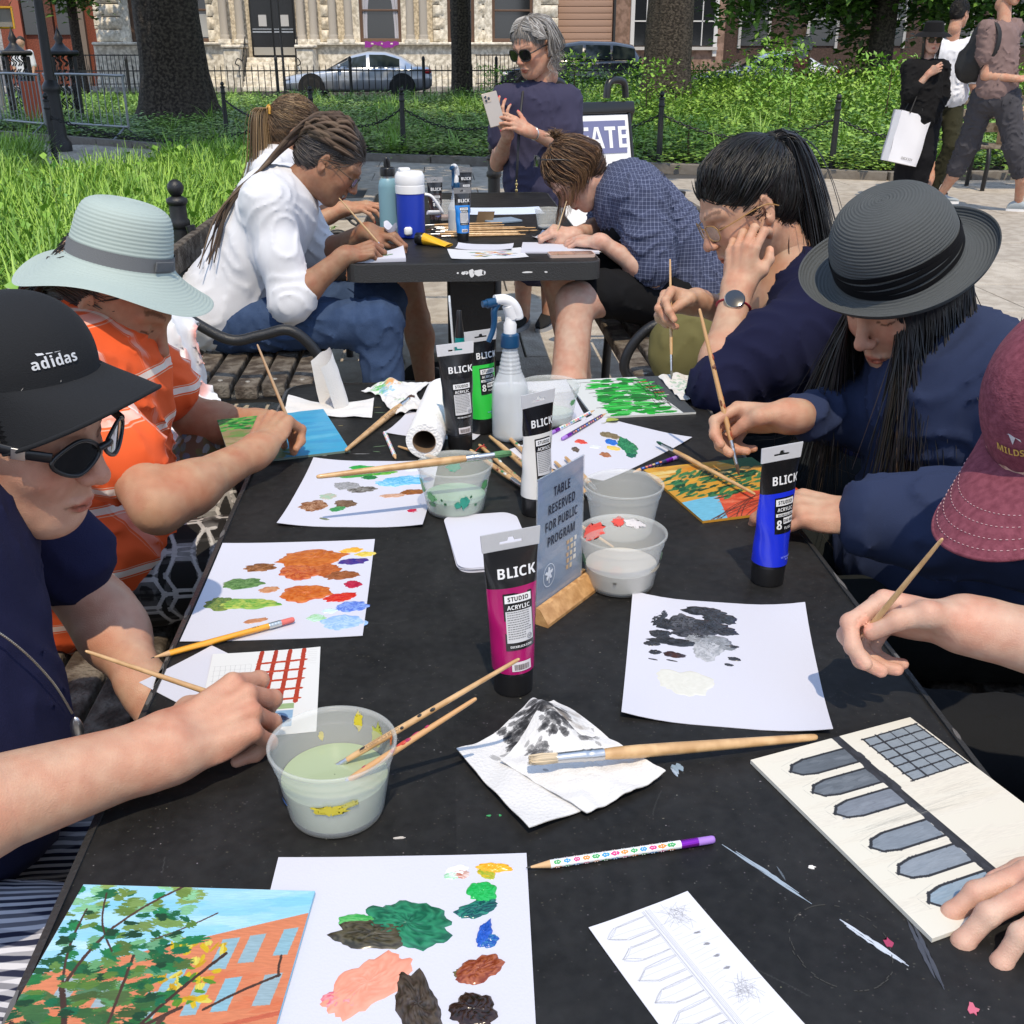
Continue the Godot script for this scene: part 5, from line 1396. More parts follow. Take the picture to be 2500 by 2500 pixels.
func hand_frame(wrist: Vector3, dir: Vector3, dorsal: Vector3, sc := 1.0) -> Transform3D:
	var x := dir.normalized()
	var z := x.cross(dorsal).normalized()
	return Transform3D(Basis(x, z.cross(x), z).scaled(Vector3.ONE * sc), wrist)
func strands(parent: Node3D, called: String, n: int, guide: Callable, w: float, c0: Color, c1: Color, sd := 1, rough := .38, sub := 4, sides := 3) -> MeshInstance3D:
	var r := RandomNumberGenerator.new(); r.seed = sd
	var mb := MB.new()
	for i in n:
		var g: Array = guide.call(r, i)
		if g.is_empty(): continue
		var ps := spline(g, sub)
		var rr := []
		var k := ps.size()
		var ww := w * r.randf_range(.6, 1.3)
		for j in k: rr.append(ww * (1.0 - .75 * pow(j / float(k - 1), 2.5)) * (.5 if j == 0 else 1.0))
		mb.col = c0.lerp(c1, pow(r.randf(), 1.6))
		mb.tube(ps, rr, sides, false)
	return wpart(called, mb, M(1, 1, 1, rough, {"vc": 1, "spec": .5}), parent)
func scalp(X: Transform3D, th: float, ph: float, lift := 0.0) -> Vector3:    # th: from front (0) round to back (PI), sign = side; ph: elevation
	return X * (Vector3(0, .032, -.012) + Vector3(sin(th) * cos(ph) * (.078 + lift), sin(ph) * (.090 + lift), cos(th) * cos(ph) * (.100 + lift)))
func person(label: String, base: Vector3) -> Node3D:
	return thing("person", label, "person", base)
func straw_hat(p: Node3D, X: Transform3D, prof: Array, rows: int, m: Material, wob: Callable, amp := .0011) -> void:
	var pts := spline(prof, 12)
	var L0 := [0.0]
	for i in range(1, pts.size()): L0.append(L0[-1] + pts[i].distance_to(pts[i - 1]))
	var run := []
	var tot: float = L0[-1]
	var N := rows * 4
	var j := 0
	for i in N + 1:
		var s := tot * i / N
		while j < pts.size() - 2 and L0[j + 1] < s: j += 1
		var t := clampf((s - L0[j]) / maxf(1e-6, L0[j + 1] - L0[j]), 0, 1)
		var q: Vector2 = pts[j].lerp(pts[j + 1], t)
		var tg: Vector2 = (pts[j + 1] - pts[j]).normalized()
		var ph := fposmod(i / 4.0, 1.0)
		q += Vector2(-tg.y, tg.x) * amp * [0.0, .8, 1.0, .7][int(ph * 4 + .01)]
		run.append(q)
	wpart("hat", MB.new().lathe([run], 120, X, wob).weld(), m, p)
func weave_tex(c0: Color, c1: Color, sd := 1) -> ImageTexture:
	var im := Image.create(256, 64, false, Image.FORMAT_RGB8)
	var r := RandomNumberGenerator.new(); r.seed = sd
	for y in 64:
		for x in 256:
			var k := (.5 + .5 * sin(x * TAU / 8.0 + (y / 4) * PI)) * .7 + r.randf() * .3
			im.set_pixel(x, y, c0.lerp(c1, k))
	return ImageTexture.create_from_image(im)
func cap_hat(p: Node3D, X: Transform3D, m: Material, under: Material, o := {}) -> void:
	var C := Vector3(0, .034, -.010)
	var R := Vector3(.0845, o.get("ry", .104), .108)
	var dome := MB.new()
	dome.grid(64, 26, func(u, v):
		var th: float = u * TAU; var ph: float = lerpf(-.12, PI / 2, v)
		var seam: float = 1.0 - .006 * pow(absf(cos(th * 3.0)), 14.0)
		var q := Vector3(sin(th) * cos(ph), sin(ph), cos(th) * cos(ph))
		var low: float = -.012 * cos(th) if v < .001 else 0.0
		return X * (C + q * R * seam + Vector3(0, low, 0) + Vector3(0, .006 * pow(maxf(0, cos(th)), 2) * cos(ph) * sin(ph) * 4, 0)))
	var d := wpart("cap_crown", dome.weld(), m, p)
	wpart("cap_button", MB.new().ball(X * (C + Vector3(0, R.y + .001, 0)), Vector3(.008, .004, .008), 12, 6), m, p)
	var vis := func(u: float, v: float, off: float) -> Vector3:
		var a := (u - .5) * 2.0
		var th := a * 1.12
		var base := C + Vector3(sin(th) * R.x, -.010 - .004 * cos(th), cos(th) * R.z) * Vector3(1.0, 1, 1.0)
		var ln: float = o.get("visor", .072) * pow(maxf(0.0, 1 - pow(absf(a), 2.6)), .75)
		return X * (base + Vector3(sin(th) * .25, 0, 1.0).normalized() * ln * v + Vector3(0, off - o.get("droop", .020) * v * v * .8 - o.get("curve", .030) * a * a * v - .006 * v, 0))
	var vm := MB.new()
	vm.grid(44, 12, func(u, v): return vis.call(u, 1 - v, .0016))
	wpart("visor", vm, m, p)
	wpart("visor_underside", MB.new().grid(44, 12, func(u, v): return vis.call(u, v, -.0016)), under, p)
	var edge := []
	for k in 45: edge.append(vis.call(k / 44.0, 1.0, 0.0))
	wpart("visor_edge", MB.new().tube(edge, .0024, 8, true), m, p)
	if o.has("stitch"):
		for q in o.stitch:
			var st := MB.new()
			for k in 80:
				if k % 2: continue
				var u0 := .06 + .88 * k / 80.0
				st.tube([vis.call(u0, q, .0022), vis.call(u0 + .009, q, .0022)], .00045, 4, false)
			wpart("stitching", st, M(.55, .35, .36, .8), p)
	for t in o.get("text", []):
		var tm := text_mb(t[0], t[1])
		warp(tm, func(q: Vector3):
			var rot := Vector2(q.x, q.y).rotated(t[4])
			var arc: float = t[6] if t.size() > 6 else 0.0
			rot.y -= arc * q.x * q.x
			var ph: float = t[3] + rot.y / R.y
			var th: float = t[2] + rot.x / (R.x * maxf(.35, cos(ph)))
			return X * (C + Vector3(sin(th) * cos(ph), sin(ph), cos(th) * cos(ph)) * (R + Vector3.ONE * .0015)))
		wpart("lettering", tm, t[5], p)
	for t in o.get("marks", []):    # polygons wrapped on the crown
		var poly: PackedVector2Array = t[0]
		var mb := MB.new()
		for q in poly:
			var ph: float = t[2] + q.y / R.y
			var th: float = t[1] + q.x / (R.x * maxf(.35, cos(ph)))
			mb.v(X * (C + Vector3(sin(th) * cos(ph), sin(ph), cos(th) * cos(ph)) * (R + Vector3.ONE * .0015)))
		var ids := Geometry2D.triangulate_polygon(poly)
		for k in range(0, ids.size(), 3): mb.tri(ids[k], ids[k + 1], ids[k + 2])
		wpart("emblem", mb, t[3], p)
func glasses(p: Node3D, X: Transform3D, fr: Material, lens: Material, w := .024, h := .018, r := .0018, arm := .0014) -> void:
	var z := .104
	for s in [-1, 1]:
		var ring := []
		for k in 25:
			var a := TAU * k / 24
			var q := Vector2(cos(a), sin(a))
			q = q * Vector2(w, h) * (1 - .06 * cos(4 * a)) / 1.0
			ring.append(X * Vector3(s * .033 + q.x, -.006 + q.y - .002, z - .010 * pow((q.x * s + .033) / .06, 2)))
		wpart("rim", MB.new().tube(ring, r, 8, false), fr, p)
		var lm := MB.new()
		var c := lm.v(X * Vector3(s * .033, -.008, z - .002))
		for q in ring: lm.v(q)
		for k in 24: lm.tri(c, c + 1 + k, c + 2 + k)
		wpart("lens", lm, lens, p)
		wpart("temple", MB.new().tube(spline([X * Vector3(s * (.033 + w), -.002, z - .010), X * Vector3(s * .072, .0, z - .03), X * Vector3(s * .083, .002, .0), X * Vector3(s * .081, -.016, -.030)], 4), arm, 8), fr, p)
	wpart("bridge", MB.new().tube([X * Vector3(-.033 + w, -.001, z - .001), X * Vector3(0, .003, z + .003), X * Vector3(.033 - w, -.001, z - .001)], r, 8), fr, p)
func shoe(p: Node3D, at: Vector3, dir: Vector3, m: Material, sole: Material, s := 1.0):
	var X := look(at, dir)
	var mb := MB.new(); mb.x = X
	mb.grid(24, 16, func(u, v):
		var th: float = u * TAU
		var z := lerpf(-.09, .165, v) * s
		var k: float = sin(PI * clampf(v * .97 + .015, 0, 1))
		var w = (.030 + .016 * v) * pow(k, .45)
		var hh := lerpf(.095, .045, smoothstep(.25, .75, v)) * pow(k, .35)
		return Vector3(cos(th) * w, .022 + maxf(0.0, .5 + .5 * sin(th)) * hh, z))
	wpart("shoe", mb, m, p)
	var so := MB.new(); so.x = X
	var pl := PackedVector2Array()
	for k in 28:
		var a := TAU * k / 28
		pl.append(Vector2(cos(a) * (.043 if sin(a) > -.3 else .035), (.036 + sin(a) * .132) * s))
	so.slab(pl, .001, .026)
	wpart("sole", so, sole, p)
var later: Array[Callable] = []
var open_wrists := {}
func V(x, y, z) -> Vector3: return Vector3(x, y, z)
func skin_of(p: Node3D, m: Material, HX: Transform3D, hands: Array, brow: Color, o := {}) -> Field:
	var f := field(o.get("cell", .009))
	var hf := []
	var nails := []
	for h in hands:   # [wrist, dir, dorsal, side, curls, thumb, scale, cell]
		var g := field(h[7] if h.size() > 7 else .0032)
		nails.append_array(hand(g, hand_frame(h[0], h[1], h[2], h[6] if h.size() > 6 else 1.0), h[3], h[4], h[5] if h.size() > 5 else []))
		hf.append(g)
		open_wrists[h[0]] = g
	var hd: Field = head_m if o.get("male", false) else head_f
	later.append(func():
		var st := skin_tint(nails, o.get("nail", Color(1, .95, .93)))
		var parts := []
		if not o.has("nohead"): parts.append([hd, HX, head_tint(brow, o.get("lip", Color(.86, .50, .48)))])
		parts.append([f, Transform3D(), st])
		for g in hf: parts.append([g, Transform3D(), st])
		wpart("body", fuse(parts), m, p))
	return f
func garment(p: Node3D, called: String, m: Material, cell := .009, wr := .004, wf := .09, st := Vector3.ONE, sd := 1, X := Transform3D()) -> Field:
	var f := field(cell, wr, wf, st, sd)
	later.append(func():
		var mesh := fuse([f])
		wpart(called, mesh, m, p))
	return f
func arm(f: Field, s: Vector3, e: Vector3, w: Vector3, g := 0.0, k := 1.0):
	f.chain([s, s.lerp(e, .5), e], [.046 * k + g, .043 * k + g, .037 * k + g], .03)
	f.chain([e, e.lerp(w, .3), w], [.037 * k + g, .038 * k + g, .0245 * k + g], .03)
	if open_wrists.has(w):
		open_wrists[w].cap(e.lerp(w, .5), w, lerpf(.038, .0245, .286) * k + g + .0006, .0245 * k + g, .022)
		open_wrists.erase(w)
func legs(f: Field, hip: Vector3, side: Vector3, knees: Array, feet: Array, g := 0.0, k := 1.0):
	for i in 2:
		var h := hip + side * (.09 if i == 0 else -.09)
		f.chain([h, knees[i]], [.088 * k + g, .062 * k + g], .04)
		f.chain([knees[i], knees[i].lerp(feet[i], .35), feet[i]], [.060 * k + g, .056 * k + g, .038 * k + g], .03)
func build_people():
	head_f = make_head(.0034); head_m = make_head(.0036, true); hair_f = make_hair_base()
	person_cap(); person_sunhat(); person_locs(); person_behind(); person_plaid(); person_ponytail(); person_straw(); person_maroon()
	person_standing(); walkers()
	run_jobs()
	for l in later: l.call()
	later.clear()
func person_cap():
	var p := person("person in a black cap and sunglasses painting red bars on a small card", V(-.62, 0, -.95))
	var HX := look(V(-.450, 1.045, -1.105), V(.92, -.24, .30), V(.25, .95, .1)); HX.basis = HX.basis.scaled(Vector3.ONE * .97)
	var wr := V(-.268, .797, -.853); var el := V(-.50, .792, -.735)
	var hx := V(.80, .16, -.60)
	var f := skin_of(p, mt.skin_light, HX, [[wr, hx, V(.05, .86, .5), -1, [[42, 58, 30], [52, 64, 32], [60, 72, 36], [62, 74, 40]], [[.046, -.022, .036], [.072, -.036, .028], [.090, -.048, .014]], 1.0, .0026], [V(-.36, .70, -1.12), V(.6, -.3, .3), V(0, 1, .2), 1, LOOSE]], Color(.42, .36, .32), {"cell": .0085})
	var ch := V(-.60, .89, -1.02); var sr := V(-.64, 1.0, -.86); var sl := V(-.58, .99, -1.20); var hip := V(-.74, .53, -1.0)
	torso(f, hip, ch, sl, sr, -.045)
	f.cap(V(-.56, .97, -1.05), HX * V(0, -.13, -.03), .058, .054, .03)
	f.ell(HX * V(0, -.09, .03), V(.05, .045, .05), .03)
	arm(f, sr, el, wr, .004, 1.06); arm(f, sl, V(-.44, .74, -1.24), V(-.36, .70, -1.12))
	var s := garment(p, "shirt", cloth(.012, .013, .04), .008, .004, .17, V(1, .6, 1), 3)
	torso(s, hip, ch, sl, sr, .006)
	s.cap(ch + V(.04, .06, .0), V(-.55, .955, -1.05), .10, .085, .05)
	s.cap(V(-.55, .88, -1.03), V(-.55, .69, -.99), .12, .145, .06)
	s.chain([sr, sr.lerp(el, .6)], [.066, .062]); s.chain([sl, V(-.47, .82, -1.235)], [.066, .060])
	var v := garment(p, "vest", cloth(.006, .006, .007), .009, .004, .08, V(1, 1, 1), 5)
	torso(v, hip + V(-.02, 0, 0), ch + V(-.025, 0, .02), sl + V(-.03, 0, 0), sr + V(-.03, 0, .01), .016)
	v.cut.append(Plane(V(.92, .1, -.38), V(.92, .1, -.38).dot(V(-.50, .85, -.98))))
	var t := garment(p, "trousers", stripe_mat(), .014, .003, .09, V(1, 1, 1), 7)
	t.ell(hip + V(0, -.02, 0), V(.16, .12, .17), .05)
	t.chain([hip + V(.02, -.01, .10), V(-.30, .55, -.84), V(-.25, .10, -.80)], [.095, .075, .06], .05)
	t.chain([hip + V(.02, -.01, -.10), V(-.30, .55, -1.10), V(-.25, .10, -1.10)], [.095, .075, .06], .05)
	later.append(func():
		hair_base(p, HX, Color(.22, .21, .20), V(0, -.09, -.09), 700)
		cap_hat(p, HX * Transform3D(Basis(Vector3.RIGHT, -.30), V(0, .024, .002)), cloth(.011, .012, .014, {"spec": .4}), cloth(.009, .009, .010), {"ry": .072, "visor": .066, "droop": .012, "curve": .046,
			"text": [["adidas", .0105, -.40, .16, 0.0, M(.55, .56, .57, .4)]],
			"marks": [[PackedVector2Array([V2(-.014, 0), V2(-.008, 0), V2(-.011, .0062), V2(-.0155, .0035)]), -.40, .27, M(.55, .56, .57, .4)], [PackedVector2Array([V2(-.006, 0), V2(.0, 0), V2(-.006, .0125), V2(-.0105, .0098)]), -.40, .27, M(.55, .56, .57, .4)], [PackedVector2Array([V2(.002, 0), V2(.008, 0), V2(-.001, .019), V2(-.0055, .0162)]), -.40, .27, M(.55, .56, .57, .4)]]})
		var hm := MB.new()
		for i in 9:
			for j in 8:
				var th := -1.35 - i * .055; var ph := .35 + j * .07 + (i % 2) * .035
				hm.ball(HX * (V(0, .064, -.008) + V(sin(th) * cos(ph), sin(ph), cos(th) * cos(ph)) * V(.0855, .085, .109)), V(.0011, .0011, .0011), 6, 4)
		wpart("breathing_holes", hm, M(.002, .002, .002, .9), p)
		var fr := M(.010, .010, .011, .35)
		for sd in [-1, 1]:
			var fp := func(u: float, vv: float, off: float) -> Vector3:
				var a := (u - .5) * 2.0; var b := (vv - .5) * 2.0
				var w := .029 * sqrt(maxf(0, 1 - pow(absf(b), 3.5) * .55)); var h := .020 * sqrt(maxf(0, 1 - pow(absf(a), 3.0) * .6))
				return HX * V(sd * (.034 + a * w * sd * sd), -.004 + b * h, .110 - .016 * pow(absf((.034 + a * w * (1 if sd > 0 else 1)) / .062), 2) + off)
			wpart("lens", MB.new().grid(14, 10, func(u, vv): return fp.call(u, vv, 0.0)), mt.glass_dark, p)
			var ring := []
			for k in 33:
				var a := TAU * k / 32
				ring.append(fp.call(.5 + .5 * cos(a), .5 + .5 * sin(a), .0005))
			wpart("rim", MB.new().tube(ring, .0022, 8, false), fr, p)
			wpart("temple", MB.new().tube([HX * V(sd * .062, .003, .094), HX * V(sd * .074, .004, .07), HX * V(sd * .084, .004, .01), HX * V(sd * .083, -.008, -.03)], .0058, 10, true, .45, HX.basis.x), fr, p)
			wpart("hinge_plate", MB.new().box(HX * V(sd * .0765, .004, .066), V(.0135, .012, .0035), .0005, HX.basis.orthonormalized() * Basis(Vector3.UP, sd * 1.2)), mt.steel, p)
		wpart("bridge", MB.new().tube([HX * V(-.010, .001, .112), HX * V(0, .004, .116), HX * V(.010, .001, .112)], .004, 8), fr, p)
		strands(p, "hair", 340, func(r: RandomNumberGenerator, i):
			var sd := -1.0 if i % 4 else 1.0
			var th: float = sd * r.randf_range(1.15, 2.6); var ph := r.randf_range(-.1, .12)
			var a := scalp(HX, th, ph, .006)
			var ln := r.randf_range(.03, .075)
			return [a, scalp(HX, th + sd * .12, ph - .25, .010) , scalp(HX, th + sd * .3 + r.randf_range(-.1, .1), ph - .3 - ln * 7, .004 + r.randf() * .012)], .0009, Color(.20, .19, .18), Color(.55, .54, .52), 3)
		var nk := []
		for q in [HX * V(.05, -.15, -.02), V(-.50, .945, -.93), V(-.452, .905, -.93), V(-.42, .86, -.945), V(-.40, .81, -.96), V(-.39, .765, -.97)]: nk.append(q)
		var chain := MB.new()
		var pts := spline(nk, 26)
		for k in pts.size() - 1:
			chain.tube([pts[k], pts[k].lerp(pts[k + 1], .7)], [.0013, .0013], 5)
		wpart("necklace", chain, M(.6, .55, .45, .3, {"metal": .9}), p)
		wpart("pendant", MB.new().ball(V(-.388, .745, -.97), V(.007, .016, .005), 12, 8), mt.steel, p))
	brush("paint brush held over the red grid painting by the person in black cap", V(-.168, .753, -.962), V(-.353, .858, -.935), {"r": .0030, "fl": .026, "bl": .012, "bc": C3(.1, .12, .2)})
func V2(x, y) -> Vector2: return Vector2(x, y)
func stripe_mat() -> StandardMaterial3D:
	var im := Image.create(4, 64, false, Image.FORMAT_RGB8)
	for y in 64:
		for x in 4: im.set_pixel(x, y, Color(.80, .80, .83) if (y / 8) % 2 else Color(.10, .12, .22))
	return M(1, 1, 1, .9, {"t": ImageTexture.create_from_image(im), "tri": 26.0})
func person_sunhat():
	var p := person("person in a pale blue straw hat and orange striped shirt painting a blue sky", V(-.72, 0, -1.87))
	var HX := look(V(-.562, .998, -1.875), V(.86, -.46, .14), V(.5, .85, 0))
	var wr := V(-.305, .798, -1.672); var el := V(-.425, .775, -1.50)
	var f := skin_of(p, mt.skin_tan, HX, [[wr, V(.25, .30, -.92), V(-.35, .65, .45), -1, GRIP, [], .98], [V(-.36, .72, -2.05), V(.8, 0, .3), V(0, 1, 0), 1, LOOSE]], Color(.15, .11, .09), {"cell": .0085})
	var ch := V(-.63, .80, -1.86); var sr := V(-.62, .915, -1.70); var sl := V(-.64, .915, -2.03); var hip := V(-.74, .53, -1.86)
	torso(f, hip, ch, sl, sr, -.045)
	f.cap(V(-.615, .91, -1.87), HX * V(0, -.13, -.04), .056, .050, .03)
	arm(f, sr, el, wr, .0, .97); arm(f, sl, V(-.50, .70, -2.12), V(-.36, .72, -2.05))
	var sm := orange_mat()
	var s := garment(p, "shirt", sm, .008, .0065, .15, V(1, .7, 1), 11)
	torso(s, hip + V(.04, -.02, .02), ch, sl, sr, .016, 1.06)
	s.ell(V(-.62, .60, -1.80), V(.17, .10, .17), .08)
	s.chain([sr, sr.lerp(el, .62)], [.070, .074], .04); s.chain([sl, sl.lerp(V(-.50, .70, -2.12), .6)], [.070, .074], .04)
	s.ell(HX * V(0, -.16, -.03), V(.075, .03, .075), .03)
	var t := garment(p, "trousers", hex_mat(), .014, .004, .08, V(1, 1, 1), 13)
	t.ell(hip + V(.02, -.03, 0), V(.16, .11, .18), .05)
	t.chain([hip + V(.05, -.01, .10), V(-.27, .57, -1.76), V(-.22, .10, -1.72)], [.10, .082, .06], .05)
	t.chain([hip + V(.05, -.01, -.10), V(-.27, .57, -1.98), V(-.22, .10, -2.0)], [.10, .082, .06], .05)
	later.append(func():
		hair_base(p, HX.scaled_local(Vector3.ONE * .94), Color(.02, .015, .012), V(0, -.045, -.13), 500)
		var wv := weave_tex(Color(.52, .57, .55), Color(.72, .77, .74), 2)
		var hm := M(1, 1, 1, .75, {"t": wv, "uv": Vector3(30, 16, 1)})
		var X := HX * Transform3D(Basis(Vector3.RIGHT, -.24), V(0, .070, -.012)).scaled_local(Vector3.ONE * .9)
		straw_hat(p, X, [V2(.001, .112), V2(.045, .111), V2(.073, .100), V2(.085, .075), V2(.091, .035), V2(.098, .004), V2(.120, -.016), V2(.150, -.032), V2(.178, -.044)], 38, hm, func(t, q): return q + V(0, (.012 * sin(t * 2 + .5) - .012 * cos(t * 3)) * smoothstep(.1, .18, Vector2(q.x, q.z).length()), 0))
		wpart("hat_band", MB.new().lathe([[V2(.0990, .002), V2(.0975, .012), V2(.0955, .026), V2(.0950, .031)]], 80, X), cloth(.14, .145, .15), p)
		wpart("hat_band_knot", MB.new().box(X * V(-.03, .018, .094), V(.05, .018, .004), .001, X.basis * Basis(Vector3.UP, -.3)), cloth(.12, .125, .13), p)
		strands(p, "hair", 420, func(r: RandomNumberGenerator, i):
			var sd := 1.0 if i % 2 else -1.0
			var th: float = sd * r.randf_range(1.3, 3.1); var ph := r.randf_range(-.5, -.02)
			return [scalp(HX, th, ph, .004), scalp(HX, lerpf(th, sd * 3.1, .5), ph * .5 - .15, .010), HX * V(r.randfn() * .01, -.045 + r.randfn() * .01, -.118)], .0011, Color(.010, .008, .007), Color(.06, .04, .03), 5)
		strands(p, "hair_bun", 220, func(r: RandomNumberGenerator, i):
			var c := HX * V(0, -.045, -.135); var a := r.randf() * TAU; var R := r.randf_range(.018, .034); var b := r.randfn() * .4
			var u := HX.basis.x.normalized(); var w := (HX.basis.y.normalized() + HX.basis.z.normalized() * b).normalized()
			var out := []
			for k in 5: out.append(c + (u * cos(a + k * .5) + w * sin(a + k * .5)) * R)
			return out, .0014, Color(.010, .008, .007), Color(.05, .035, .025), 6))
	brush("paint brush held upright by the person in the pale straw hat", V(-.256, .757, -1.80), V(-.322, .925, -1.86), {"r": .0030, "fl": .022, "bl": .012, "hc": C3(.42, .27, .14)})
func orange_mat() -> StandardMaterial3D:
	var im := Image.create(8, 256, false, Image.FORMAT_RGB8)
	for y in 256:
		var c := Color(.90, .36, .15)
		if y < 30: c = Color(.90, .87, .82)
		elif (y > 36 and y < 41) or (y > 246 and y < 251): c = Color(.88, .72, .62)
		for x in 8: im.set_pixel(x, y, c)
	return M(1, 1, 1, .9, {"t": ImageTexture.create_from_image(im), "tri": 10.0})
func hex_mat() -> StandardMaterial3D:
	var P := Pic.new(192, 192, Color(.045, .045, .05), 3)
	for i in 3:
		for j in 3:
			var o := V2(i * 64, j * 64 + (i % 2) * 32)
			for d in [V2(0, 0), V2(0, -192), V2(192, 0), V2(-192, 0), V2(0, 192)]:
				var c: Vector2 = o + d
				for k in 6:
					var a := TAU * k / 6; var b := TAU * (k + 1) / 6
					P.line(c + V2(cos(a), sin(a)) * 30, c + V2(cos(b), sin(b)) * 30, 7, Color(.80, .80, .80), .0)
				P.line(c + V2(30, 0), c + V2(46, 0), 7, Color(.80, .80, .80), 0)
	var m := P.mat(.85)
	m.uv1_triplanar = true; m.uv1_world_triplanar = true; m.uv1_scale = Vector3.ONE * 5.2
	return m
func person_locs():
	var p := person("person with long brown locs in a white shirt and blue jeans drawing in a notebook", V(-.76, 0, -3.83))
	var HX := look(V(-.362, 1.055, -3.83), V(.80, -.60, .06), V(.58, .8, 0))
	HX.basis = HX.basis.scaled(Vector3.ONE * 1.06)
	var wr := V(-.315, .775, -3.625); var el := V(-.50, .635, -3.585)
	var wl := V(-.255, .815, -3.87); var ell := V(-.44, .70, -4.03)
	var f := skin_of(p, mt.skin_brown_l, HX, [[wr, V(.86, .16, -.25), V(-.1, .85, .5), -1, GRIP, [], 1.06], [wl, V(.95, -.12, .25), V(.1, .95, .3), 1, [[30, 40, 20], [40, 50, 25], [50, 60, 30], [55, 62, 30]], [], 1.06]], Color(.3, .28, .27), {"male": true})
	var ch := V(-.60, .83, -3.83); var sr := V(-.56, .945, -3.66); var sl := V(-.55, .945, -4.02); var hip := V(-.76, .54, -3.83)
	torso(f, hip, ch, sl, sr, -.045)
	f.cap(V(-.55, .93, -3.83), HX * V(0, -.12, -.03), .064, .060, .03)
	arm(f, sr, el, wr, .004, 1.08); arm(f, sl, ell, wl, .004, 1.08)
	var wm := cloth(.66, .66, .68, {"tri": 20.0})
	var s := garment(p, "shirt", wm, .008, .0045, .15, V(1, .7, 1), 17)
	torso(s, hip + V(-.01, .02, 0), ch, sl, sr, .022, 1.08)
	s.ell(V(-.80, .56, -3.83), V(.10, .10, .17), .06)
	s.chain([sr, sr.lerp(el, .55), el, el.lerp(wr, .16)], [.068, .066, .064, .060], .05); s.chain([sl, sl.lerp(ell, .55), ell, ell.lerp(wl, .2)], [.068, .066, .062, .058], .05)
	var dm := cloth(.045, .075, .15, {"t": ctex(.012, Color(.86, .88, .9), Color(1, 1, 1)), "tri": 5.0})
	var t := garment(p, "jeans", dm, .010, .007, .14, V(.6, 1.0, 1.0), 19)
	t.ell(hip + V(.0, -.02, 0), V(.16, .11, .17), .05)
	t.chain([hip + V(.04, -.01, .10), V(-.22, .545, -3.64), V(-.20, .12, -3.60)], [.10, .078, .062], .04)
	t.chain([hip + V(.04, -.01, -.10), V(-.22, .545, -3.98), V(-.24, .12, -4.0)], [.10, .078, .062], .04)
	later.append(func():
		var CX := look(V(-.535, .965, -3.83), V(0, 0, 1), V(.62, .78, 0))
		wpart("collar", MB.new().lathe([[V2(.088, -.012), V2(.078, .030), V2(.080, .042), V2(.090, .034), V2(.104, -.006)]], 40, CX, func(a, q): return q * V(.86, 1, 1) + V(.02 * maxf(0, cos(a)), -.07 * pow(maxf(0, cos(a)), 3), 0)), wm, p)
		wpart("belt", MB.new().lathe([[V2(.183, 0), V2(.185, .035)]], 48, Transform3D(Basis(Vector3.FORWARD, -.2), V(-.755, .56, -3.83)), func(a, q): return q * V(.86, 1, 1.0)), M(.02, .013, .01, .5), p)
		hair_base(p, HX, Color(.06, .05, .045), V(0, .0, -.128), 1800)
		strands(p, "locs", 135, func(r: RandomNumberGenerator, i):
			var sd := 1.0 if i % 2 else -1.0
			var th: float = sd * r.randf_range(.35, 2.9); var ph := r.randf_range(.1, 1.45)
			var a := scalp(HX, th, ph, .0)
			var b := scalp(HX, sd * lerpf(absf(th), 2.9, .45), ph * .75, .014 + r.randf() * .01)
			var g := HX * V(r.randfn() * .018, .0 + r.randfn() * .018, -.128)
			var z := r.randfn() * .035
			var ln := r.randf_range(.55, .88)
			return [a, b, g, g.lerp(V(-.60, 1.02, -3.80 + z), .9), V(-.60, 1.02, -3.80 + z).lerp(V(-.765 + r.randfn() * .015, .70, -3.74 + z), ln * .55) + V(-.03, .03, 0), V(-.60, 1.02, -3.80 + z).lerp(V(-.80 + r.randfn() * .02, .68, -3.74 + z * 1.4), ln)], .0062, Color(.045, .028, .018), Color(.13, .085, .055), 8, .8, 5, 6)
		strands(p, "hair", 1700, func(r: RandomNumberGenerator, i):
			var th := r.randf_range(-PI, PI); var ph := r.randf_range(-.12, 1.5)
			if absf(th) < 1.0 and ph < .62: return []
			var a := scalp(HX, th, ph, -.001)
			var d := V(r.randfn(), r.randfn(), r.randfn()) * .006
			return [a, a + d * .6 + (a - HX.origin).normalized() * .004, a + d], .0011, Color(.02, .015, .012), Color(.22, .20, .18), 9, .8, 2)
		glasses(p, HX, M(.05, .035, .02, .35), M(.6, .6, .6, .05, {"a": .15}), .024, .016, .0014, .0013)
		strands(p, "moustache", 120, func(r: RandomNumberGenerator, i):
			var x := r.randf_range(-.022, .022)
			var a := HX * V(x, -.060 - absf(x) * .2, .096 - absf(x) * .3)
			return [a, a + HX.basis * V(x * .1, -.006, .003), a + HX.basis * V(x * .25, -.010, .001)], .0008, Color(.10, .09, .08), Color(.4, .38, .36), 10, .8, 2)
		shoe(p, V(-.20, .0, -3.60), V(.9, 0, .2), cloth(.04, .04, .045), M(.5, .5, .5, .7)); shoe(p, V(-.24, .0, -4.0), V(.9, 0, -.1), cloth(.04, .04, .045), M(.5, .5, .5, .7)))
	brush("paint brush held by the person with long locs", V(-.185, .772, -3.70), V(-.335, .945, -3.73), {"r": .0034, "hc": C3(.5, .32, .15)})
	var nb := thing("notebook", "open white notebook under the hand of the person with locs", "notebook", V(-.215, TY, -3.69), "", .1)
	part("page_block", MB.new().box(V(0, .007, 0), V(.18, .013, .13), .001), mt.paper, nb)
	part("lifted_page", MB.new().grid(12, 6, func(u, v): return V(-.02 + u * .11, .0138 + .022 * pow(u, 2) * v, .06 - v * .11)), mt.paper, nb)
	part("green_sketch", MB.new().grid(8, 2, func(u, v): return V(.0 + u * .05, .0145 + .004 * u * u, .02 - v * .012 - .004 * sin(u * 9))), M(.12, .25, .1, .7), nb)
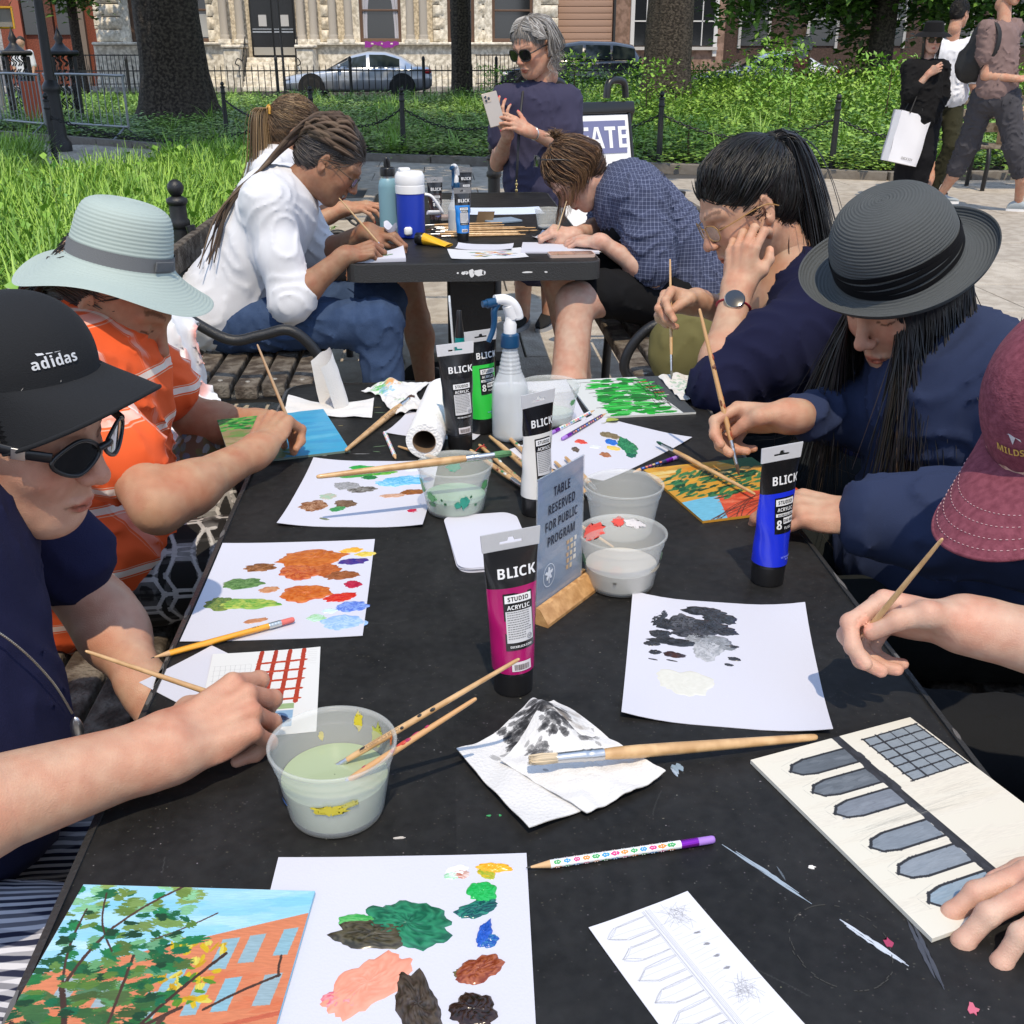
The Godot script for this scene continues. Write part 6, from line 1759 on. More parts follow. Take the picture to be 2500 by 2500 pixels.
	var ti := thing("tissue", "small crumpled tissue on the back of the man's hand", "tissue", V(-.175, .832, -3.845))
	part("tissue_sheet", MB.new().grid(10, 10, func(u, v): return V((u - .5) * .045, .012 * sin(u * 5 + v * 3) + .01 * sin(v * 7), (v - .5) * .04)), mt.paper, ti)
func person_behind():
	var p := person("person with a brown ponytail sitting behind the person with locs", V(-.80, 0, -4.62))
	var HX := look(V(-.575, 1.10, -4.66), V(.90, -.4, -.18), V(.4, .9, 0))
	var wr := V(-.385, .815, -4.50)
	var f := skin_of(p, mt.skin_tan, HX, [[wr, V(.95, .06, .15), V(0, .95, .3), -1, LOOSE, [], 1.0, .004]], Color(.15, .1, .08), {"nail": Color(.75, .12, .14)})
	var ch := V(-.68, .85, -4.66); var sr := V(-.66, .95, -4.48); var sl := V(-.66, .95, -4.84); var hip := V(-.80, .53, -4.66)
	torso(f, hip, ch, sl, sr, -.045)
	f.cap(V(-.65, .96, -4.66), HX * V(0, -.12, -.03), .056, .052, .03)
	arm(f, sr, V(-.60, .72, -4.42), wr); arm(f, sl, V(-.55, .72, -4.9), V(-.36, .78, -4.8))
	f.chain([V(-.45, .56, -4.56), V(-.16, .55, -4.50), V(-.10, .3, -4.45), V(-.08, .06, -4.44)], [.078, .062, .056, .038], .03)
	f.chain([V(-.45, .56, -4.76), V(-.16, .55, -4.78), V(-.12, .3, -4.76), V(-.10, .06, -4.76)], [.078, .062, .056, .038], .03)
	var s := garment(p, "shirt", cloth(.62, .62, .64), .010, .006, .06, V(1, 1, 1), 23)
	torso(s, hip, ch, sl, sr, .016); s.chain([sr, V(-.60, .75, -4.44)], [.07, .066]); s.chain([sl, V(-.57, .75, -4.9)], [.07, .066])
	var t := garment(p, "shorts", cloth(.02, .02, .025), .011, .004)
	t.ell(hip, V(.16, .11, .18), .05); t.chain([hip + V(.05, 0, .1), V(-.42, .56, -4.56)], [.10, .092]); t.chain([hip + V(.05, 0, -.1), V(-.42, .56, -4.76)], [.10, .092])
	later.append(func():
		hair_base(p, HX, Color(.11, .065, .033), V(0, .03, -.115))
		strands(p, "hair", 620, func(r: RandomNumberGenerator, i):
			var th := r.randf_range(-PI, PI); var ph := r.randf_range(-.2, 1.5)
			if absf(th) < .9 and ph < .6: return []
			return [scalp(HX, th, ph, .003), scalp(HX, signf(th) * lerpf(absf(th), 3.1, .5), ph * .8 + .15, .008), HX * V(r.randfn() * .008, .03 + r.randfn() * .008, -.115)], .0015, Color(.07, .04, .02), Color(.30, .19, .09), 12)
		strands(p, "ponytail", 240, func(r: RandomNumberGenerator, i):
			var o := V(r.randfn() * .014, 0, r.randfn() * .02)
			return [HX * V(r.randfn() * .008, .03, -.115), HX * V(0, .01, -.15) + o, V(-.715, .98, -4.58) + o * 1.5, V(-.75, .86, -4.56) + o * 2.0], .0016, Color(.08, .045, .02), Color(.34, .22, .10), 13)
		wpart("hair_clip", MB.new().tube(spline([HX * V(-.03, .02, -.115), HX * V(-.02, .045, -.125), HX * V(0, .03, -.13), HX * V(.02, .045, -.125), HX * V(.03, .02, -.115)], 4), .006, 8), M(.5, .26, .03, .25), p)
		shoe(p, V(-.08, 0, -4.44), V(.9, 0, .3), cloth(.03, .03, .03), M(.5, .5, .5)); shoe(p, V(-.10, 0, -4.76), V(.9, 0, 0), cloth(.03, .03, .03), M(.5, .5, .5)))
func plaid_mat() -> StandardMaterial3D:
	var im := Image.create(128, 128, false, Image.FORMAT_RGB8)
	for y in 128:
		for x in 128:
			var c := Color(.20, .225, .325)
			var a := (x % 32) < 4; var b := (y % 32) < 4
			if a or b: c = Color(.42, .45, .55)
			if a and b: c = Color(.58, .60, .68)
			im.set_pixel(x, y, c * (.94 + .12 * fmod(x * 7.13 + y * 3.77, 1.0)))
	return M(1, 1, 1, .92, {"t": ImageTexture.create_from_image(im), "tri": 19.0, "n": ntex(.22, FastNoiseLite.TYPE_CELLULAR, 5.0, 2), "ns": .25})
func person_plaid():
	var p := person("person with brown hair in a topknot and blue plaid shirt bent over a drawing", V(.98, 0, -4.02))
	var HX := look(V(.485, .985, -4.05), V(-.62, -.78, .08), V(-.8, .62, 0))
	var wr := V(.475, .782, -3.96); var elr := V(.62, .77, -4.22)
	var wl := V(.545, .785, -3.80); var ell := V(.74, .665, -3.78)
	var f := skin_of(p, mt.skin_pale, HX, [[wr, V(-.92, .18, .1), V(.1, .85, .5), -1, GRIP, [], .95, .0036], [wl, V(-.75, -.05, -.55), V(0, 1, .2), 1, LOOSE, [], .95, .004]], Color(.2, .13, .09), {"nail": Color(.6, .12, .15)})
	var ch := V(.735, .83, -4.03); var sl := V(.70, .91, -3.86); var sr := V(.68, .90, -4.23); var hip := V(.95, .53, -4.02)
	torso(f, hip, ch, sl, sr, -.045)
	f.cap(V(.66, .90, -4.05), HX * V(0, -.13, -.04), .056, .050, .03)
	arm(f, sr, elr, wr); arm(f, sl, ell, wl)
	f.chain([V(.72, .60, -3.88), V(.455, .595, -3.70), V(.42, .32, -3.58), V(.42, .08, -3.54)], [.082, .064, .060, .038], .03)
	f.chain([V(.72, .60, -4.12), V(.44, .60, -4.12), V(.50, .32, -4.1), V(.55, .08, -4.1)], [.082, .064, .060, .038], .03)
	var s := garment(p, "shirt", plaid_mat(), .008, .008, .15, V(.7, 1, .7), 29)
	torso(s, hip + V(-.02, .04, 0), ch, sl, sr, .022, 1.06)
	s.ell(V(.84, .78, -4.03), V(.15, .10, .17), .08, Basis(Vector3.FORWARD, .7))
	s.chain([sl, sl.lerp(ell, .5), sl.lerp(ell, .86)], [.080, .084, .080], .04); s.chain([sr, sr.lerp(elr, .8)], [.078, .076], .04)
	s.cap(V(.645, .905, -3.98), V(.645, .905, -4.12), .055, .055, .03)
	var ap := garment(p, "inner_top", cloth(.008, .008, .009), .010, .003)
	ap.ell(V(.655, .79, -4.02), V(.07, .11, .13), .04)
	var t := garment(p, "shorts", cloth(.009, .009, .010), .010, .005, .07, V(1, 1, 1), 31)
	t.ell(hip, V(.17, .12, .18), .05); t.chain([hip + V(-.05, .01, .1), V(.54, .615, -3.76)], [.105, .084], .04); t.chain([hip + V(-.05, .01, -.1), V(.56, .615, -4.1)], [.105, .084], .04)
	later.append(func():
		hair_base(p, HX, Color(.06, .03, .016))
		strands(p, "hair", 1300, func(r: RandomNumberGenerator, i):
			var th := r.randf_range(-PI, PI); var ph := r.randf_range(-.05, 1.5)
			if absf(th) < .75 and ph < .62: return []
			if absf(th) < 1.2 and r.randf() < .6: return []
			var sd := signf(th)
			if r.randf() < .42 and ph > .25:   # swept up to the knot
				return [scalp(HX, th, ph, .003), scalp(HX, th * 1.05, lerpf(ph, 1.3, .5), .010), HX * V(r.randfn() * .006, .128, -.045)]
			var front := maxf(0, cos(th))
			var a := scalp(HX, th, ph, .004); var b := scalp(HX, th + sd * .1, ph - .4, .012)
			var e := scalp(HX, th + sd * r.randf_range(0, .25), -.35, .016 + r.randf() * .012)
			var dn := e + V(-.012 * front, -r.randf_range(.03, .075) - .05 * front, 0)
			return [a, b, e, dn], .0014, Color(.045, .022, .012), Color(.24, .13, .06), 15)
		strands(p, "topknot", 150, func(r: RandomNumberGenerator, i):
			var c := HX * V(0, .128, -.045); var d := V(r.randfn() * .5, 1.0, r.randfn() * .5).normalized() * r.randf_range(.02, .05)
			return [c, c + d * .7, c + d + V(.02 * r.randfn(), -.006, .02 * r.randfn())], .0014, Color(.06, .03, .015), Color(.26, .15, .07), 16)
		var GX := HX * Transform3D(Basis(Vector3.RIGHT, -.95), V(0, .062, -.01))
		glasses(p, GX, M(.02, .02, .022, .3), mt.glass_dark, .025, .020, .0022, .002)
		wpart("earring", MB.new().ball(HX * V(.084, -.042, .0), V(.004, .006, .004), 8, 6), mt.steel, p)
		var wl2 := cloth(.01, .01, .01)
		shoe(p, V(.42, 0, -3.54), V(-.9, 0, .3), wl2, M(.6, .6, .6, .7)); shoe(p, V(.45, .0, -4.1), V(-.95, 0, 0), wl2, M(.6, .6, .6, .7)))
	brush("slim brush held by the person in the plaid shirt", V(.40, .765, -3.925), V(.448, .90, -3.97), {"r": .0026, "fl": .02, "bl": .01, "hc": C3(.5, .36, .2)})
func person_ponytail():
	var p := person("person with a black ponytail and glasses resting her cheek on her hand", V(.96, 0, -2.26))
	var HX := look(V(.630, 1.100, -2.275), V(-.86, -.47, .16), V(-.45, .88, .0))
	var wl := V(.590, .948, -2.150); var el := V(.530, .778, -2.02)
	var wr := V(.541, .895, -2.29); var er := V(.76, .80, -2.48)
	var f := skin_of(p, mt.skin_asian, HX, [[wl, V(.14, .94, -.22), V(-.55, .15, .80), 1, [[32, 50, 26], [36, 54, 28], [40, 56, 30], [44, 56, 30]], [[.046, -.012, .042], [.070, -.024, .050], [.090, -.030, .046]], .96, .0028], [wr, V(-.86, .18, .42), V(.1, .6, -.75), -1, [[44, 50, 20], [52, 60, 28], [60, 70, 34], [62, 70, 36]], [[.05, -.018, .034], [.076, -.030, .022], [.094, -.040, .010]], .96, .003]], Color(.08, .06, .05), {"cell": .0085})
	var ch := V(.80, .82, -2.27); var sl := V(.785, .925, -2.11); var sr := V(.79, .925, -2.43); var hip := V(.94, .53, -2.26)
	torso(f, hip, ch, sl, sr, -.045)
	f.cap(V(.77, .93, -2.275), HX * V(0, -.12, -.035), .056, .050, .03)
	arm(f, sl, el, wl, .002, 1.04); arm(f, sr, er, wr)
	var nm := cloth(.010, .011, .034)
	var s := garment(p, "top", nm, .0075, .006, .15, V(.8, .8, .8), 37)
	torso(s, hip, ch, sl, sr, .012, 1.03)
	s.chain([sl, sl.lerp(el, .55), el + V(.012, .008, -.006)], [.074, .074, .068], .05); s.chain([sr, er], [.070, .062], .04)
	s.ell(V(.655, .935, -2.27), V(.105, .135, .078), .012, Basis(Vector3.FORWARD, .35), true)
	f.ell(V(.735, .885, -2.27), V(.085, .115, .10), .04)
	var t := garment(p, "trousers", cloth(.012, .014, .016), .011, .004)
	t.ell(hip, V(.17, .12, .18), .05); t.chain([hip + V(-.04, 0, .1), V(.50, .55, -2.16), V(.46, .08, -2.14)], [.10, .078, .05]); t.chain([hip + V(-.04, 0, -.1), V(.50, .55, -2.38), V(.46, .08, -2.4)], [.10, .078, .05])
	later.append(func():
		var tie := V(0, .085, -.098)
		hair_base(p, HX, Color(.008, .007, .007), tie, 2200)
		strands(p, "hair", 2600, func(r: RandomNumberGenerator, i):
			var th := r.randf_range(-PI, PI); var ph := r.randf_range(-.3, 1.5)
			var hl := .66 - .72 * smoothstep(.45, 1.15, absf(th)) - .45 * smoothstep(1.8, 2.4, absf(th))
			if ph < hl - .12: return []
			var a := scalp(HX, th, ph, .001)
			var e := HX * (tie + V(r.randfn() * .006, r.randfn() * .006, 0))
			var la := HX.affine_inverse() * a; var le := HX.affine_inverse() * e
			var out := [a]
			var lift := r.randf_range(.006, .013)
			for k in [.3, .62]:
				var q: Vector3 = la.lerp(le, k) - V(0, .032, -.012)
				q = q.normalized(); q = V(q.x * (.078 + lift), q.y * (.090 + lift), q.z * (.1 + lift)) + V(0, .032, -.012)
				out.append(HX * q)
			out.append(e)
			return out, .0014, Color(.004, .004, .004), Color(.022, .019, .017), 19, .4)
		strands(p, "ponytail", 620, func(r: RandomNumberGenerator, i):
			var t0 := HX * (tie + V(r.randfn() * .006, r.randfn() * .006, -.004))
			var o := V(r.randfn() * .016, 0, r.randfn() * .016)
			return [t0, t0 + V(.032, .006, 0) + o * .6, t0 + V(.058, -.05, .01) + o, V(.775, 1.04, -2.27) + o * 1.3, V(.80, .925 - r.randf() * .06, -2.26) + o * 1.6], .0014, Color(.004, .004, .004), Color(.024, .020, .018), 20, .3)
		wpart("hair_tie", MB.new().ball(HX * (tie + V(0, 0, -.004)), V(.020, .020, .013), 14, 8, HX.basis.orthonormalized()), M(.006, .006, .006, .8), p)
		glasses(p, HX, M(.32, .17, .05, .3), M(.5, .5, .5, .05, {"a": .18}), .024, .018, .0012, .0012)
		var d := (el - wl).normalized(); var wc := wl + d * .038
		var nrm := (V(-.30, .15, 1.0) - d * V(-.30, .15, 1.0).dot(d)).normalized()
		var WX := Transform3D(Basis(nrm.cross(d).normalized() * -1.0, nrm, d), wc)
		var band := []
		for k in 25:
			var a := TAU * k / 24
			band.append(wc + (nrm * cos(a) + nrm.cross(d) * sin(a)) * .0275)
		wpart("watch_band", MB.new().tube(band, .0085, 8, false, .28, d), M(.30, .012, .03, .6), p)
		var wx := Transform3D(Basis(d.cross(nrm).normalized(), nrm, d.cross(nrm).cross(nrm).normalized()), wc + nrm * .026)
		wpart("watch_case", MB.new().lathe([[V2(.0195, 0), V2(.0205, .002), V2(.0205, .008), V2(.019, .0098)]], 36, wx), mt.steel, p)
		wpart("watch_face", MB.new().lathe([[V2(.019, .0098), V2(.0178, .0104), V2(.0003, .0106)]], 36, wx), mt.glass_dark, p)
		for off in 3:
			var z := MB.new()
			var pts := []
			for k in 60:
				var u := k / 59.0
				var q := (V(.775, 1.0, -2.20).lerp(V(.70, .925, -2.175), u * 2) if u < .5 else V(.70, .925, -2.175).lerp(V(.655, .80, -2.19), u * 2 - 1)) + V(-.01, .008, .03)
				pts.append(q + V(.006 * (1 if k % 2 else -1) + .007 * (off - 1), .0, .002))
			z.tube(pts, .0013, 5)
			wpart("embroidery", z, [M(.55, .55, .6, .8), M(.30, .08, .22, .8), M(.55, .55, .6, .8)][off], p)
		var cuff := V(.535, .79, -1.992)
		var ud := (sl - el).normalized()
		for off in 3:
			var pts := []
			for k in 41:
				var a := TAU * k / 40
				pts.append(el + V(.012, .005, -.004) + ud * (.045 + off * .012 + .004 * (1 if k % 2 else -1)) + (ud.cross(Vector3.UP).normalized() * cos(a) + ud.cross(ud.cross(Vector3.UP)).normalized() * sin(a)) * (.0585 + off * .0008))
			wpart("embroidery", MB.new().tube(pts, .0013, 5, false), [M(.55, .55, .6, .8), M(.40, .36, .46, .8), M(.30, .08, .22, .8)][off], p))
	brush("upright paint brush held over the pale green towel by the ponytailed person", V(.471, .762, -2.165), V(.474, .992, -2.262), {"r": .0034, "fl": .034, "bl": .016, "bc": C3(.2, .2, .18)})
func person_straw():
	var p := person("person in a black straw hat with long black hair and dark blue shirt", V(1.0, 0, -1.62))
	var HX := look(V(.715, 1.055, -1.655), V(-.70, -.44, .40), V(-.35, .9, .2))
	var wr := V(.552, .852, -1.628); var er := V(.78, .80, -1.80)
	var wl := V(.572, .795, -1.352); var el := V(.80, .80, -1.27)
	var f := skin_of(p, mt.skin_asian, HX, [[wr, V(-.88, -.10, -.32), V(-.1, .6, -.75), -1, GRIP, [[.05, -.020, .034], [.076, -.026, .020], [.096, -.036, .008]], .95, .0028], [wl, V(-.86, .0, -.42), V(.15, .92, .35), 1, [[22, 30, 16], [24, 32, 16], [28, 34, 18], [32, 36, 18]], [], .95, .0028]], Color(.08, .06, .05), {"cell": .0085})
	var ch := V(.86, .80, -1.64); var sl := V(.87, .93, -1.46); var sr := V(.85, .93, -1.83); var hip := V(1.0, .52, -1.62)
	torso(f, hip, ch, sl, sr, -.045)
	f.cap(V(.83, .93, -1.65), HX * V(0, -.12, -.035), .056, .050, .03)
	arm(f, sr, er, wr); arm(f, sl, el, wl)
	var lm := cloth(.024, .034, .075, {"tri": 18.0})
	var s := garment(p, "shirt", lm, .0078, .006, .14, V(.9, .6, .9), 41)
	torso(s, hip, ch, sl, sr, .026, 1.08)
	s.ell(V(.84, .62, -1.60), V(.19, .14, .20), .08)
	s.chain([sl, sl.lerp(el, .6), el, el.lerp(wl, .55), el.lerp(wl, .90)], [.080, .084, .078, .066, .060], .04)
	s.chain([sr, sr.lerp(er, .6), er, er.lerp(wr, .55), er.lerp(wr, .84)], [.078, .074, .060, .046, .040], .04)
	var t := garment(p, "trousers", cloth(.012, .014, .014), .012, .004)
	t.ell(hip, V(.18, .12, .18), .05); t.chain([hip + V(-.04, 0, .1), V(.56, .54, -1.5), V(.50, .08, -1.5)], [.10, .078, .05]); t.chain([hip + V(-.04, 0, -.1), V(.56, .54, -1.75), V(.50, .08, -1.75)], [.10, .078, .05])
	later.append(func():
		hair_base(p, HX.scaled_local(Vector3.ONE * .95), Color(.006, .006, .006), V(0, -.2, -.02), 500)
		var wv := weave_tex(Color(.04, .04, .045), Color(.52, .54, .54), 5)
		var hm := M(1, 1, 1, .75, {"spec": .2, "t": wv, "uv": Vector3(44, 26, 1)})
		var X := HX * Transform3D(Basis(Vector3.RIGHT, .06), V(0, .044, -.004)); X.basis = X.basis.scaled(Vector3.ONE * .92)
		straw_hat(p, X, [V2(.001, .118), V2(.040, .116), V2(.074, .102), V2(.096, .070), V2(.103, .035), V2(.104, .002), V2(.114, -.010), V2(.132, -.014), V2(.150, -.008), V2(.160, .006)], 46, hm, func(t, q):
			var e := smoothstep(.105, .16, Vector2(q.x, q.z).length())
			return q + V(0, (-.016 * cos(t - 1.2) + .008 * sin(2 * t)) * e, 0), .0015)
		for k in 4:
			wpart("hat_band", MB.new().lathe([[V2(.1052, .000 + k * .0105), V2(.1068, .004 + k * .0105), V2(.1056, .0105 + k * .0105)]], 80, X, func(t, q): return q + V(0, .004 * sin(t * 2 + k), 0)), cloth(.005, .005, .006), p)
		var fall := func(r: RandomNumberGenerator, i):
			var th := r.randf_range(-PI, PI)
			if absf(th) < .55: return []
			var sd := signf(th)
			var ph := r.randf_range(-.2, .35)
			var a := scalp(HX, th, ph, .004)
			var b := scalp(HX, th, -.45, .016)
			var front := cos(th)
			var o := V(r.randfn() * .014, 0, r.randfn() * .018)
			var side := (HX.basis.x * sd).normalized()
			var ln := r.randf_range(.17, .33)
			var c := b + V(0, -ln * .35, 0) + side * .012 + o * .5
			var e := b + V(.02 if front < 0 else -.005, -ln, 0) + side * .02 + o * 1.6 + V(0, 0, .02 if sd > 0 else 0)
			return [a, b, c, e]
		strands(p, "hair", 2300, fall, .0015, Color(.004, .004, .004), Color(.026, .02, .017), 25, .32)
		strands(p, "hair_ends", 160, func(r: RandomNumberGenerator, i):
			var g: Array = fall.call(r, i)
			if g.is_empty(): return []
			var e: Vector3 = g[3]
			return [g[2], e, e + V(r.randfn() * .03, -.03 - r.randf() * .04, r.randfn() * .03)], .0005, Color(.02, .015, .01), Color(.12, .07, .03), 26, .4))
	brush("long stained brush held by the person in the black straw hat", V(.466, .765, -1.595), V(.408, 1.012, -1.70), {"r": .0042, "fl": .04, "bl": .018, "bc": C3(.10, .06, .03), "hc": C3(.5, .28, .11), "spots": 14, "sc": [C3(.3, .06, .02), C3(.15, .05, .02)]})
func person_maroon():
	var p := person("person in a maroon cap holding a slim brush over the grey palette", V(1.0, 0, -.98))
	var HX := look(V(.668, 1.025, -1.05), V(-.76, -.52, .40), V(-.5, .8, .2))
	HX.basis = HX.basis.scaled(Vector3.ONE * 1.02)
	var wr := V(.528, .850, -.945); var er := V(.75, .83, -.83)
	var wl := V(.545, .788, -.655); var el := V(.80, .80, -.60)
	var f := skin_of(p, mt.skin_pale, HX, [[wr, V(-.88, .02, -.34), V(-.1, .62, -.75), -1, [[46, 58, 30], [56, 70, 34], [64, 74, 38], [66, 74, 40]], [[.046, -.012, .044], [.074, -.022, .040], [.096, -.034, .026]], .98, .0025], [wl, V(-.92, -.06, .22), V(.1, .97, -.1), 1, [[14, 26, 16], [16, 28, 18], [20, 30, 18], [24, 30, 18]], [[.045, -.012, .042], [.07, -.018, .05], [.095, -.022, .052]], .98, .0025]], Color(.2, .15, .12), {"cell": .0085, "nail": Color(1, .90, .90)})
	var ch := V(.90, .82, -.98); var sl := V(.88, .95, -.80); var sr := V(.87, .95, -1.16); var hip := V(1.0, .53, -.98)
	torso(f, hip, ch, sl, sr, -.045)
	f.cap(V(.85, .95, -1.0), HX * V(0, -.12, -.035), .056, .052, .03)
	arm(f, sr, er, wr, .003, 1.05); arm(f, sl, el, wl, .003, 1.05)
	var s := garment(p, "shirt", cloth(.014, .014, .016), .010, .007, .14, V(1, .7, 1), 43)
	torso(s, hip, ch, sl, sr, .018, 1.05); s.chain([sr, sr.lerp(er, .6)], [.072, .070]); s.chain([sl, sl.lerp(el, .6)], [.072, .070])
	var t := garment(p, "trousers", cloth(.014, .015, .017), .014, .006, .06, V(1, 1, 1), 44)
	t.ell(hip, V(.18, .12, .18), .05); t.chain([hip + V(-.04, 0, .1), V(.60, .53, -.9), V(.55, .08, -.9)], [.10, .085, .06]); t.chain([hip + V(-.04, 0, -.1), V(.58, .55, -1.14), V(.54, .08, -1.14)], [.10, .085, .06])
	later.append(func():
		var mm := cloth(.22, .065, .088, {"t": ctex(.05, Color(.82, .78, .8), Color(1, 1, 1)), "tri": 7.0})
		cap_hat(p, HX, mm, cloth(.10, .018, .03), {"visor": .098, "droop": .020, "curve": .030, "stitch": [.52, .66, .80, .92],
			"text": [["AFTERNOON", .0085, .05, .60, 0.0, M(.55, .35, .06, .6), 12.0], ["MILDSR", .0075, .05, .16, 0.0, M(.50, .32, .06, .6), -6.0]],
			"marks": [[PackedVector2Array([V2(-.010, .010), V2(-.005, .004), V2(.0, .006), V2(.009, .014), V2(.004, .003), V2(.010, -.010), V2(.004, -.006), V2(.001, -.014), V2(-.003, -.004), V2(-.012, -.003)] ), .05, .38, M(.42, .42, .44, .6)]]})
		hair_base(p, HX, Color(.04, .025, .015))
		strands(p, "hair", 260, func(r: RandomNumberGenerator, i):
			var sd := 1.0 if i % 2 else -1.0
			var th: float = sd * r.randf_range(1.4, 3.0); var ph := r.randf_range(-.2, .1)
			var a := scalp(HX, th, ph, .004)
			return [a, scalp(HX, th, ph - .3, .008), scalp(HX, th, -.7, .006)], .001, Color(.03, .02, .012), Color(.10, .06, .04), 28)
		var bd := (er - wr).normalized()
		var band := []
		for k in 25:
			var a := TAU * k / 24
			band.append(wr.lerp(er, .36) + (Vector3.UP * cos(a) + bd.cross(Vector3.UP) * sin(a)) * .0365)
		wpart("bracelet", MB.new().tube(band, .0014, 6, false), M(.01, .01, .01, .7), p))
	brush("slim brush with dark tip held over the grey palette", V(.413, .803, -.967), V(.456, .975, -.888), {"r": .0031, "fl": .028, "bl": .014, "bc": C3(.03, .04, .05), "face": V(-.6, .2, .75), "print": "8 R", "taper": .6})
func person_standing():
	var p := person("person with grey hair and sunglasses standing in a navy dress holding a phone", V(.50, 0, -5.80))
	var HX := look(V(.470, 1.415, -5.76), V(-.62, -.30, .60), V(-.2, .95, .15)); HX.basis = HX.basis.scaled(Vector3.ONE * 1.10)
	var wl := V(.435, 1.035, -5.52); var el := V(.655, .935, -5.72); var wr := V(.335, 1.02, -5.58); var er := V(.30, .86, -5.84)
	var f := skin_of(p, mt.skin_light, HX, [[wl, V(-.80, .42, .10), V(.3, .5, .75), 1, [[18, 24, 14], [20, 26, 14], [24, 28, 16], [28, 30, 16]], [[.046, -.006, .044], [.066, -.006, .062], [.084, -.006, .074]], .98, .005], [wr, V(-.35, .88, .15), V(-.6, .1, .7), -1, LOOSE, [], .98, .005]], Color(.3, .27, .25), {"cell": .012, "nail": Color(1.0, .10, .30)})
	var ch := V(.50, 1.06, -5.80); var sl := V(.655, 1.165, -5.79); var sr := V(.335, 1.175, -5.80); var hip := V(.50, .78, -5.82)
	torso(f, hip, ch, sl, sr, -.045)
	f.cap(V(.50, 1.17, -5.80), HX * V(0, -.12, -.03), .058, .054, .03)
	arm(f, sl, el, wl); arm(f, sr, er, wr)
	f.chain([V(.58, .70, -5.82), V(.57, .42, -5.80), V(.57, .06, -5.82)], [.075, .058, .036]); f.chain([V(.42, .70, -5.82), V(.43, .42, -5.80), V(.43, .06, -5.82)], [.075, .058, .036])
	var s := garment(p, "dress", cloth(.045, .043, .078), .011, .007, .12, V(1.1, .4, 1.1), 47)
	torso(s, hip, ch, sl, sr, .010, .96)
	s.chain([sl, sl.lerp(el, .6)], [.062, .072], .04); s.chain([sr, sr.lerp(er, .6)], [.062, .070], .04)
	s.cap(V(.50, .85, -5.81), V(.50, .40, -5.82), .13, .17, .08)
	later.append(func():
		hair_base(p, HX, Color(.24, .22, .20), V(0, -.15, -.02))
		strands(p, "hair", 900, func(r: RandomNumberGenerator, i):
			var th := r.randf_range(-PI, PI); var ph := r.randf_range(.1, 1.45)
			if absf(th) < .8 and ph < .66: return []
			var sd := signf(th)
			if absf(th) < 1.45: return [scalp(HX, th, ph, .004), scalp(HX, sd * maxf(absf(th), .9), ph * .6, .016), scalp(HX, sd * 1.45, -.1, .020), scalp(HX, sd * r.randf_range(1.4, 1.7), -.75, .03)]
			var a := scalp(HX, th, ph, .004); var b := scalp(HX, th + sd * .12, ph * .35, .022); var c := scalp(HX, th + sd * .1, -.5, .030)
			var ln := r.randf_range(.02, .13)
			var o := V(r.randfn(), r.randfn() * .3, r.randfn()) * .014
			return [a, b, c + o, c + V(0, -ln * .6, 0) - o, c + V(0, -ln, 0) + o * 1.3], .0021, Color(.16, .14, .12), Color(.52, .50, .47), 33, .5)
		glasses(p, HX, M(.02, .016, .014, .3), M(.012, .010, .012, .08, {"spec": .6}), .029, .026, .003, .003)
		var nk := MB.new()
		for k in 40:
			var a := -2.2 + 4.4 * k / 39.0
			nk.ball(V(.50, 1.175, -5.80) + V(sin(a) * .085, -.012 - .05 * pow(maxf(0, cos(a)), 2), cos(a) * .085 + .01), V(.0045, .0045, .0045), 6, 5)
		wpart("necklace", nk, M(.7, .66, .58, .3), p)
		var bd := (el - wl).normalized(); var band := []
		for k in 17:
			var a := TAU * k / 16
			band.append(wl + bd * .035 + (Vector3.UP * cos(a) + bd.cross(Vector3.UP).normalized() * sin(a)) * .029)
		wpart("bracelet", MB.new().tube(band, .004, 6, false), mt.steel, p)
		shoe(p, V(.57, 0, -5.84), V(-.4, 0, .9), cloth(.02, .02, .02), M(.3, .3, .3)); shoe(p, V(.43, 0, -5.84), V(-.4, 0, .9), cloth(.02, .02, .02), M(.3, .3, .3)))
	var ph := thing("smartphone", "gold smartphone held up by the person in the navy dress", "phone", V(.262, 1.135, -5.53))
	ph.basis = look(Vector3.ZERO, V(.25, .25, 1.0), V(-.25, .95, -.1)).basis
	part("phone_body", MB.new().box(Vector3.ZERO, V(.078, .158, .009), .003), M(.50, .42, .34, .3, {"metal": .5}), ph)
	part("camera_bump", MB.new().box(V(-.018, .052, .006), V(.034, .036, .004), .002), M(.45, .38, .31, .3), ph)
	for q in [V(-.026, .061, .009), V(-.026, .044, .009), V(-.011, .052, .009)]: part("camera_lens", MB.new().lathe([[V2(.0062, 0), V2(.0062, .002), V2(.0003, .002)]], 14, Transform3D(Basis(Vector3.RIGHT, PI / 2), q)), mt.glass_dark, ph)
	var hb := thing("handbag", "black handbag on a gold chain worn over the navy dress", "handbag", V(.44, .50, -5.60))
	part("bag_body", MB.new().box(V(0, .07, 0), V(.24, .17, .08), .025), M(.01, .01, .011, .35, {"n": ntex(.15, FastNoiseLite.TYPE_CELLULAR, 5.0), "ns": .6, "tri": 12.0}), hb)
	part("strap", MB.new().tube(spline([V(-.02, .72, -.13), V(-.05, .55, .02), V(-.06, .40, .06), V(-.065, .30, .05)], 5), .006, 6, true, .35), M(.012, .012, .013, .5), hb)
	var chn := MB.new()
	for k in 12:
		var q := V(-.065, .30 - k * .0145, .05)
		chn.ball(q, V(.007 if k % 2 else .003, .009, .003 if k % 2 else .007), 8, 5)
	part("gold_chain", chn, mt.brass, hb)
	part("clasp", MB.new().box(V(.06, .07, .042), V(.02, .02, .006), .002), mt.brass, hb)
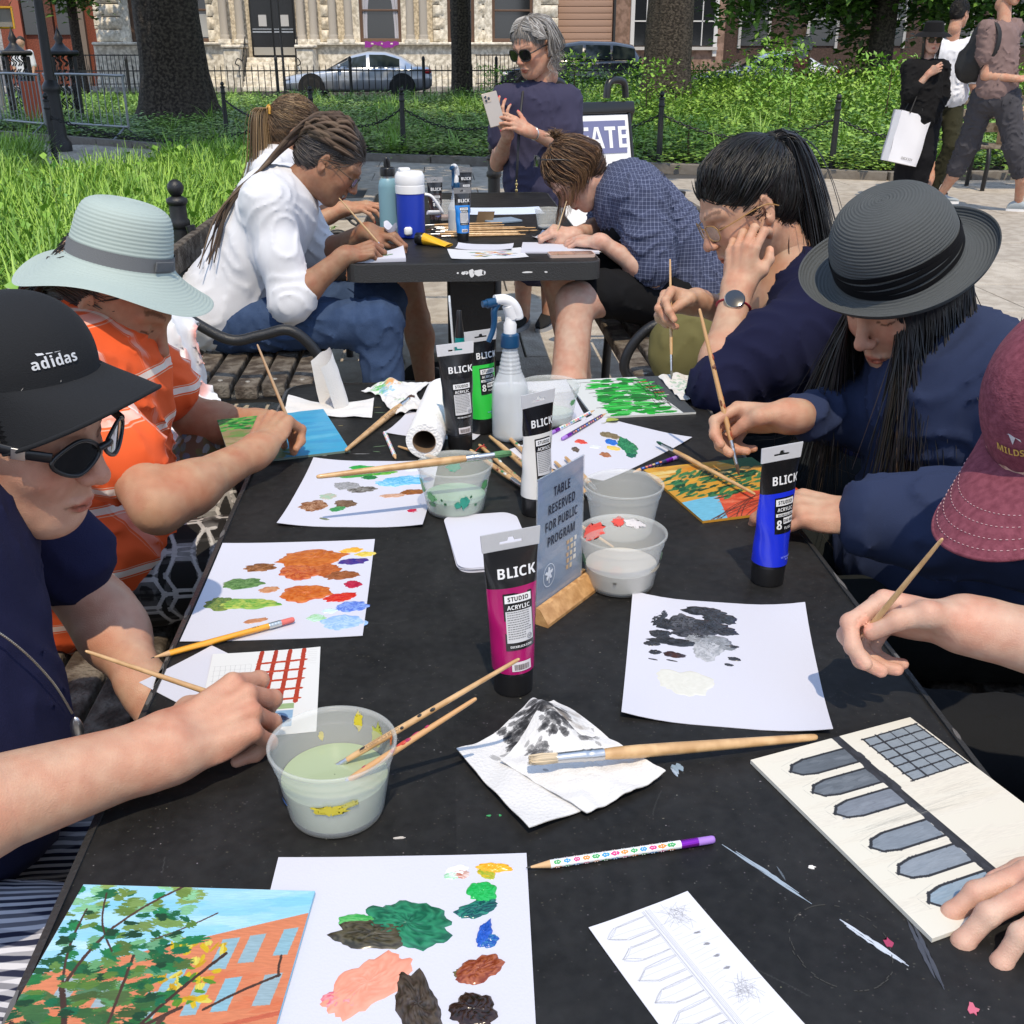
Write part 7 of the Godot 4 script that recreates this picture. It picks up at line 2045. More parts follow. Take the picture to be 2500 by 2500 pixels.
func walkers():
	var p := person("person walking in a mauve t-shirt with a black backpack and grey cropped trousers", V(5.05, 0, -10.2))
	var HX := look(V(4.90, 1.90, -10.2), V(.55, -.25, .8), V(0, 1, 0))
	var wl := V(5.02, 1.18, -10.02); var el := V(4.74, 1.19, -10.12); var wr := V(5.06, 1.16, -10.1); var er := V(5.02, 1.17, -10.45)
	var f := skin_of(p, mt.skin_light, HX, [[V(4.96, 1.17, -10.0), V(.9, .05, .1), V(0, .8, .5), -1, LOOSE, [], 1.05, .007]], Color(.2, .15, .1), {"cell": .016, "male": true})
	var ch := V(4.86, 1.42, -10.2); var sl := V(5.02, 1.58, -10.32); var sr := V(4.71, 1.57, -10.16); var hip := V(4.90, 1.0, -10.2)
	torso(f, hip, ch, sl, sr, -.045, 1.05); f.cap(V(4.87, 1.6, -10.2), HX * V(0, -.12, -.03), .06, .058, .03)
	arm(f, sr, el, V(4.96, 1.17, -10.0), 0, 1.1); arm(f, sl, er, wr, 0, 1.1)
	f.chain([V(5.12, .55, -10.1), V(5.24, .30, -10.12), V(5.285, .08, -10.2)], [.06, .055, .036]); f.chain([V(4.80, .56, -10.4), V(4.76, .30, -10.5), V(4.70, .10, -10.6)], [.06, .055, .036])
	var s := garment(p, "t_shirt", cloth(.21, .145, .135), .014, .014, .11, V(1, .7, 1), 51)
	torso(s, hip + V(0, .08, 0), ch, sl, sr, .022, 1.06); s.chain([sr, sr.lerp(el, .55)], [.085, .09]); s.chain([sl, sl.lerp(er, .5)], [.085, .09])
	var t := garment(p, "trousers", cloth(.062, .060, .068), .014, .015, .12, V(.8, .8, .8), 53)
	t.ell(hip, V(.18, .14, .15), .06); t.chain([hip + V(.08, 0, .05), V(5.11, .58, -10.1), V(5.21, .38, -10.12)], [.12, .095, .085], .05); t.chain([hip + V(-.08, 0, -.05), V(4.81, .58, -10.4), V(4.77, .36, -10.48)], [.12, .095, .085], .05)
	var bp := garment(p, "backpack", M(.014, .014, .015, .6), .016, .006)
	bp.ell(V(4.76, 1.38, -10.34), V(.12, .25, .11), .05, Basis(Vector3.UP, -.6)); bp.ell(V(4.70, 1.28, -10.42), V(.11, .16, .12), .05, Basis(Vector3.UP, -.6))
	later.append(func():
		wpart("backpack_strap", MB.new().tube(spline([V(4.75, 1.58, -10.28), V(4.735, 1.655, -10.17), V(4.77, 1.55, -10.055), V(4.76, 1.38, -10.05), V(4.70, 1.24, -10.14)], 5), .028, 8, true, .3), M(.012, .012, .013, .7), p)
		for q in [[V(5.285, 0, -10.19), V(.95, 0, .2)], [V(4.70, .03, -10.6), V(.9, 0, .3)]]: shoe(p, q[0], q[1], cloth(.32, .36, .38), M(.72, .72, .72, .6), 1.1)
		p.position.x += .13)
	var q2 := person("person in a white shirt and dark olive trousers walking beside the backpack wearer", V(5.15, 0, -11.5))
	var H2 := look(V(5.17, 1.74, -11.5), V(.75, -.1, -.5), V(0, 1, 0))
	var f2 := skin_of(q2, mt.skin_light, H2, [], Color(.1, .08, .06), {"cell": .018, "male": true})
	var c2 := V(5.13, 1.26, -11.5); var l2 := V(5.02, 1.44, -11.6); var r2 := V(5.28, 1.44, -11.4); var h2 := V(5.15, .92, -11.5)
	torso(f2, h2, c2, l2, r2, -.045); f2.cap(V(5.13, 1.46, -11.5), H2 * V(0, -.12, -.03), .06, .058); arm(f2, l2, V(4.98, 1.15, -11.6), V(5.05, .92, -11.5)); arm(f2, r2, V(5.32, 1.15, -11.3), V(5.35, .92, -11.3))
	f2.chain([V(5.1, .3, -11.4), V(5.0, .08, -11.3)], [.05, .036])
	var s2 := garment(q2, "shirt", cloth(.74, .75, .80), .016, .014, .10, V(1, .6, 1), 57)
	torso(s2, h2 + V(0, .06, 0), c2, l2, r2, .03, 1.08); s2.chain([l2, V(4.98, 1.15, -11.6), V(5.04, .96, -11.52)], [.08, .075, .05]); s2.chain([r2, V(5.32, 1.15, -11.3)], [.08, .07])
	var t2 := garment(q2, "trousers", cloth(.035, .034, .020), .016, .012, .03, V(1.6, .7, 1.6), 59)
	t2.ell(h2, V(.18, .14, .14), .06); t2.chain([h2 + V(.08, 0, 0), V(5.2, .5, -11.3), V(5.1, .08, -11.4)], [.11, .085, .07]); t2.chain([h2 + V(-.08, 0, 0), V(5.0, .5, -11.5), V(4.85, .08, -11.6)], [.11, .085, .07])
	later.append(func():
		hair_base(q2, H2, Color(.012, .01, .009))
		strands(q2, "hair", 420, func(r: RandomNumberGenerator, i):
			var th := r.randf_range(-PI, PI); var ph := r.randf_range(-.3, 1.5)
			if absf(th) < 1.2 and ph < .6: return []
			var a := scalp(H2, th, ph, .0)
			return [a, a + (a - H2.origin).normalized() * .012 + V(0, -.004, 0), a + (a - H2.origin).normalized() * .012 + V(r.randfn() * .008, -.014, r.randfn() * .008)], .003, Color(.010, .008, .007), Color(.05, .04, .03), 61, .5, 2)
		wpart("belt", MB.new().lathe([[V2(.172, -.02), V2(.174, .02)]], 30, Transform3D(Basis(), h2 + V(0, .03, 0)), func(a, q): return q * V(1.08, 1, .9)), M(.02, .014, .01, .5), q2)
		shoe(q2, V(5.1, 0, -11.4), V(.9, 0, .2), cloth(.03, .03, .03), M(.1, .1, .1)); shoe(q2, V(4.85, 0, -11.6), V(.9, 0, .2), cloth(.03, .03, .03), M(.1, .1, .1)))
	var w := person("person in a black bucket hat and black clothes holding a white shopping bag", V(4.62, 0, -10.8))
	var H3 := look(V(4.63, 1.50, -10.8), V(-.15, -.06, 1.0), V(0, 1, 0))
	var f3 := skin_of(w, mt.skin_pale, H3, [[V(4.58, 1.20, -10.66), V(.45, .35, .35), V(-.2, .2, .9), -1, GRIP, [], 1.0, .007]], Color(.15, .1, .08), {"cell": .016})
	var c3 := V(4.60, 1.10, -10.82); var l3 := V(4.76, 1.24, -10.82); var r3 := V(4.45, 1.24, -10.8); var h3 := V(4.62, .80, -10.82)
	torso(f3, h3, c3, l3, r3, -.045); f3.cap(V(4.61, 1.26, -10.82), H3 * V(0, -.12, -.03), .055, .05)
	arm(f3, r3, V(4.46, 1.02, -10.72), V(4.58, 1.20, -10.66)); arm(f3, l3, V(4.80, 1.0, -10.8), V(4.72, .82, -10.7))
	f3.chain([V(4.68, .3, -10.8), V(4.68, .08, -10.8)], [.05, .036]); f3.chain([V(4.55, .3, -10.9), V(4.55, .08, -10.9)], [.05, .036])
	var s3 := garment(w, "jacket", cloth(.011, .011, .012), .016, .014, .10, V(1, .6, 1), 63)
	torso(s3, h3, c3, l3, r3, .03, 1.05); s3.chain([r3, V(4.45, 1.02, -10.72), V(4.50, 1.08, -10.69)], [.08, .075, .06]); s3.chain([l3, V(4.80, 1.0, -10.8), V(4.73, .86, -10.72)], [.08, .07, .05])
	var t3 := garment(w, "trousers", cloth(.012, .012, .014), .018, .01, .03, V(1, 1, 1), 65)
	t3.chain([h3 + V(.08, 0, 0), V(4.69, .45, -10.76), V(4.68, .08, -10.8)], [.13, .10, .08], .05); t3.chain([h3 + V(-.08, 0, 0), V(4.56, .45, -10.85), V(4.55, .08, -10.9)], [.13, .10, .08], .05)
	later.append(func():
		hair_base(w, H3, Color(.01, .009, .008))
		strands(w, "hair", 260, func(r: RandomNumberGenerator, i):
			var sd := 1.0 if i % 2 else -1.0
			var th: float = sd * r.randf_range(1.1, 3.0)
			var a := scalp(H3, th, .1, .004)
			return [a, scalp(H3, th, -.5, .015), scalp(H3, th, -.6, .01) + V(0, -.12 - r.randf() * .08, 0)], .003, Color(.008, .007, .006), Color(.04, .03, .025), 67, .45)
		wpart("bucket_hat", MB.new().lathe([[V2(.001, .155), V2(.06, .152), V2(.082, .14)], [V2(.082, .14), V2(.098, .06)], [V2(.098, .06), V2(.14, .045), V2(.172, .02)]], 40, H3 * Transform3D(Basis(), V(0, 0, -.01))), cloth(.012, .012, .013), w)
		glasses(w, H3, M(.03, .025, .02, .3), M(.05, .045, .02, .08), .028, .024, .003, .003)
		for z in 2: shoe(w, [V(4.68, 0, -10.8), V(4.55, 0, -10.9)][z], V(-.1, 0, 1), cloth(.02, .02, .02), M(.1, .1, .1)))
	var sb := thing("shopping_bag", "white paper shopping bag carried by the person in the black bucket hat", "shopping bag", V(4.40, .40, -10.66), "", .25)
	sb.rotation.z = -.2
	var bm := MB.new()
	bm.grid(16, 8, func(u, v):
		var q := PackedVector2Array([V2(-.17, .06), V2(.17, .06), V2(.17, -.06), V2(-.17, -.06), V2(-.17, .06)])
		var k: int = mini(3, int(u * 4)); var tt: float = u * 4 - k
		var xy: Vector2 = q[k].lerp(q[k + 1], tt)
		return V(xy.x * (1 + .04 * v), v * .46, xy.y * (1 - .35 * v * absf(sin(tt * PI))) + .006 * sin(v * 9 + u * 20)))
	part("paper_sides", bm, M(.80, .80, .84, .75), sb)
	part("bottom", MB.new().box(V(0, .002, 0), V(.33, .003, .115)), M(.80, .80, .84, .75), sb)
	part("lettering", warp(text_mb("OROCKIN", .022, false), func(q): return q + V(.03, .05, .0665)), M(.05, .05, .06, .6), sb)
	for z in 2: part("handle", MB.new().tube(spline([V(-.07, .45, .05 - z * .1), V(-.04, .58, .03 - z * .06), V(0, .66, .0), V(.04, .58, .03 - z * .06), V(.07, .45, .05 - z * .1)], 5), .006, 6), M(.02, .02, .02, .7), sb)
	var cf := thing("coffee_cup", "tan paper coffee cup in the hand of the backpack wearer", "cup", V(5.21, 1.15, -9.98))
	part("cup_wall", MB.new().lathe([[V2(.001, 0), V2(.03, 0), V2(.042, .11)]], 20), M(.45, .26, .13, .7), cf)
	part("lid", MB.new().lathe([[V2(.044, .11), V2(.044, .12), V2(.036, .126), V2(.001, .126)]], 20), mt.white_plastic, cf)
func poly_ground(pts: Array, y0: float, y1: float) -> MB:
	return MB.new().slab(PackedVector2Array(pts), y0, y1)
func build_setting():
	var stone := ctex(.02, Color(.9, .89, .88), Color(1, 1, 1))
	struct("ground", poly_ground([V2(-90, 40), V2(90, 40), V2(90, -130), V2(-90, -130)], -.3, -.02), M(.09, .085, .08, .95, {"t": stone, "tri": .6}), "dark earth under the whole park and street")
	var base := struct("pavement", poly_ground([V2(-7, 6), V2(14, 6), V2(14, -13.2), V2(5.2, -13.0), V2(2.6, -14.3), V2(-1, -15.9), V2(-4, -17.6), V2(-12, -24.6), V2(-14, -24.6), V2(-14, 6)], -.1, -.012), M(.06, .055, .05, .95), "paved park path around the tables and the planting beds")
	var slab_m := [M(.46, .41, .34, .9, {"t": stone, "tri": 1.1, "n": ntex(.2, 0, 3.0), "ns": .4}), M(.43, .38, .315, .9, {"t": stone, "tri": 1.3, "n": ntex(.2, 0, 3.0), "ns": .4}), M(.49, .435, .36, .9, {"t": stone, "tri": .9, "n": ntex(.2, 0, 3.0), "ns": .4})]
	var r := RandomNumberGenerator.new(); r.seed = 77
	var sm := [MB.new().box(V(0, -.006, 0), V(1.19, .024, .79), .004).mesh(), MB.new().box(V(0, -.007, 0), V(1.19, .024, .79), .004).mesh()]
	for iz in 25:
		for ix in 20:
			var p := V(-12.2 + ix * 1.2 + (iz % 2) * .6, 0, .8 - iz * .8)
			if p.x > 9.5 or (p.z < -13.0 and p.x > 1.5): continue
			if p.z > -2.4 and absf(p.x) < 1.6 and p.x < .4: pass
			if p.z < -13.2 - (2.0 if p.x < 1.5 else 0.0) - maxf(0, -p.x) * .85: continue
			if in_bed(V2(p.x, p.z)): continue
			var o := part("paving_slab", sm[r.randi() % 2], slab_m[r.randi() % 3], base, Transform3D(Basis(Vector3.UP, r.randf_range(-.002, .002)), p + V(0, r.randf_range(-.002, .002), 0)))
	var soil := M(.045, .033, .022, 1.0, {"t": ctex(.06, Color(.5, .46, .42), Color(1, 1, 1)), "tri": 2.0, "n": ntex(.15, 0, 8.0), "ns": 1.0})
	for b in beds: struct("planting_bed", poly_ground(b, -.05, .06), soil, "bare brown soil of a planting bed")
	var curb_m := M(.20, .18, .155, .9, {"t": stone, "tri": 2.0})
	var cu := struct("kerb", MB.new().box(V(3.5, .0, -40), V(.01, .01, .01)), curb_m, "low stone kerb along the planting beds")
	for path in [[V2(-12, -24.5), V2(-4, -17.5), V2(-1, -15.75), V2(2.6, -14.15), V2(5.2, -12.85), V2(14, -13.05)], [V2(-1.28, -1.0), V2(-1.28, -13.3), V2(-2.65, -13.75), V2(-3.4, -10.5), V2(-3.85, -10.5), V2(-4.75, -14.3), V2(-10, -14.5)]]:
		for i in path.size() - 1:
			var a: Vector2 = path[i]; var d: Vector2 = path[i + 1] - a
			var n := maxi(1, int(d.length() / .95))
			for k in n:
				var c: Vector2 = a + d * (k + .5) / n
				part("kerb_stone", MB.new().box(Vector3.ZERO, V(d.length() / n - .012, .19, .13), .012).mesh(), curb_m, cu, Transform3D(Basis(Vector3.UP, -d.angle()), V(c.x, .01, c.y)))
	plants("fallen_leaf_litter", leaf_mesh(1, .035, .02, 0.0, 2), 2600, func(q): return beds_point(q, [0, 1], .6), func(p, q): return Transform3D(Basis(Vector3(0, 1, 0), q.randf() * TAU) * Basis(Vector3(1, 0, 0), q.randf_range(-.4, .4)), V(p.x, .065, p.y)), [Color(.20, .12, .06), Color(.30, .20, .11)], "dry brown fallen leaves scattered on the bed soil", 3)
	plants("border_grass", tuft_mesh(34, .52, .009), 4600, func(q): return beds_point(q, [0], .08), func(p, q): return Transform3D(Basis(Vector3.UP, q.randf() * TAU).scaled(Vector3.ONE * q.randf_range(.7, 1.15)), V(p.x, .05, p.y)), [Color(.09, .23, .02), Color(.36, .56, .08)], "bright green arching grass filling the bed behind the benches", 5)
	plants("low_weeds", leaf_mesh(22, .075, .055, .34, 7), 950, func(q): return beds_point(q, [0], .05), func(p, q): return Transform3D(Basis(Vector3.UP, q.randf() * TAU).scaled(Vector3.ONE * q.randf_range(.5, 1.2)), V(p.x, .12, p.y)), [Color(.15, .32, .04), Color(.30, .50, .08)], "small leafy weeds growing among the border grass", 6)
	var hgt := func(p: Vector2) -> float: return clampf(.16 + (.004 + .004 * clampf(p.x, 0, 6)) * (-p.y - 14) + .03 * maxf(0, p.x - 2), .16, .85)
	plants("ivy_ground_cover", leaf_mesh(30, .10, .075, .5, 11), 6500, func(q): return beds_point(q, [1], .1), func(p, q): return Transform3D(Basis(Vector3.UP, q.randf() * TAU).scaled(V(1, hgt.call(p) * q.randf_range(.7, 1.5) * 2.0, 1)), V(p.x, .05, p.y)), [Color(.06, .16, .02), Color(.36, .56, .09)], "leafy green ground cover filling the big bed behind the chain fence", 12)
	plants("tall_grass", tuft_mesh(14, .62, .010), 420, func(q): return beds_point(q, [1], .1), func(p, q): return Transform3D(Basis(Vector3.UP, q.randf() * TAU).scaled(V(1, .6 + hgt.call(p), 1)), V(p.x, .05, p.y)), [Color(.12, .28, .03), Color(.32, .52, .09)], "tall green grass blades standing among the ground cover", 13)
	var shr := leaf_mesh(330, .11, .08, 1.0, 17)
	var k := 0
	for q in [[2.3, -15.6, .8, .8], [3.3, -14.9, .55, .6], [5.4, -17.5, 1.0, .8], [7.5, -19.0, 1.3, 1.0], [8.8, -17.0, 1.15, .9], [6.2, -21.5, 1.35, 1.0], [9.6, -21.0, 1.5, 1.0], [4.0, -22.0, 1.2, .9], [11.4, -19.5, 1.5, 1.1], [3.2, -27.0, 1.3, 1.0], [1.4, -29.5, 1.0, .8], [7.8, -26.0, 1.6, 1.2], [-1.0, -19.0, .55, .6], [12.5, -23.0, 1.7, 1.2], [2.0, -18.3, .75, .7]]:
		var t := thing("shrub", ["leafy green shrub in the bed between the slim tree and folding sign", "tall loose green shrub in the bed before the white car"][0 if q[0] < 4 else 1], "shrub", V(q[0], .05, q[1]), "shrubs in the big planting bed", q[0])
		part("foliage", shr, M(.24, .44, .06, .55, {"vc": 1, "back": Color(.2, .3, .03)}), t, Transform3D(Basis().scaled(V(q[3], q[2], q[3])), Vector3.ZERO))
		part("stem", MB.new().tube([V(0, 0, 0), V(.02, q[2] * .5, .02), V(0, q[2] * .9, .03)], [.02, .014, .005], 6), M(.10, .07, .04, .9), t)
	for q in [[-2.55, -7.6, 1.25, "broad-leaved bright green weed standing above the border grass"], [-.62, -6.2, .8, "young leafy sapling behind the blue and white jug"], [-1.75, -6.0, .9, "light green leafy weed beside the near bollard"]]:
		var t := thing("weed", q[3], "plant", V(q[0], .04, q[1]))
		part("foliage", leaf_mesh(90, .07, .055, .5, 23 + k), M(.20, .42, .09, .5, {"vc": 1, "back": Color(.2, .3, .03)}), t, Transform3D(Basis().scaled(V(.5, q[2], .5)), V(0, .05, 0)))
		part("stem", MB.new().tube([V(0, 0, 0), V(.01, q[2] * .3, 0), V(0, q[2] * .5, .01)], [.008, .006, .003], 6), M(.15, .22, .05, .8), t)
		k += 1
	tree("broad dark trunk of the old tree beside the metal barricades", V(-5.3, 0, -24), .62, 1.0, V(-3.8, 8.6, -13.6), V(8.0, 3.0, 7.5), 1700)  # crown out of view, placed forward to shade the left path and bed
	tree("slim grey tree trunk standing by the street fence behind the silver car", V(.68, 0, -33), .27, .6, V(.4, 8.5, -29.0), V(4.5, 3.0, 4.5), 600)
	tree("stout brown tree trunk rising from the shrubs before the pink stucco house", V(5.12, 0, -26), .50, .9, V(7.5, 9.5, -29), V(6.0, 3.5, 4.0), 700)
	tree("dark leafy tree hanging low before the brick house", V(11.5, 0, -30), .3, .7, V(12.5, 4.3, -31), V(7.0, 2.6, 3.0), 1300)
	tree("small street tree with hanging leaves by the red brick house", V(-12.2, 0, -41), .16, .5, V(-12.0, 5.0, -41), V(3.2, 2.2, 3.0), 420)
	var posts := [[V(-3.57, 0, -19.6), V(-1.85, 0, -17.0), V(-.51, 0, -16.3), V(1.2, 0, -15.4), V(2.82, 0, -14.5), V(4.73, 0, -13.45), V(6.9, 0, -13.45)], [V(-4.75, 0, -14.4), V(-1.76, 0, -13.6), V(-1.22, 0, -8.2), V(-1.04, 0, -4.5), V(-1.2, 0, -1.9)], [V(.30, 0, -6.3), V(-.75, 0, -6.6)]]
	var marks := ["in the shade by the old tree trunk", "before the shaded bed behind the brown ponytail", "between the far table and the silver car", "hidden behind the person in the navy dress", "right beside the folding sign", "by the kerb near the white shopping bag", "behind the walking people", "at the path corner by the barricades", "at the tip of the grass bed", "half way along the grass bed", "just behind the bench of the person with locs", "beside the bench of the striped shirt painter", "next to the person in the navy dress, before the path", "behind the pale blue bottle"]
	for row in posts:
		for i in row.size():
			var p: Vector3 = row[i]
			var t := thing("bollard", "black iron ball top bollard " + marks.pop_front(), "bollard", p, "bollards of the chain fence")
			part("shaft", MB.new().lathe([[V2(.06, 0), V2(.06, .05), V2(.040, .07), V2(.034, .60), V2(.034, .74)], [V2(.034, .74), V2(.042, .75), V2(.042, .77), V2(.034, .78), V2(.033, .83)], [V2(.033, .83), V2(.041, .84), V2(.041, .855), V2(.02, .865)]], 24), mt.iron, t)
			part("ball_top", MB.new().ball(V(0, .895, 0), V(.032, .034, .032), 18, 12), mt.iron, t)
			if i + 1 < row.size():
				var q: Vector3 = row[i + 1]
				var c := thing("fence_chain", "black iron chain hanging between two bollards", "chain", p + V(0, .66, 0), "chains of the fence")
				var n := clampi(int(p.distance_to(q) / .055), 8, 60)
				var links := MB.new()
				for j in n:
					var a := j / float(n); var b := (j + 1.25) / n
					var A := (q - p) * a - V(0, .26 * 4 * a * (1 - a), 0); var B := (q - p) * b - V(0, .26 * 4 * b * (1 - b), 0)
					var sd := (B - A).cross(Vector3.UP).normalized() if j % 2 else Vector3.UP
					links.tube([A + sd * .004, A.lerp(B, .3) + sd * .016, A.lerp(B, .7) + sd * .016, B + sd * .004], .0075, 5)
					links.tube([A - sd * .004, A.lerp(B, .3) - sd * .016, A.lerp(B, .7) - sd * .016, B - sd * .004], .0075, 5)
				tag(part("links", links, mt.iron, c), "", "", "", "stuff")
var beds := [[V2(-1.35, -1.0), V2(-1.35, -13.2), V2(-2.6, -13.6), V2(-3.35, -10.6), V2(-3.9, -10.6), V2(-4.8, -14.2), V2(-10, -14.4), V2(-10, -1)], [V2(-12, -24.6), V2(-4, -17.7), V2(-1, -15.9), V2(2.6, -14.3), V2(5.2, -13.0), V2(14.5, -13.2), V2(15, -33.5), V2(-12, -33.5)]]
func in_bed(p: Vector2) -> bool:
	for b in beds:
		if Geometry2D.is_point_in_polygon(p, PackedVector2Array(b)): return true
	return false
func beds_point(q: RandomNumberGenerator, which: Array, margin: float) -> Variant:
	for i in 60:
		var b: Array = beds[which[q.randi() % which.size()]]
		var lo := V2(1e9, 1e9); var hi := -lo
		for p in b: lo = lo.min(p); hi = hi.max(p)
		var p := V2(q.randf_range(lo.x, hi.x), hi.y - (hi.y - lo.y) * pow(q.randf(), 1.15))
		if p.x < p.y * .52 - 2.5 or p.x > -p.y * .64 + 2.0: continue      # out of every view
		if Geometry2D.is_point_in_polygon(p, PackedVector2Array(b)): return p
	return null
func leaf_mesh(n: int, l: float, w: float, h: float, sd: int) -> ArrayMesh:
	var r := RandomNumberGenerator.new(); r.seed = sd
	var mb := MB.new()
	for i in n:
		var c := V(r.randfn() * .16, h * r.randf() + .01, r.randfn() * .16) if n > 1 else Vector3.ZERO
		if h > .9: c = V(r.randfn() * .30, h * (.08 + .92 * pow(r.randf(), .7)), r.randfn() * .30) * V(1.15 - .5 * c.y, 1, 1.15 - .5 * c.y)
		var d := V(r.randfn(), r.randf_range(-.3, .7), r.randfn()).normalized() if n > 1 else V(1, 0, 0)
		var s := d.cross(Vector3.UP).normalized()
		var up := s.cross(d)
		var L2 := l * r.randf_range(.6, 1.25); var W2 := w * r.randf_range(.6, 1.2) * .5
		mb.col = Color(1, 1, 1) * r.randf_range(.6, 1.35)
		var a := mb.v(c); var b := mb.v(c + d * L2 * .45 + s * W2 + up * .006); var e := mb.v(c + d * L2 - up * L2 * .15); var f := mb.v(c + d * L2 * .45 - s * W2 + up * .006); var m := mb.v(c + d * L2 * .5 - up * .004)
		mb.tri(a, b, m); mb.tri(b, e, m); mb.tri(e, f, m); mb.tri(f, a, m)
	return mb.mesh()
func tuft_mesh(n: int, h: float, w: float) -> ArrayMesh:
	var r := RandomNumberGenerator.new(); r.seed = n
	var mb := MB.new()
	for i in n:
		var a := r.randf() * TAU; var o := V(r.randfn() * .05, 0, r.randfn() * .05)
		var d := V(cos(a), 0, sin(a)); var s := V(-sin(a), 0, cos(a))
		var hh := h * r.randf_range(.5, 1.1); var bend := r.randf_range(.15, .8) * hh
		mb.col = Color(1, 1, 1) * r.randf_range(.65, 1.3)
		var pv := -1
		for k in 5:
			var t := k / 4.0
			var c := o + d * bend * t * t + V(0, hh * (t - .32 * t * t * (bend / hh) * 1.3), 0)
			var ww := w * (1 - .85 * t * t)
			var q := mb.v(c - s * ww); mb.v(c + s * ww)
			if pv >= 0: mb.quad(pv, pv + 1, q + 1, q)
			pv = q
	return mb.mesh()
func plants(called: String, m: ArrayMesh, n: int, where: Callable, xf: Callable, cols: Array, label: String, sd: int):
	var r := RandomNumberGenerator.new(); r.seed = sd
	var xs := []; var cs := []
	for i in n:
		var p = where.call(r)
		if p == null: continue
		xs.append(xf.call(p, r)); cs.append((cols[0] as Color).lerp(cols[1], r.randf()))
	var mm := MultiMesh.new(); mm.transform_format = MultiMesh.TRANSFORM_3D; mm.use_colors = true; mm.mesh = m; mm.instance_count = xs.size()
	for i in xs.size(): mm.set_instance_transform(i, xs[i]); mm.set_instance_color(i, cs[i])
	var o := MultiMeshInstance3D.new(); o.name = numbered(called); o.multimesh = mm
	o.material_override = M(1, 1, 1, .5, {"vc": 1, "back": Color(.22, .32, .03) if not "litter" in called else Color(0, 0, 0)})
	add_child(o)
	tag(o, label, "", "", "stuff")
func tree(label: String, base: Vector3, rad: float, flare: float, cc: Vector3, cr: Vector3, n: int):
	var t := thing("tree", label, "tree", base)
	var bark := M(.085, .068, .052, .95, {"t": ctex(.03, Color(.45, .42, .40), Color(1, 1, 1)), "tri": 1.4, "n": ntex(.05, FastNoiseLite.TYPE_SIMPLEX, 9.0), "ns": .7})
	var top := cc - base
	var nz := FastNoiseLite.new(); nz.seed = int(absf(base.x) * 10); nz.frequency = .9
	var tr := MB.new()
	tr.lathe([[V2(rad * (1 + flare), -.1), V2(rad * (1 + flare * .55), .12), V2(rad * (1 + flare * .25), .4), V2(rad * 1.05, 1.0), V2(rad, 2.0), V2(rad * .93, 3.2), V2(rad * .85, 4.6), V2(rad * .7, 6.2)]], 36, Transform3D(), func(a, p): return p * V(1, 1, 1) + V(p.x, 0, p.z).normalized() * (rad * .16 * nz.get_noise_3d(cos(a) * 2.4, p.y * .5, sin(a) * 2.4) + rad * .12 * sin(a * 5 + p.y) * exp(-maxf(0, p.y) * 2)) + V(top.x, 0, top.z) * .012 * p.y)
	part("trunk", tr, bark, t)
	var r := RandomNumberGenerator.new(); r.seed = int(absf(base.x * 31 + base.z))
	for k in 7:
		var e := top + V(r.randf_range(-.7, .7) * cr.x, r.randf_range(-.4, .5) * cr.y, r.randf_range(-.7, .7) * cr.z)
		part("limb", MB.new().tube(spline([V(top.x * .05, minf(4.8, top.y * .6), top.z * .05), V(top.x * .4, minf(6.2, top.y * .85), top.z * .4), e], 4), [rad * .42, rad * .38, rad * .32, rad * .25, rad * .2, rad * .15, rad * .1, rad * .07, rad * .04], 8), bark, t)
	var lm := leaf_mesh(46, .26, .17, .95, 41)
	var mm := MultiMesh.new(); mm.transform_format = MultiMesh.TRANSFORM_3D; mm.use_colors = true; mm.mesh = lm; mm.instance_count = n
	for i in n:
		var d := V(r.randfn(), r.randfn(), r.randfn()).normalized() * pow(r.randf(), .45)
		var lump := 1.0 + .25 * sin(d.x * 7 + base.x) * sin(d.z * 6)
		mm.set_instance_transform(i, Transform3D(Basis(Vector3.UP, r.randf() * TAU) * Basis(Vector3.RIGHT, r.randf_range(-.6, .6)), top + d * cr * lump - V(0, .5, 0)))
		mm.set_instance_color(i, Color(.05, .12, .02).lerp(Color(.13, .25, .04), r.randf()))
	var o := MultiMeshInstance3D.new(); o.name = "crown"; o.multimesh = mm; o.material_override = M(1, 1, 1, .5, {"vc": 1, "back": Color(.10, .18, .02)})
	t.add_child(o, true)
	tag(o, "", "", "", "stuff")
func bx(c: Vector3, s: Vector3, bev := 0.0) -> MB: return MB.new().box(c, s, bev)
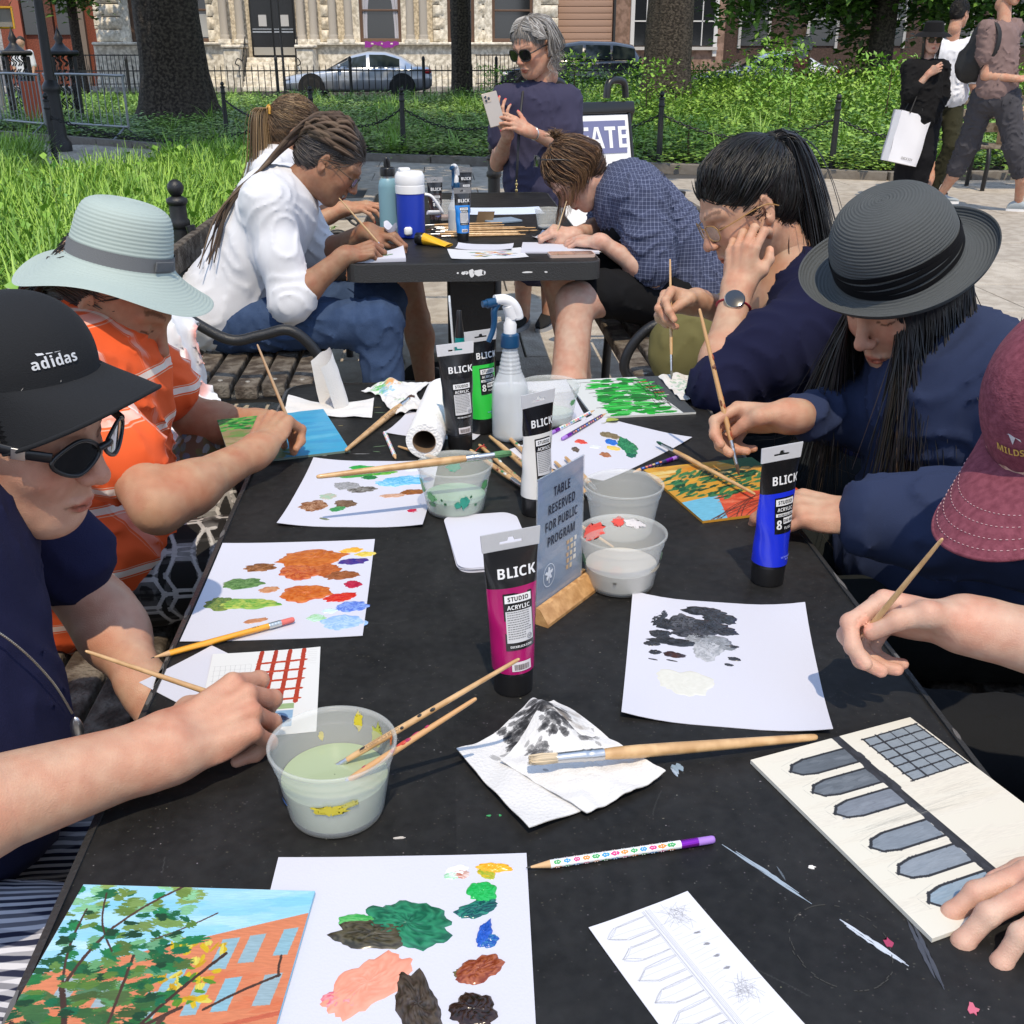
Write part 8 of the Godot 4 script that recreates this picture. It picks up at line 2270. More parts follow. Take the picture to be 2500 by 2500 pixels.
func build_street():
	var conc := ctex(.02, Color(.8, .79, .77), Color(1, 1, 1))
	struct("street", bx(V(0, -.03, -40.2), V(120, .02, 8.6)), M(.10, .10, .105, .9, {"t": conc, "tri": .4}), "grey asphalt street behind the park")
	struct("far_pavement", bx(V(0, .02, -45.6), V(120, .24, 2.4)), M(.42, .40, .37, .9, {"t": conc, "tri": .5}), "pale concrete pavement before the houses")
	struct("near_pavement", bx(V(0, .0, -34.9), V(120, .14, 2.0)), M(.32, .30, .28, .9, {"t": conc, "tri": .5}), "pavement along the park fence")
	struct("side_street", bx(V(-22, -.024, -60), V(15, .02, 60)), M(.13, .13, .135, .9, {"t": conc, "tri": .4}), "grey side street running away from the park")
	struct("crossing_markings", bx(V(-20, -.006, -30), V(.4, .012, 6)).box(V(-18.6, -.006, -30), V(.4, .012, 6)).box(V(-17.2, -.006, -30), V(.4, .012, 6)), M(.7, .7, .7, .8), "white painted crossing stripes")
	var lime := M(.88, .82, .70, .85, {"t": conc, "tri": .8, "n": ntex(.1, 0, 3.0), "ns": .3})
	var lime2 := M(.85, .77, .63, .9, {"t": conc, "tri": 1.2, "n": ntex(.06, 0, 9.0), "ns": .12})
	var h := thing("limestone_house", "cream limestone town house with columns, arched bay and front steps", "building", V(-4.2, 0, -46))
	var W := func(nm, c: Vector3, s: Vector3, m: Material, bev := .01): return wpart(nm, bx(c, s, bev), m, h)
	W.call("wall", V(-4.15, 5.2, -50.2), V(17.7, 10.4, 7.2), lime2, 0.0)
	W.call("base_course", V(-10.55, .80, -46.15), V(4.9, 1.6, .9), lime); W.call("base_course", V(-.32, .80, -46.15), V(9.96, 1.6, .9), lime)
	for q in [[-10.4, 5.2], [-.28, 10.1]]: W.call("ledge", V(q[0], 1.66, -46.05), V(q[1], .11, 1.1), lime, .03); W.call("plinth", V(q[0], .18, -46.1), V(q[1], .5, 1.02), lime, .02)
	var glass := M(.02, .022, .025, .08, {"spec": .6})
	var wood := M(.13, .075, .05, .6)
	for q in [[-11.0, 1.25, .95, 0], [-8.95, .9, .95, 0], [-2.15, 1.55, .0, 1], [.95, 1.0, .3, 0], [2.95, 1.55, .3, 0]]:
		var w := wpart("window", bx(V(q[0], 3.15, -46.32), V(q[1] - .16, 2.7, .05)), glass, h)
		for s in [-1, 1]: part("frame", bx(V(q[0] + s * (q[1] / 2 - .03), 3.15, -46.26), V(.13, 2.8, .12), .01), wood, w)
		part("frame", bx(V(q[0], 1.79, -46.26), V(q[1], .13, .14), .01), wood, w)
		part("frame", bx(V(q[0], 2.85, -46.27), V(q[1], .07, .1), .01), wood, w)
		for s in [-1, 1]: W.call("pilaster", V(q[0] + s * (q[1] / 2 + .17), 3.5, -46.22), V(.30, 3.6, .46), lime)
		if q[2] > 0.5: part("blind", bx(V(q[0], 2.35, -46.30), V(q[1] - .2, .9, .02)), M(.42, .44, .46, .8), w)
		if q[3]:
			for s in [-1, 1]: part("curtain", MB.new().grid(10, 10, func(u, v): return V(q[0] + s * (.75 - u * (.22 + .30 * v * v)), 1.86 + v * 2.4, -46.28 + .02 * sin(u * 18))), M(.5, .5, .56, .9), w)
	var r := RandomNumberGenerator.new(); r.seed = 8
	var nz := FastNoiseLite.new(); nz.frequency = 3.0
	for col in [[-12.35, 1.2], [-8.55, .35], [-4.25, .34], [.12, .5], [1.75, .4], [4.25, .95]]:
		for k in 5:
			var w: float = col[1] * (1.0 if k % 2 else .96); var y := 1.74 + k * .44
			var x0: float = col[0]
			var mb := MB.new().grid(8, 5, func(u, v):
				var e: float = minf(minf(u, 1 - u), minf(v, 1 - v)) * 4
				return V(x0 + (u - .5) * w, y + v * .41, -46.02 + .11 * minf(1, e) * (.7 + .9 * nz.get_noise_3d(x0 + u * w, y + v * .4, k))))
			mb.box(V(x0, y + .205, -46.25), V(w, .40, .44))
			wpart("stone_block", mb, lime2 if (k + int(x0)) % 2 else lime, h)
	for x in [-8.05, -7.45, -5.15, -4.68, -3.95, -3.35, -1.0, -.5]:
		wpart("column", MB.new().lathe([[V2(.20, 1.72), V2(.20, 1.82), V2(.17, 1.86), V2(.19, 1.92), V2(.165, 1.98)], [V2(.155, 1.98), V2(.152, 3.2), V2(.14, 4.6)]], 24, Transform3D(Basis(), V(x, 0, -45.72))), M(.48, .43, .36, .6), h)
		W.call("column_base", V(x, 1.74, -45.72), V(.46, .14, .46), lime)
	var door := wpart("door", bx(V(-6.28, 2.5, -46.28), V(1.72, 2.6, .08)), M(.008, .008, .009, .25), h)
	for s in [-1, 1]:
		part("door_leaf", bx(V(-6.28 + s * .41, 2.35, -46.22), V(.78, 2.25, .05), .01), M(.01, .01, .011, .2), door)
		part("kick_plate", bx(V(-6.28 + s * .41, 1.40, -46.18), V(.74, .28, .02)), M(.35, .34, .31, .4), door)
		part("push_bar", bx(V(-6.28 + s * .41, 2.08, -46.16), V(.72, .05, .04)), mt.steel, door)
		part("push_bar", bx(V(-6.28 + s * .41, 2.18, -46.16), V(.72, .03, .03)), mt.steel, door)
		part("notice", bx(V(-6.28 + s * .42 + .05, 2.48, -46.185), V(.30, .40, .01)), M(.5, .5, .5, .7), door)
	for k in 7: W.call("step", V(-6.28, .09 + k * .165, -44.55 - k * .24), V(2.0, .18, 1.0), lime, .02)
	for s in [-1, 1]:
		W.call("stoop_wall", V(-6.28 + s * 1.35, .75, -45.2), V(.62, 1.5, 1.6), lime, .04); W.call("stoop_cap", V(-6.28 + s * 1.35, 1.56, -45.2), V(.74, .12, 1.75), lime, .03)
		var rl := MB.new()
		for k in 6: rl.tube([V(-6.28 + s * .98, .2 + k * .17, -44.4 - k * .22), V(-6.28 + s * .98, 1.05 + k * .17, -44.4 - k * .22)], .012, 5)
		rl.tube([V(-6.28 + s * .98, 1.05, -44.4), V(-6.28 + s * .98, 1.9, -45.5)], .022, 6)
		rl.tube(spline([V(-6.28 + s * .98, 1.05, -44.4), V(-6.28 + s * 1.1, 1.15, -44.2), V(-6.28 + s * 1.2, .98, -44.15), V(-6.28 + s * 1.08, .9, -44.2)], 4), .02, 6)
		wpart("hand_rail", rl, mt.iron, h)
	var cl := solo("purple_cloth", MB.new().grid(16, 5, func(u, v): return V(-2.75 + u * 1.3, 1.74 - v * (.10 + .16 * absf(cos(u * PI * 1.5)) * .8) + .02 * sin(u * 30), -45.48 + .03 * sin(u * 22))), M(.30, .03, .30, .8), "purple cloth draped over the sill of the curtained window", "cloth")
	for x in [-11.6, 3.4]:
		var yf := thing("area_railing", "black iron railing before the limestone house " + ("by the red brick house" if x < 0 else "beside the dark SUV"), "railing", V(x, .14, -44.7))
		var mb := MB.new()
		for k in 26: mb.tube([V(-1.9 + k * .15, 0, 0), V(-1.9 + k * .15, 1.15, 0)], .013, 4)
		mb.box(V(0, 1.12, 0), V(3.9, .04, .03)).box(V(0, .12, 0), V(3.9, .03, .03))
		tag(part("pickets", mb, mt.iron, yf), "", "", "", "stuff")
	var sd := thing("siding_house", "house front with wide salmon pink siding boards", "building", V(5.8, 0, -46.6))
	wpart("wall", bx(V(5.85, 4, -49), V(2.2, 8, 4.6)), M(.33, .20, .145, .85), sd)
	for k in 20: wpart("board", bx(V(5.85, .3 + k * .235, -46.66), V(2.14, .225, .10), .02, ), M(.40, .255, .185, .85), sd).rotation.x = 0.0
	wpart("drain_pipe", MB.new().tube([V(7.0, 0, -46.5), V(7.0, 6, -46.5)], .05, 8), M(.03, .03, .03, .6), sd)
	var st := thing("stucco_house", "pink stucco house with a white framed window", "building", V(8.6, 0, -46.8))
	wpart("wall", bx(V(9.3, 4, -49.3), V(4.5, 8, 4.6)), M(.33, .215, .165, .9, {"t": conc, "tri": .6}), st)
	for x in [8.35, 10.6]:
		var w := wpart("window", bx(V(x, 2.6, -46.96), V(1.0, 2.0, .06)), glass, st)
		for s in [-1, 1]: part("frame", bx(V(x + s * .56, 2.5, -46.94), V(.16, 2.6, .12), .01), M(.66, .65, .63, .7), w)
		part("frame", bx(V(x, 2.6, -46.92), V(.04, 2.0, .04)), M(.66, .65, .63, .7), w); part("frame", bx(V(x, 2.5, -46.92), V(1.0, .05, .04)), M(.66, .65, .63, .7), w); part("sill", bx(V(x, 1.5, -46.9), V(1.3, .12, .2)), M(.5, .48, .45, .8), w)
	var bk := M(.14, .055, .038, .9, {"t": conc, "tri": 3.0})
	var rb := thing("brick_house", "dark brown brick house row behind the leafy trees and white car", "building", V(19, 0, -47))
	wpart("wall", bx(V(19.6, 4, -49.6), V(16, 8, 4.8)), M(.075, .045, .035, .9, {"t": conc, "tri": 2.0}), rb)
	for x in [12.8, 15.6, 18.4, 21.2, 24.0]:
		var w := wpart("window", bx(V(x, 2.6, -47.18), V(1.1, 2.0, .06)), glass, rb)
		for s in [-1, 1]: part("frame", bx(V(x + s * .6, 2.6, -47.15), V(.12, 2.2, .1), .01), M(.40, .39, .37, .7), w)
		part("frame", bx(V(x, 2.6, -47.14), V(1.1, .06, .04)), M(.40, .39, .37, .7), w)
	var lb := thing("brick_house", "red brick house across the side street with a grey pilaster", "building", V(-14.6, 0, -52))
	wpart("wall", bx(V(-15.2, 5, -56), V(3.9, 10, 16)), M(.26, .075, .045, .9, {"t": conc, "tri": 3.0}), lb)
	for k in 3: wpart("pilaster", bx(V(-14.0 - k * 1.2, 4, -47.9), V(.35, 8, .3)), [M(.20, .16, .13, .9), bk, M(.36, .11, .07, .9)][k], lb)
	for k in 2: wpart("window", bx(V(-14.6 - k * 1.3, 3, -47.96), V(.6, 2.0, .1)), glass, lb)
	var wb := thing("pale_house", "pale grey house far down the side street", "building", V(-32, 0, -78))
	wpart("wall", bx(V(-34, 6, -82), V(14, 12, 8)), M(.42, .41, .40, .9, {"t": conc, "tri": 1.0}), wb)
	for k in 5: wpart("window", bx(V(-39 + k * 2.3, 3, -77.95), V(1.2, 2.2, .1)), glass, wb)
	var sh := thing("shop_house", "grey shop building behind the yellow signal", "building", V(-22, 0, -90))
	wpart("wall", bx(V(-23, 6, -93), V(11, 12, 8)), M(.16, .14, .12, .9, {"t": conc, "tri": 1.0}), sh)
	wpart("awning", bx(V(-22, 3.0, -88.4), V(5, .5, 1.2), .05), M(.5, .5, .5, .8), sh)
	for k in 4: wpart("window", bx(V(-27 + k * 2.6, 5, -88.95), V(1.3, 2.2, .1)), glass, sh)
	car("silver sedan parked behind the iron fence", V(-2.55, -.02, -38.2), 0, M(.46, .49, .53, .28, {"metal": .55, "clear": 1.0}), false)
	car("dark grey sport utility car parked before the salmon siding", V(4.4, -.02, -38.6), 0, M(.02, .022, .025, .25, {"clear": 1.0}), true)
	car("white car half hidden by shrubs before the dark brick house", V(10.7, -.02, -38.0), 0, M(.66, .67, .68, .3, {"clear": 1.0}), false)
	var fe := thing("street_fence", "black iron picket fence between the park and the street", "fence", V(-3, .0, -33.9))
	for k in 10:
		part("post", MB.new().tube([V(-10 + k * 2.1, 0, 0), V(-10 + k * 2.1, 1.12, 0)], .045, 8).ball(V(-10 + k * 2.1, 1.18, 0), V(.05, .09, .05), 8, 6), mt.iron, fe)
		var pk := MB.new()
		for j in 11:
			var x := -10 + k * 2.1 + (j + 1) * .175
			pk.tube([V(x, .08, 0), V(x, .98, 0), V(x, 1.05, 0)], [.013, .013, .002], 5)
		pk.box(V(-8.95 + k * 2.1, .88, 0), V(2.1, .035, .03)).box(V(-8.95 + k * 2.1, .15, 0), V(2.1, .035, .03))
		tag(part("pickets", pk, mt.iron, fe), "", "", "", "stuff")
	solo("sign_post", MB.new().tube([V(0, 0, 0), V(-.06, 4.5, 0)], .035, 8), mt.iron, "thin black street sign post before the black door", "post", Transform3D(Basis(), V(-4.55, 0, -35.2)))
func car(label: String, at: Vector3, yaw: float, paint: Material, suv: bool):
	var t := thing("parked_car", label, "car", at, "cars parked along the street", yaw)
	var hh := 1.0 if not suv else 1.22
	var body := [[-2.35, .36, .56], [-2.28, .26, .68], [-1.9, .22, .76], [-1.2, .20, .86], [-.7, .20, .93], [.3, .20, .95], [1.2, .20, .97], [1.9, .22, 1.0], [2.25, .28, .98], [2.36, .38, .82]]
	var roof := [[-.95, .90], [-.55, 1.12], [-.15, 1.32], [.35, 1.42], [.9, 1.41], [1.4, 1.27], [1.85, 1.02]] if not suv else [[-1.0, .90], [-.65, 1.2], [-.3, 1.36], [.3, 1.42], [1.4, 1.40], [2.0, 1.32], [2.25, .98]]
	var bd := MB.new()
	bd.grid(36, 16, func(u, v):
		var f: float = u * 9.0; var i: int = mini(8, int(f)); var q: float = f - i
		var x := lerpf(body[i][0], body[i + 1][0], q); var lo := lerpf(body[i][1], body[i + 1][1], q); var hi := lerpf(body[i][2], body[i + 1][2], q) * hh
		var a: float = v * TAU
		var ee := pow(absf(sin(a)), .45) * signf(sin(a)); var cc := pow(absf(cos(a)), .35) * signf(cos(a))
		var wd := .90 - .10 * pow(absf(x) / 2.36, 4)
		return V(x, (lo + hi) / 2 + ee * (hi - lo) / 2, cc * wd))
	for e in [[-2.352, .46], [2.362, .6]]: bd.ball(V(e[0], e[1] * hh, 0), V(.02, .12, .78), 10, 6)
	part("body", bd, paint, t)
	var gl := M(.03, .04, .04, .06, {"spec": .7})
	var cab := func(off: float, lift: float) -> MB:
		return MB.new().grid(30, 12, func(u, v):
			var f: float = u * (roof.size() - 1); var i: int = mini(roof.size() - 2, int(f)); var q: float = f - i
			var x := lerpf(roof[i][0], roof[i + 1][0], q); var y := (lerpf(roof[i][1], roof[i + 1][1], q) + lift) * hh
			var z: float = (v - .5) * 2.0
			var base := .9 * hh
			var e := pow(absf(z), 5.0)
			return V(x, lerpf(y, base, e), signf(z) * minf(1.0, absf(z) * 1.08) * lerpf(.60, .80, e) * (1 + off)))
	part("cabin", cab.call(0.0, 0.0), paint, t)
	for s in [-1.0, 1.0]:
		for wq in [[-.55, .30, 0], [.40, 1.35 if not suv else 1.2, 1]] + ([[1.28, 2.0, 2]] if suv else []):
			var x0: float = wq[0]; var x1: float = wq[1]
			part("side_window", MB.new().grid(12, 6, func(u, v):
				var x := lerpf(x0, x1, u)
				var top := .9
				for i in roof.size() - 1:
					if x >= roof[i][0] and x <= roof[i + 1][0]: top = lerpf(roof[i][1], roof[i + 1][1], (x - roof[i][0]) / (roof[i + 1][0] - roof[i][0]))
				var y := lerpf(.97, maxf(.98, top - .10), v) * hh
				var k: float = (y / hh - .9) / maxf(.05, top - .9)
				return V(x, y, s * (.815 - .135 * clampf(k, 0, 1)))), gl, t)
	part("windscreen", MB.new().grid(4, 8, func(u, v): return V(lerpf(-.98, -.28, u) - .02, (lerpf(.93, 1.27, u) + .035) * hh, (v - .5) * 1.15)), gl, t)
	for x in [-1.45, 1.42]:
		for s in [-1.0, 1.0]:
			var w := part("wheel", MB.new().lathe([[V2(.20, -.10), V2(.30, -.11), V2(.33, -.08), V2(.335, .08), V2(.30, .11), V2(.20, .10)]], 28, Transform3D(Basis(Vector3.RIGHT, PI / 2), V(x, .335, s * .80))), mt.rubber, t)
			part("rim", MB.new().lathe([[V2(.001, .06), V2(.08, .07), V2(.19, .05), V2(.22, .09)]], 24, Transform3D(Basis(Vector3.RIGHT, PI / 2 * s), V(x, .335, s * .80))), M(.35, .35, .37, .35, {"metal": .8}), w)
			part("wheel_arch", MB.new().lathe([[V2(.36, -.02), V2(.42, .0)], [V2(.02, .006), V2(.40, .006)]], 24, Transform3D(Basis(Vector3.RIGHT, PI / 2 * s), V(x, .36, s * .895))), M(.012, .012, .012, .8), t)
	for s in [-1.0, 1.0]:
		part("tail_light", bx(V(2.24, .82 * hh, s * .70), V(.22, .14, .30), .04), M(.35, .01, .015, .2), t)
		part("head_light", bx(V(-2.2, .60 * hh, s * .68), V(.25, .12, .30), .04), M(.5, .5, .52, .1), t)
		part("mirror", bx(V(-.55, .98 * hh, s * .93), V(.12, .12, .2), .03), paint, t)
	for x in [-.65, .36, 1.3]: part("door_line", bx(V(x, .62 * hh, .893), V(.012, .60, .012)), M(.05, .05, .055, .6), t)
func build_far_things():
	var lp := thing("lamp_post", "tall black iron lamp post behind the metal barricades", "lamp post", V(-5.7, 0, -17.6))
	part("base", MB.new().lathe([[V2(.17, 0), V2(.17, .12), V2(.12, .2), V2(.10, .8), V2(.13, .86), V2(.13, .92), V2(.075, 1.0)]], 24), mt.iron, lp)
	part("shaft", MB.new().lathe([[V2(.075, 1.0), V2(.06, 2.4), V2(.05, 4.2)]], 20), mt.iron, lp)
	for q in [V(-8.45, 0, -24.2), V(-7.3, 0, -23.4)]:
		var g := thing("gate_pier", "ornate black cast iron gate pier with finial " + ("by the yellow signal" if q.x < -8 else "beside the lamp post"), "gate pier", q, "", .5)
		for a in 4: part("corner_bar", bx(V([-.2, .2, .2, -.2][a], .65, [-.2, -.2, .2, .2][a]), V(.07, 1.3, .07), .01), mt.iron, g)
		var lat := MB.new()
		for f in 4:
			for k in 5:
				for j in 3:
					var c := V((j - 1) * .11, .18 + k * .26, .2).rotated(Vector3.UP, f * PI / 2)
					lat.tube(spline([c + V(0, -.1, 0), c + V(.035, -.04, .035), c, c + V(-.035, .05, -.035), c + V(0, .1, 0)], 2), .014, 5)
		tag(part("scroll_panels", lat, mt.iron, g), "", "", "", "stuff")
		part("cornice", bx(V(0, 1.36, 0), V(.58, .10, .58), .03), mt.iron, g); part("plinth", bx(V(0, .06, 0), V(.54, .12, .54), .02), mt.iron, g)
		part("finial", MB.new().lathe([[V2(.2, 1.41), V2(.10, 1.5), V2(.06, 1.56), V2(.09, 1.62), V2(.05, 1.7), V2(.02, 1.78), V2(.001, 1.86)]], 16), mt.iron, g)
	var galv := M(.26, .28, .29, .45, {"metal": .6})
	for q in [[V(-7.9, 0, -21.4), V(-6.7, 0, -20.1), "left"], [V(-6.75, 0, -20.6), V(-5.05, 0, -19.1), "right"]]:
		var a: Vector3 = q[0]; var b: Vector3 = q[1]
		var t := thing("barricade", "galvanised steel crowd barricade " + ("in front of the ornate gate pier" if q[2] == "left" else "between the lamp post and the old tree"), "barricade", (a + b) / 2)
		var d := b - a
		wpart("frame", MB.new().tube(spline([a + V(0, .25, 0), a + V(0, .95, 0), a + d * .06 + V(0, 1.03, 0), b - d * .06 + V(0, 1.03, 0), b + V(0, .95, 0), b + V(0, .25, 0)], 3), .021, 8).tube([a + V(0, .25, 0), b + V(0, .25, 0)], .021, 8), galv, t)
		for k in 11: wpart("bar", MB.new().tube([a + d * (k + 1) / 12.0 + V(0, .25, 0), a + d * (k + 1) / 12.0 + V(0, 1.03, 0)], .008, 5), galv, t)
		var n := d.cross(Vector3.UP).normalized()
		for e in [a + d * .04, b - d * .04]: wpart("foot", MB.new().tube([e + n * .33, e + V(0, .25, 0), e - n * .33], .018, 6), galv, t)
	var sg := thing("pedestrian_signal", "yellow pedestrian signal box with a grey screen", "signal", V(-8.85, 1.82, -25.0), "", .25)
	part("housing", bx(V(0, .2, -.1), V(.40, .40, .2), .03), M(.62, .34, .02, .5), sg); part("visor", bx(V(0, .40, .08), V(.42, .03, .16)).box(V(-.2, .2, .08), V(.03, .40, .16)).box(V(.2, .2, .08), V(.03, .40, .16)), M(.62, .34, .02, .5), sg); part("screen", bx(V(0, .2, .005), V(.33, .33, .02)), M(.25, .24, .22, .3), sg); part("post", MB.new().tube([V(-.3, -1.85, -.15), V(-.3, 1.5, -.15)], .05, 8), M(.2, .2, .2, .6), sg)
	var orange := thing("orange_barrier", "orange red plastic panel leaning behind the barricade", "barrier", V(-7.6, 0, -22.4), "", .5)
	part("panel", bx(V(0, .45, 0), V(.42, .85, .05), .01), M(.45, .09, .04, .7), orange)
	for q in [[V(-9.6, 0, -28), Color(.7, .71, .75), Color(.05, .06, .1), "distant person in a white shirt standing behind the gate pier"], [V(-10.75, 0, -27), Color(.55, .12, .12), Color(.1, .15, .35), "distant person in red at the crossing"], [V(9.9, .35, -31.5), Color(.5, .5, .52), Color(.45, .16, .15), "distant person on a bicycle behind the shrubs"]]:
		var p := person(q[3], q[0])
		var f := field(.025)
		var o: Vector3 = q[0]
		f.ell(o + V(0, 1.58, 0), V(.085, .12, .10), .03); f.cap(o + V(0, 1.4, 0), o + V(0, 1.5, 0), .055, .05)
		torso(f, o + V(0, .95, 0), o + V(0, 1.2, 0), o + V(.17, 1.36, 0), o + V(-.17, 1.36, 0), -.02)
		for s in [-1, 1]:
			f.chain([o + V(s * .18, 1.35, 0), o + V(s * .23, 1.1, .03), o + V(s * .2, .88, .1)], [.05, .04, .03]); f.chain([o + V(s * .09, .9, 0), o + V(s * .1, .5, .05), o + V(s * .1, .06, 0), o + V(s * .1, .04, .14)], [.08, .06, .04, .04])
		var s2 := field(.025); torso(s2, o + V(0, .95, 0), o + V(0, 1.2, 0), o + V(.17, 1.36, 0), o + V(-.17, 1.36, 0), .02)
		for s in [-1, 1]: s2.cap(o + V(s * .18, 1.35, 0), o + V(s * .22, 1.1, .02), .07, .065)
		var t2 := field(.025)
		for s in [-1, 1]: t2.chain([o + V(s * .09, .95, 0), o + V(s * .1, .5, .05), o + V(s * .1, .1, 0)], [.11, .085, .07])
		later.append(func():
			wpart("body", fuse([f]), M(.5, .3, .2, .6), p); wpart("shirt", fuse([s2]), cloth(q[1].r, q[1].g, q[1].b), p); wpart("trousers", fuse([t2]), cloth(q[2].r, q[2].g, q[2].b), p)
			wpart("hair", MB.new().ball(o + V(0, 1.63, -.02), V(.09, .09, .105), 12, 8), M(.02, .015, .01, .7), p))
	var af := thing("folding_sign", "white folding sign with a black frame reading create", "sign", V(.88, 0, -6.9), "", .45)
	var ax := Transform3D(Basis(Vector3.RIGHT, -.22), V(0, 0, .24))
	part("board", bx(V(0, .56, 0), V(.60, 1.0, .02), .004), M(.80, .79, .77, .5), af, ax)
	part("frame", bx(V(-.31, .54, 0), V(.02, 1.08, .03), .005).box(V(.31, .54, 0), V(.02, 1.08, .03), .005).box(V(0, 1.10, 0), V(.70, .07, .05), .01).box(V(0, .03, 0), V(.70, .06, .05), .01), mt.black_plastic, af, ax)
	part("back_leg", bx(V(-.325, .54, -.0), V(.05, 1.1, .045), .01).box(V(.325, .54, 0), V(.05, 1.1, .045), .01).box(V(0, .6, 0), V(.62, 1.0, .012)), mt.black_plastic, af, Transform3D(Basis(Vector3.RIGHT, .22), V(0, 0, -.24)))
	for s in [-1, 1]: part("handle", MB.new().tube(spline([V(s * .22 - .07, 1.13, .0), V(s * .22 - .05, 1.22, 0), V(s * .22 + .05, 1.22, 0), V(s * .22 + .07, 1.13, 0)], 4), .022, 8), mt.black_plastic, af)
	part("navy_band", bx(V(0, .93, .0125), V(.54, .19, .004)), M(.16, .17, .31, .6), af, ax)
	part("lettering", warp(text_mb("CREATE", .125), func(p): return p * V(.92, 1, 1) + V(0, .925, .0165)), M(.82, .82, .82, .5), af, ax)
	part("red_panel", bx(V(.06, .62, .0125), V(.30, .22, .004), .001), M(.65, .10, .07, .6), af, ax)
	part("red_ring", MB.new().grid(30, 1, func(u, v): return V(.06 + cos(u * TAU) * (.06 + v * .012), .63 + sin(u * TAU) * (.06 + v * .012), .017)), M(.8, .75, .72, .6), af, ax)
	var wd := M(.24, .20, .15, .8, {"t": ctex(.02, Color(.6, .56, .52), Color(1, 1, 1)), "tri": 2.0})
	var rbn := thing("park_bench", "wooden park bench with a brown carton behind the walking people", "bench", V(6.6, 0, -11.9), "", -.1)
	for k in 4: part("seat_slat", bx(V(0, .45, -.2 + k * .12), V(1.8, .035, .09), .006), wd, rbn)
	for k in 3: part("back_slat", bx(V(0, .62 + k * .14, -.30 - k * .03), V(1.8, .10, .03), .006), wd, rbn)
	for s in [-1, 1]: part("iron_leg", MB.new().tube(spline([V(s * .75, 0, .18), V(s * .75, .42, .2), V(s * .75, .42, -.2), V(s * .75, 0, -.3)], 3), .025, 6).tube([V(s * .75, .4, -.22), V(s * .75, .98, -.38)], .022, 6), mt.iron, rbn)
	solo("carton", bx(V(0, .19, 0), V(.42, .38, .30), .006), M(.42, .27, .15, .85), "plain brown carton standing on the far bench", "carton", Transform3D(Basis(Vector3.UP, .2), V(6.25, .47, -11.92)))
func build_benches():
	var wood := [M(.17, .145, .115, .85, {"t": ctex(.015, Color(.55, .5, .46), Color(1, 1, 1)), "tri": 3.0, "n": ntex(.08, 0, 6.0), "ns": .5}), M(.145, .125, .10, .85, {"t": ctex(.015, Color(.55, .5, .46), Color(1, 1, 1)), "tri": 2.6, "n": ntex(.08, 0, 6.0), "ns": .5})]
	var cx := .095
	for q in [[-1, -3.30, -5.30, "weathered slat bench under the person with locs"], [1, -3.30, -5.30, "weathered slat bench under the person in plaid"], [-1, -.25, -2.28, "weathered slat bench under the person in orange stripes"], [1, -.25, -2.20, "weathered slat bench under the person in the black straw hat"]]:
		var s: int = q[0]; var z0: float = q[1]; var z1: float = q[2]
		var t := thing("park_bench", q[3], "bench", V(cx + s * .75, 0, (z0 + z1) / 2), "benches along the black tables")
		for k in 5:
			var x := cx + s * (.545 + k * .085)
			wpart("seat_slat", bx(V(x, .415 + .004 * sin(k * 2.2), (z0 + z1) / 2), V(.072, .045, z0 - z1), .006), wood[k % 2], t)
			for e in [z0 - .05, z1 + .05]: wpart("screw", MB.new().lathe([[V2(.008, 0), V2(.007, .0015), V2(.0003, .002)]], 10, Transform3D(Basis(), V(x, .4375 + .004 * sin(k * 2.2), e))), M(.4, .38, .34, .5, {"metal": .5}), t)
		for k in 2: wpart("back_slat", bx(V(cx + s * (1.0 + k * .03), .58 + k * .135, (z0 + z1) / 2), V(.035, .095, z0 - z1), .006), wood[k], t)
		for e in [z0 - .03, (z0 + z1) / 2, z1 + .03]:
			var o := V(cx, 0, e)
			wpart("iron_frame", MB.new().tube(spline([o + V(s * .56, 0, 0), o + V(s * .57, .30, 0), o + V(s * .60, .385, 0), o + V(s * .85, .385, 0), o + V(s * .97, .42, 0), o + V(s * 1.05, .78, 0)], 4), .018, 8).tube(spline([o + V(s * .95, .40, 0), o + V(s * .98, .2, 0), o + V(s * 1.05, 0, 0)], 4), .018, 8), mt.iron, t)
			if e != (z0 + z1) / 2: wpart("armrest", MB.new().tube(spline([o + V(s * 1.03, .74, 0), o + V(s * .90, .66, 0), o + V(s * .76, .575, 0), o + V(s * .66, .585, 0), o + V(s * .57, .60, 0), o + V(s * .50, .54, 0), o + V(s * .475, .46, 0), o + V(s * .53, .395, 0)], 6), .0165, 10), mt.iron, t)
	var b := thing("canvas_bag", "olive green canvas bag on the bench beside the person in plaid", "bag", V(.86, .44, -3.34))
	var f := field(.010, .006, .05, V(1, 1, 1), 71); f.ell(V(.83, .55, -3.30), V(.19, .12, .10), .05); f.ell(V(.92, .60, -3.36), V(.12, .10, .09), .05); f.ell(V(.72, .50, -3.27), V(.08, .07, .06), .04)
	var pb := thing("plastic_bag", "white and pink crumpled plastic bag on the bench behind the orange striped shirt", "bag", V(-.72, .44, -2.42))
	var g := field(.009, .016, .035, V(1, .5, 1), 73); g.cap(V(-.66, .56, -2.40), V(-.66, .80, -2.44), .13, .10, .06); g.cap(V(-.60, .52, -2.30), V(-.57, .62, -2.36), .09, .07, .05); g.cap(V(-.64, .84, -2.44), V(-.62, .92, -2.46), .05, .02, .04)
	var hb := thing("patterned_bag", "small handbag with blue and tan flower print beside the orange striped shirt", "handbag", V(-.50, .44, -2.14))
	var h := field(.008, .003, .06, V(1, 1, 1), 75); h.ell(V(-.50, .57, -2.12), V(.075, .125, .12), .04); h.ell(V(-.48, .68, -2.16), V(.04, .05, .09), .04)
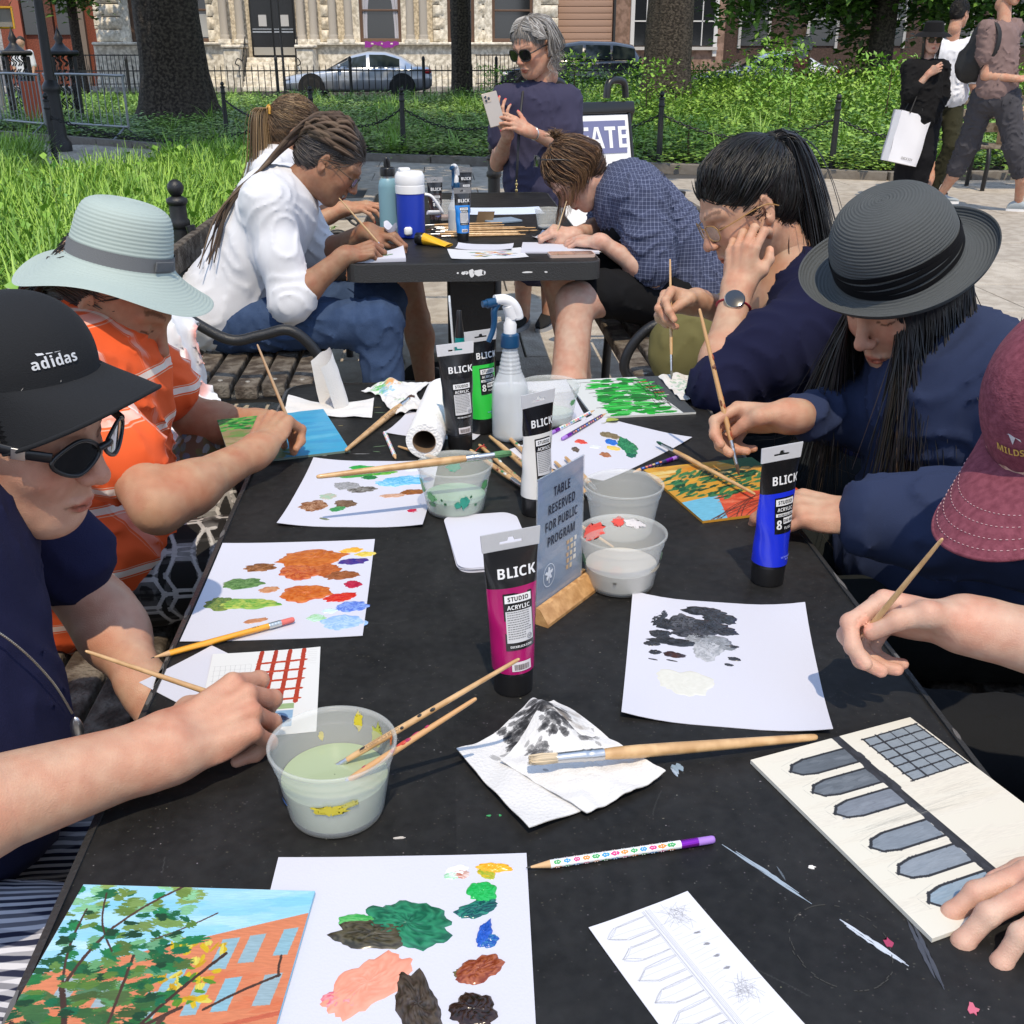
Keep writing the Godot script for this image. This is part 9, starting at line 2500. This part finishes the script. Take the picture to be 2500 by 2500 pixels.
	later.append(func():
		wpart("bag_body", fuse([f]), cloth(.13, .115, .045), b)
		wpart("bag_body", fuse([g], func(p): return Color(.80, .80, .80).lerp(Color(.85, .42, .36), clampf(sin(p.x * 60 + p.y * 9 + p.z * 20) * 4 - 2.6, 0, 1))), M(1, 1, 1, .35, {"vc": 1, "back": Color(.3, .3, .3)}), pb)
		var P := Pic.new(128, 128, Color(.44, .33, .24), 33)
		for i in 2:
			for j in 2:
				var c := V2(32 + i * 64, 32 + j * 64)
				for k in 5: P.dab(c.x + cos(k * 1.257) * 15, c.y + sin(k * 1.257) * 15, 12, 8, k * 1.257, [Color(.72, .78, .82), Color(.36, .48, .60), Color(.42, .44, .20)][(i + j + k) % 3], .1)
				P.dab(c.x, c.y, 6, 6, 0, Color(.50, .38, .14), .1)
		var pm := P.mat(.8); pm.uv1_triplanar = true; pm.uv1_world_triplanar = true; pm.uv1_scale = Vector3.ONE * 11.0
		wpart("bag_body", fuse([h]), pm, hb)
		wpart("strap", MB.new().tube(spline([V(-.46, .66, -2.04), V(-.42, .60, -2.0), V(-.43, .52, -2.02), V(-.48, .47, -2.06)], 5), .006, 6), mt.black_plastic, hb))
func build_far_table_things():
	var bo := thing("water_bottle", "pale blue metal water bottle with black lid on the far table", "bottle", V(-.195, TY, -4.22))
	part("flask", MB.new().lathe([[V2(.001, 0), V2(.034, 0), V2(.0365, .003), V2(.0365, .175), V2(.033, .195), V2(.025, .207)]], 40), M(.20, .36, .42, .4), bo)
	part("steel_neck", MB.new().lathe([[V2(.025, .207), V2(.0255, .214)]], 30), mt.steel, bo)
	part("lid", MB.new().lathe([[V2(.027, .214), V2(.0275, .24), V2(.024, .246), V2(.001, .247)]], 30).tube(spline([V(-.006, .245, 0), V(-.006, .272, 0), V(.004, .274, 0), V(.006, .245, 0)], 3), .0065, 8), mt.black_plastic, bo)
	var j := thing("water_jug", "blue insulated jug with white lid and white handle", "jug", V(-.112, TY, -4.16), "", .35)
	part("jug_body", MB.new().lathe([[V2(.001, 0), V2(.047, 0), V2(.051, .006), V2(.052, .165)]], 40), M(.015, .045, .42, .4), j)
	part("jug_lid", MB.new().lathe([[V2(.0545, .160), V2(.055, .185), V2(.053, .19)], [V2(.053, .19), V2(.055, .20), V2(.054, .222), V2(.046, .236), V2(.03, .238), V2(.001, .238)]], 40).box(V(-.02, .243, 0), V(.04, .014, .03), .004), mt.white_plastic, j)
	part("jug_handle", MB.new().tube(spline([V(.05, .155, .02), V(.075, .145, .03), V(.108, .095, .035), V(.106, .088, .03), V(.05, .092, .045)], 4), .0095, 8, true, .6), mt.white_plastic, j)
	part("spout", MB.new().box(V(-.03, .03, .052), V(.03, .03, .02), .006), mt.white_plastic, j)
	paint_tube("dark brown paint tube standing behind the blue and white jug", V(-.022, TY, -4.42), 12, C3(.035, .018, .014), {"vol": 1, "cg": .35})
	paint_tube("light blue paint tube standing on the far table", V(.078, TY, -4.06), 14, C3(.01, .20, .62), {"cg": .2})
	paint_tube("black banded paint tube standing behind the light blue tube", V(.105, TY, -4.8), 14, C3(.05, .05, .055), {"cg": .2})
	spray_bottle("white spray bottle with blue trigger behind the light blue tube", V(.058, TY, -4.22), 160, .95)
	var yt := thing("paint_tube", "yellow paint tube with black cap lying on the far table", "paint tube", V(-.062, TY + .022, -3.97), "", -.5)
	part("cap", MB.new().lathe([[V2(.001, 0), V2(.0215, 0), V2(.022, .03), V2(.001, .03)]], 24, Transform3D(Basis(Vector3.FORWARD, PI / 2), V(-.03, 0, 0))), mt.black_plastic, yt)
	part("tube_body", MB.new().grid(20, 8, func(u, v): return V(v * .10, sin(u * TAU) * lerpf(.021, .004, v) - v * .016, cos(u * TAU) * lerpf(.021, .03, v))), M(.75, .42, .02, .35), yt)
	deli_cup("clear plastic cup with rusty red water on the far table", V(.005, TY, -4.58), C3(.35, .10, .07), .02)
	deli_cup("clear plastic cup beside the hand of the person in plaid", V(.42, TY, -4.33), C3(.6, .58, .55), .012)
	sheet("watercolour_sheet", "white sheet with loose orange, red and green brush marks on the far table", "painting", V2(.155, -3.77), V2(.26, .19), 4, pic_simple("marks").mat(.8), .0004, .0008, .004)
	sheet("paper_sheet", "plain white folded sheet behind the loose brush mark sheet", "paper", V2(.15, -3.9), V2(.2, .12), -8, mt.paper, .002, .0008, .006)
	sheet("drawing_board", "white canvas panel under the hand of the person in plaid", "painting", V2(.415, -3.86), V2(.27, .2), -6, mt.paper, .0004, .006)
	sheet("printed_plan", "pale blue printed sheets lying at the back of the far table", "paper", V2(.27, -4.85), V2(.34, .22), 2, M(.60, .66, .78, .7), .0004, .0008, .003)
	sheet("paper_sheet", "white sheet tucked behind the pale blue bottle", "paper", V2(-.22, -4.36), V2(.2, .14), 12, mt.paper, .0004, .0008, .003)
	sheet("paper_sheet", "white sheet beyond the writing hand of the person in plaid", "paper", V2(.43, -4.13), V2(.15, .16), -20, mt.paper, .0004, .0008, .012)
	var ph := thing("smartphone", "gold cased smartphone lying on the corner of the far table", "phone", V(.438, TY, -3.715), "", .05)
	part("case", MB.new().slab(rounded_rect(-.078, -.039, .078, .039, .012), .0005, .010), M(.55, .40, .33, .4), ph); part("screen", MB.new().slab(rounded_rect(-.074, -.035, .074, .035, .009), .0102, .0106), mt.glass_dark, ph)
	var bxx := thing("cardboard_box", "small open cardboard box lying behind the brushes", "box", V(.19, TY, -4.5), "", .4)
	part("flap", MB.new().grid(4, 4, func(u, v): return V(-.04 + u * .06, .002 + v * .045, -.03 + v * .02 + u * .03)), M(.42, .26, .13, .85), bxx); part("tray", bx(V(.06, .006, 0), V(.14, .010, .10), .002), M(.20, .26, .33, .6), bxx)
	var r := RandomNumberGenerator.new(); r.seed = 14
	for k in 9:
		var y := TY + .006 + .004 * (k % 3)
		brush("wooden brush lying in the row of brushes on the far table", V(-.07 + r.randf_range(-.03, .05), y, -4.13 - k * .028), V(.29 + r.randf_range(-.05, .08), y, -4.15 - k * .028 + r.randf_range(-.04, .06)), {"r": .0042, "fl": .035, "bl": .02, "bc": [C3(.15, .04, .02), C3(.3, .25, .2), C3(.05, .05, .06)][k % 3], "nb": 24, "group": "row of brushes on the far table"})
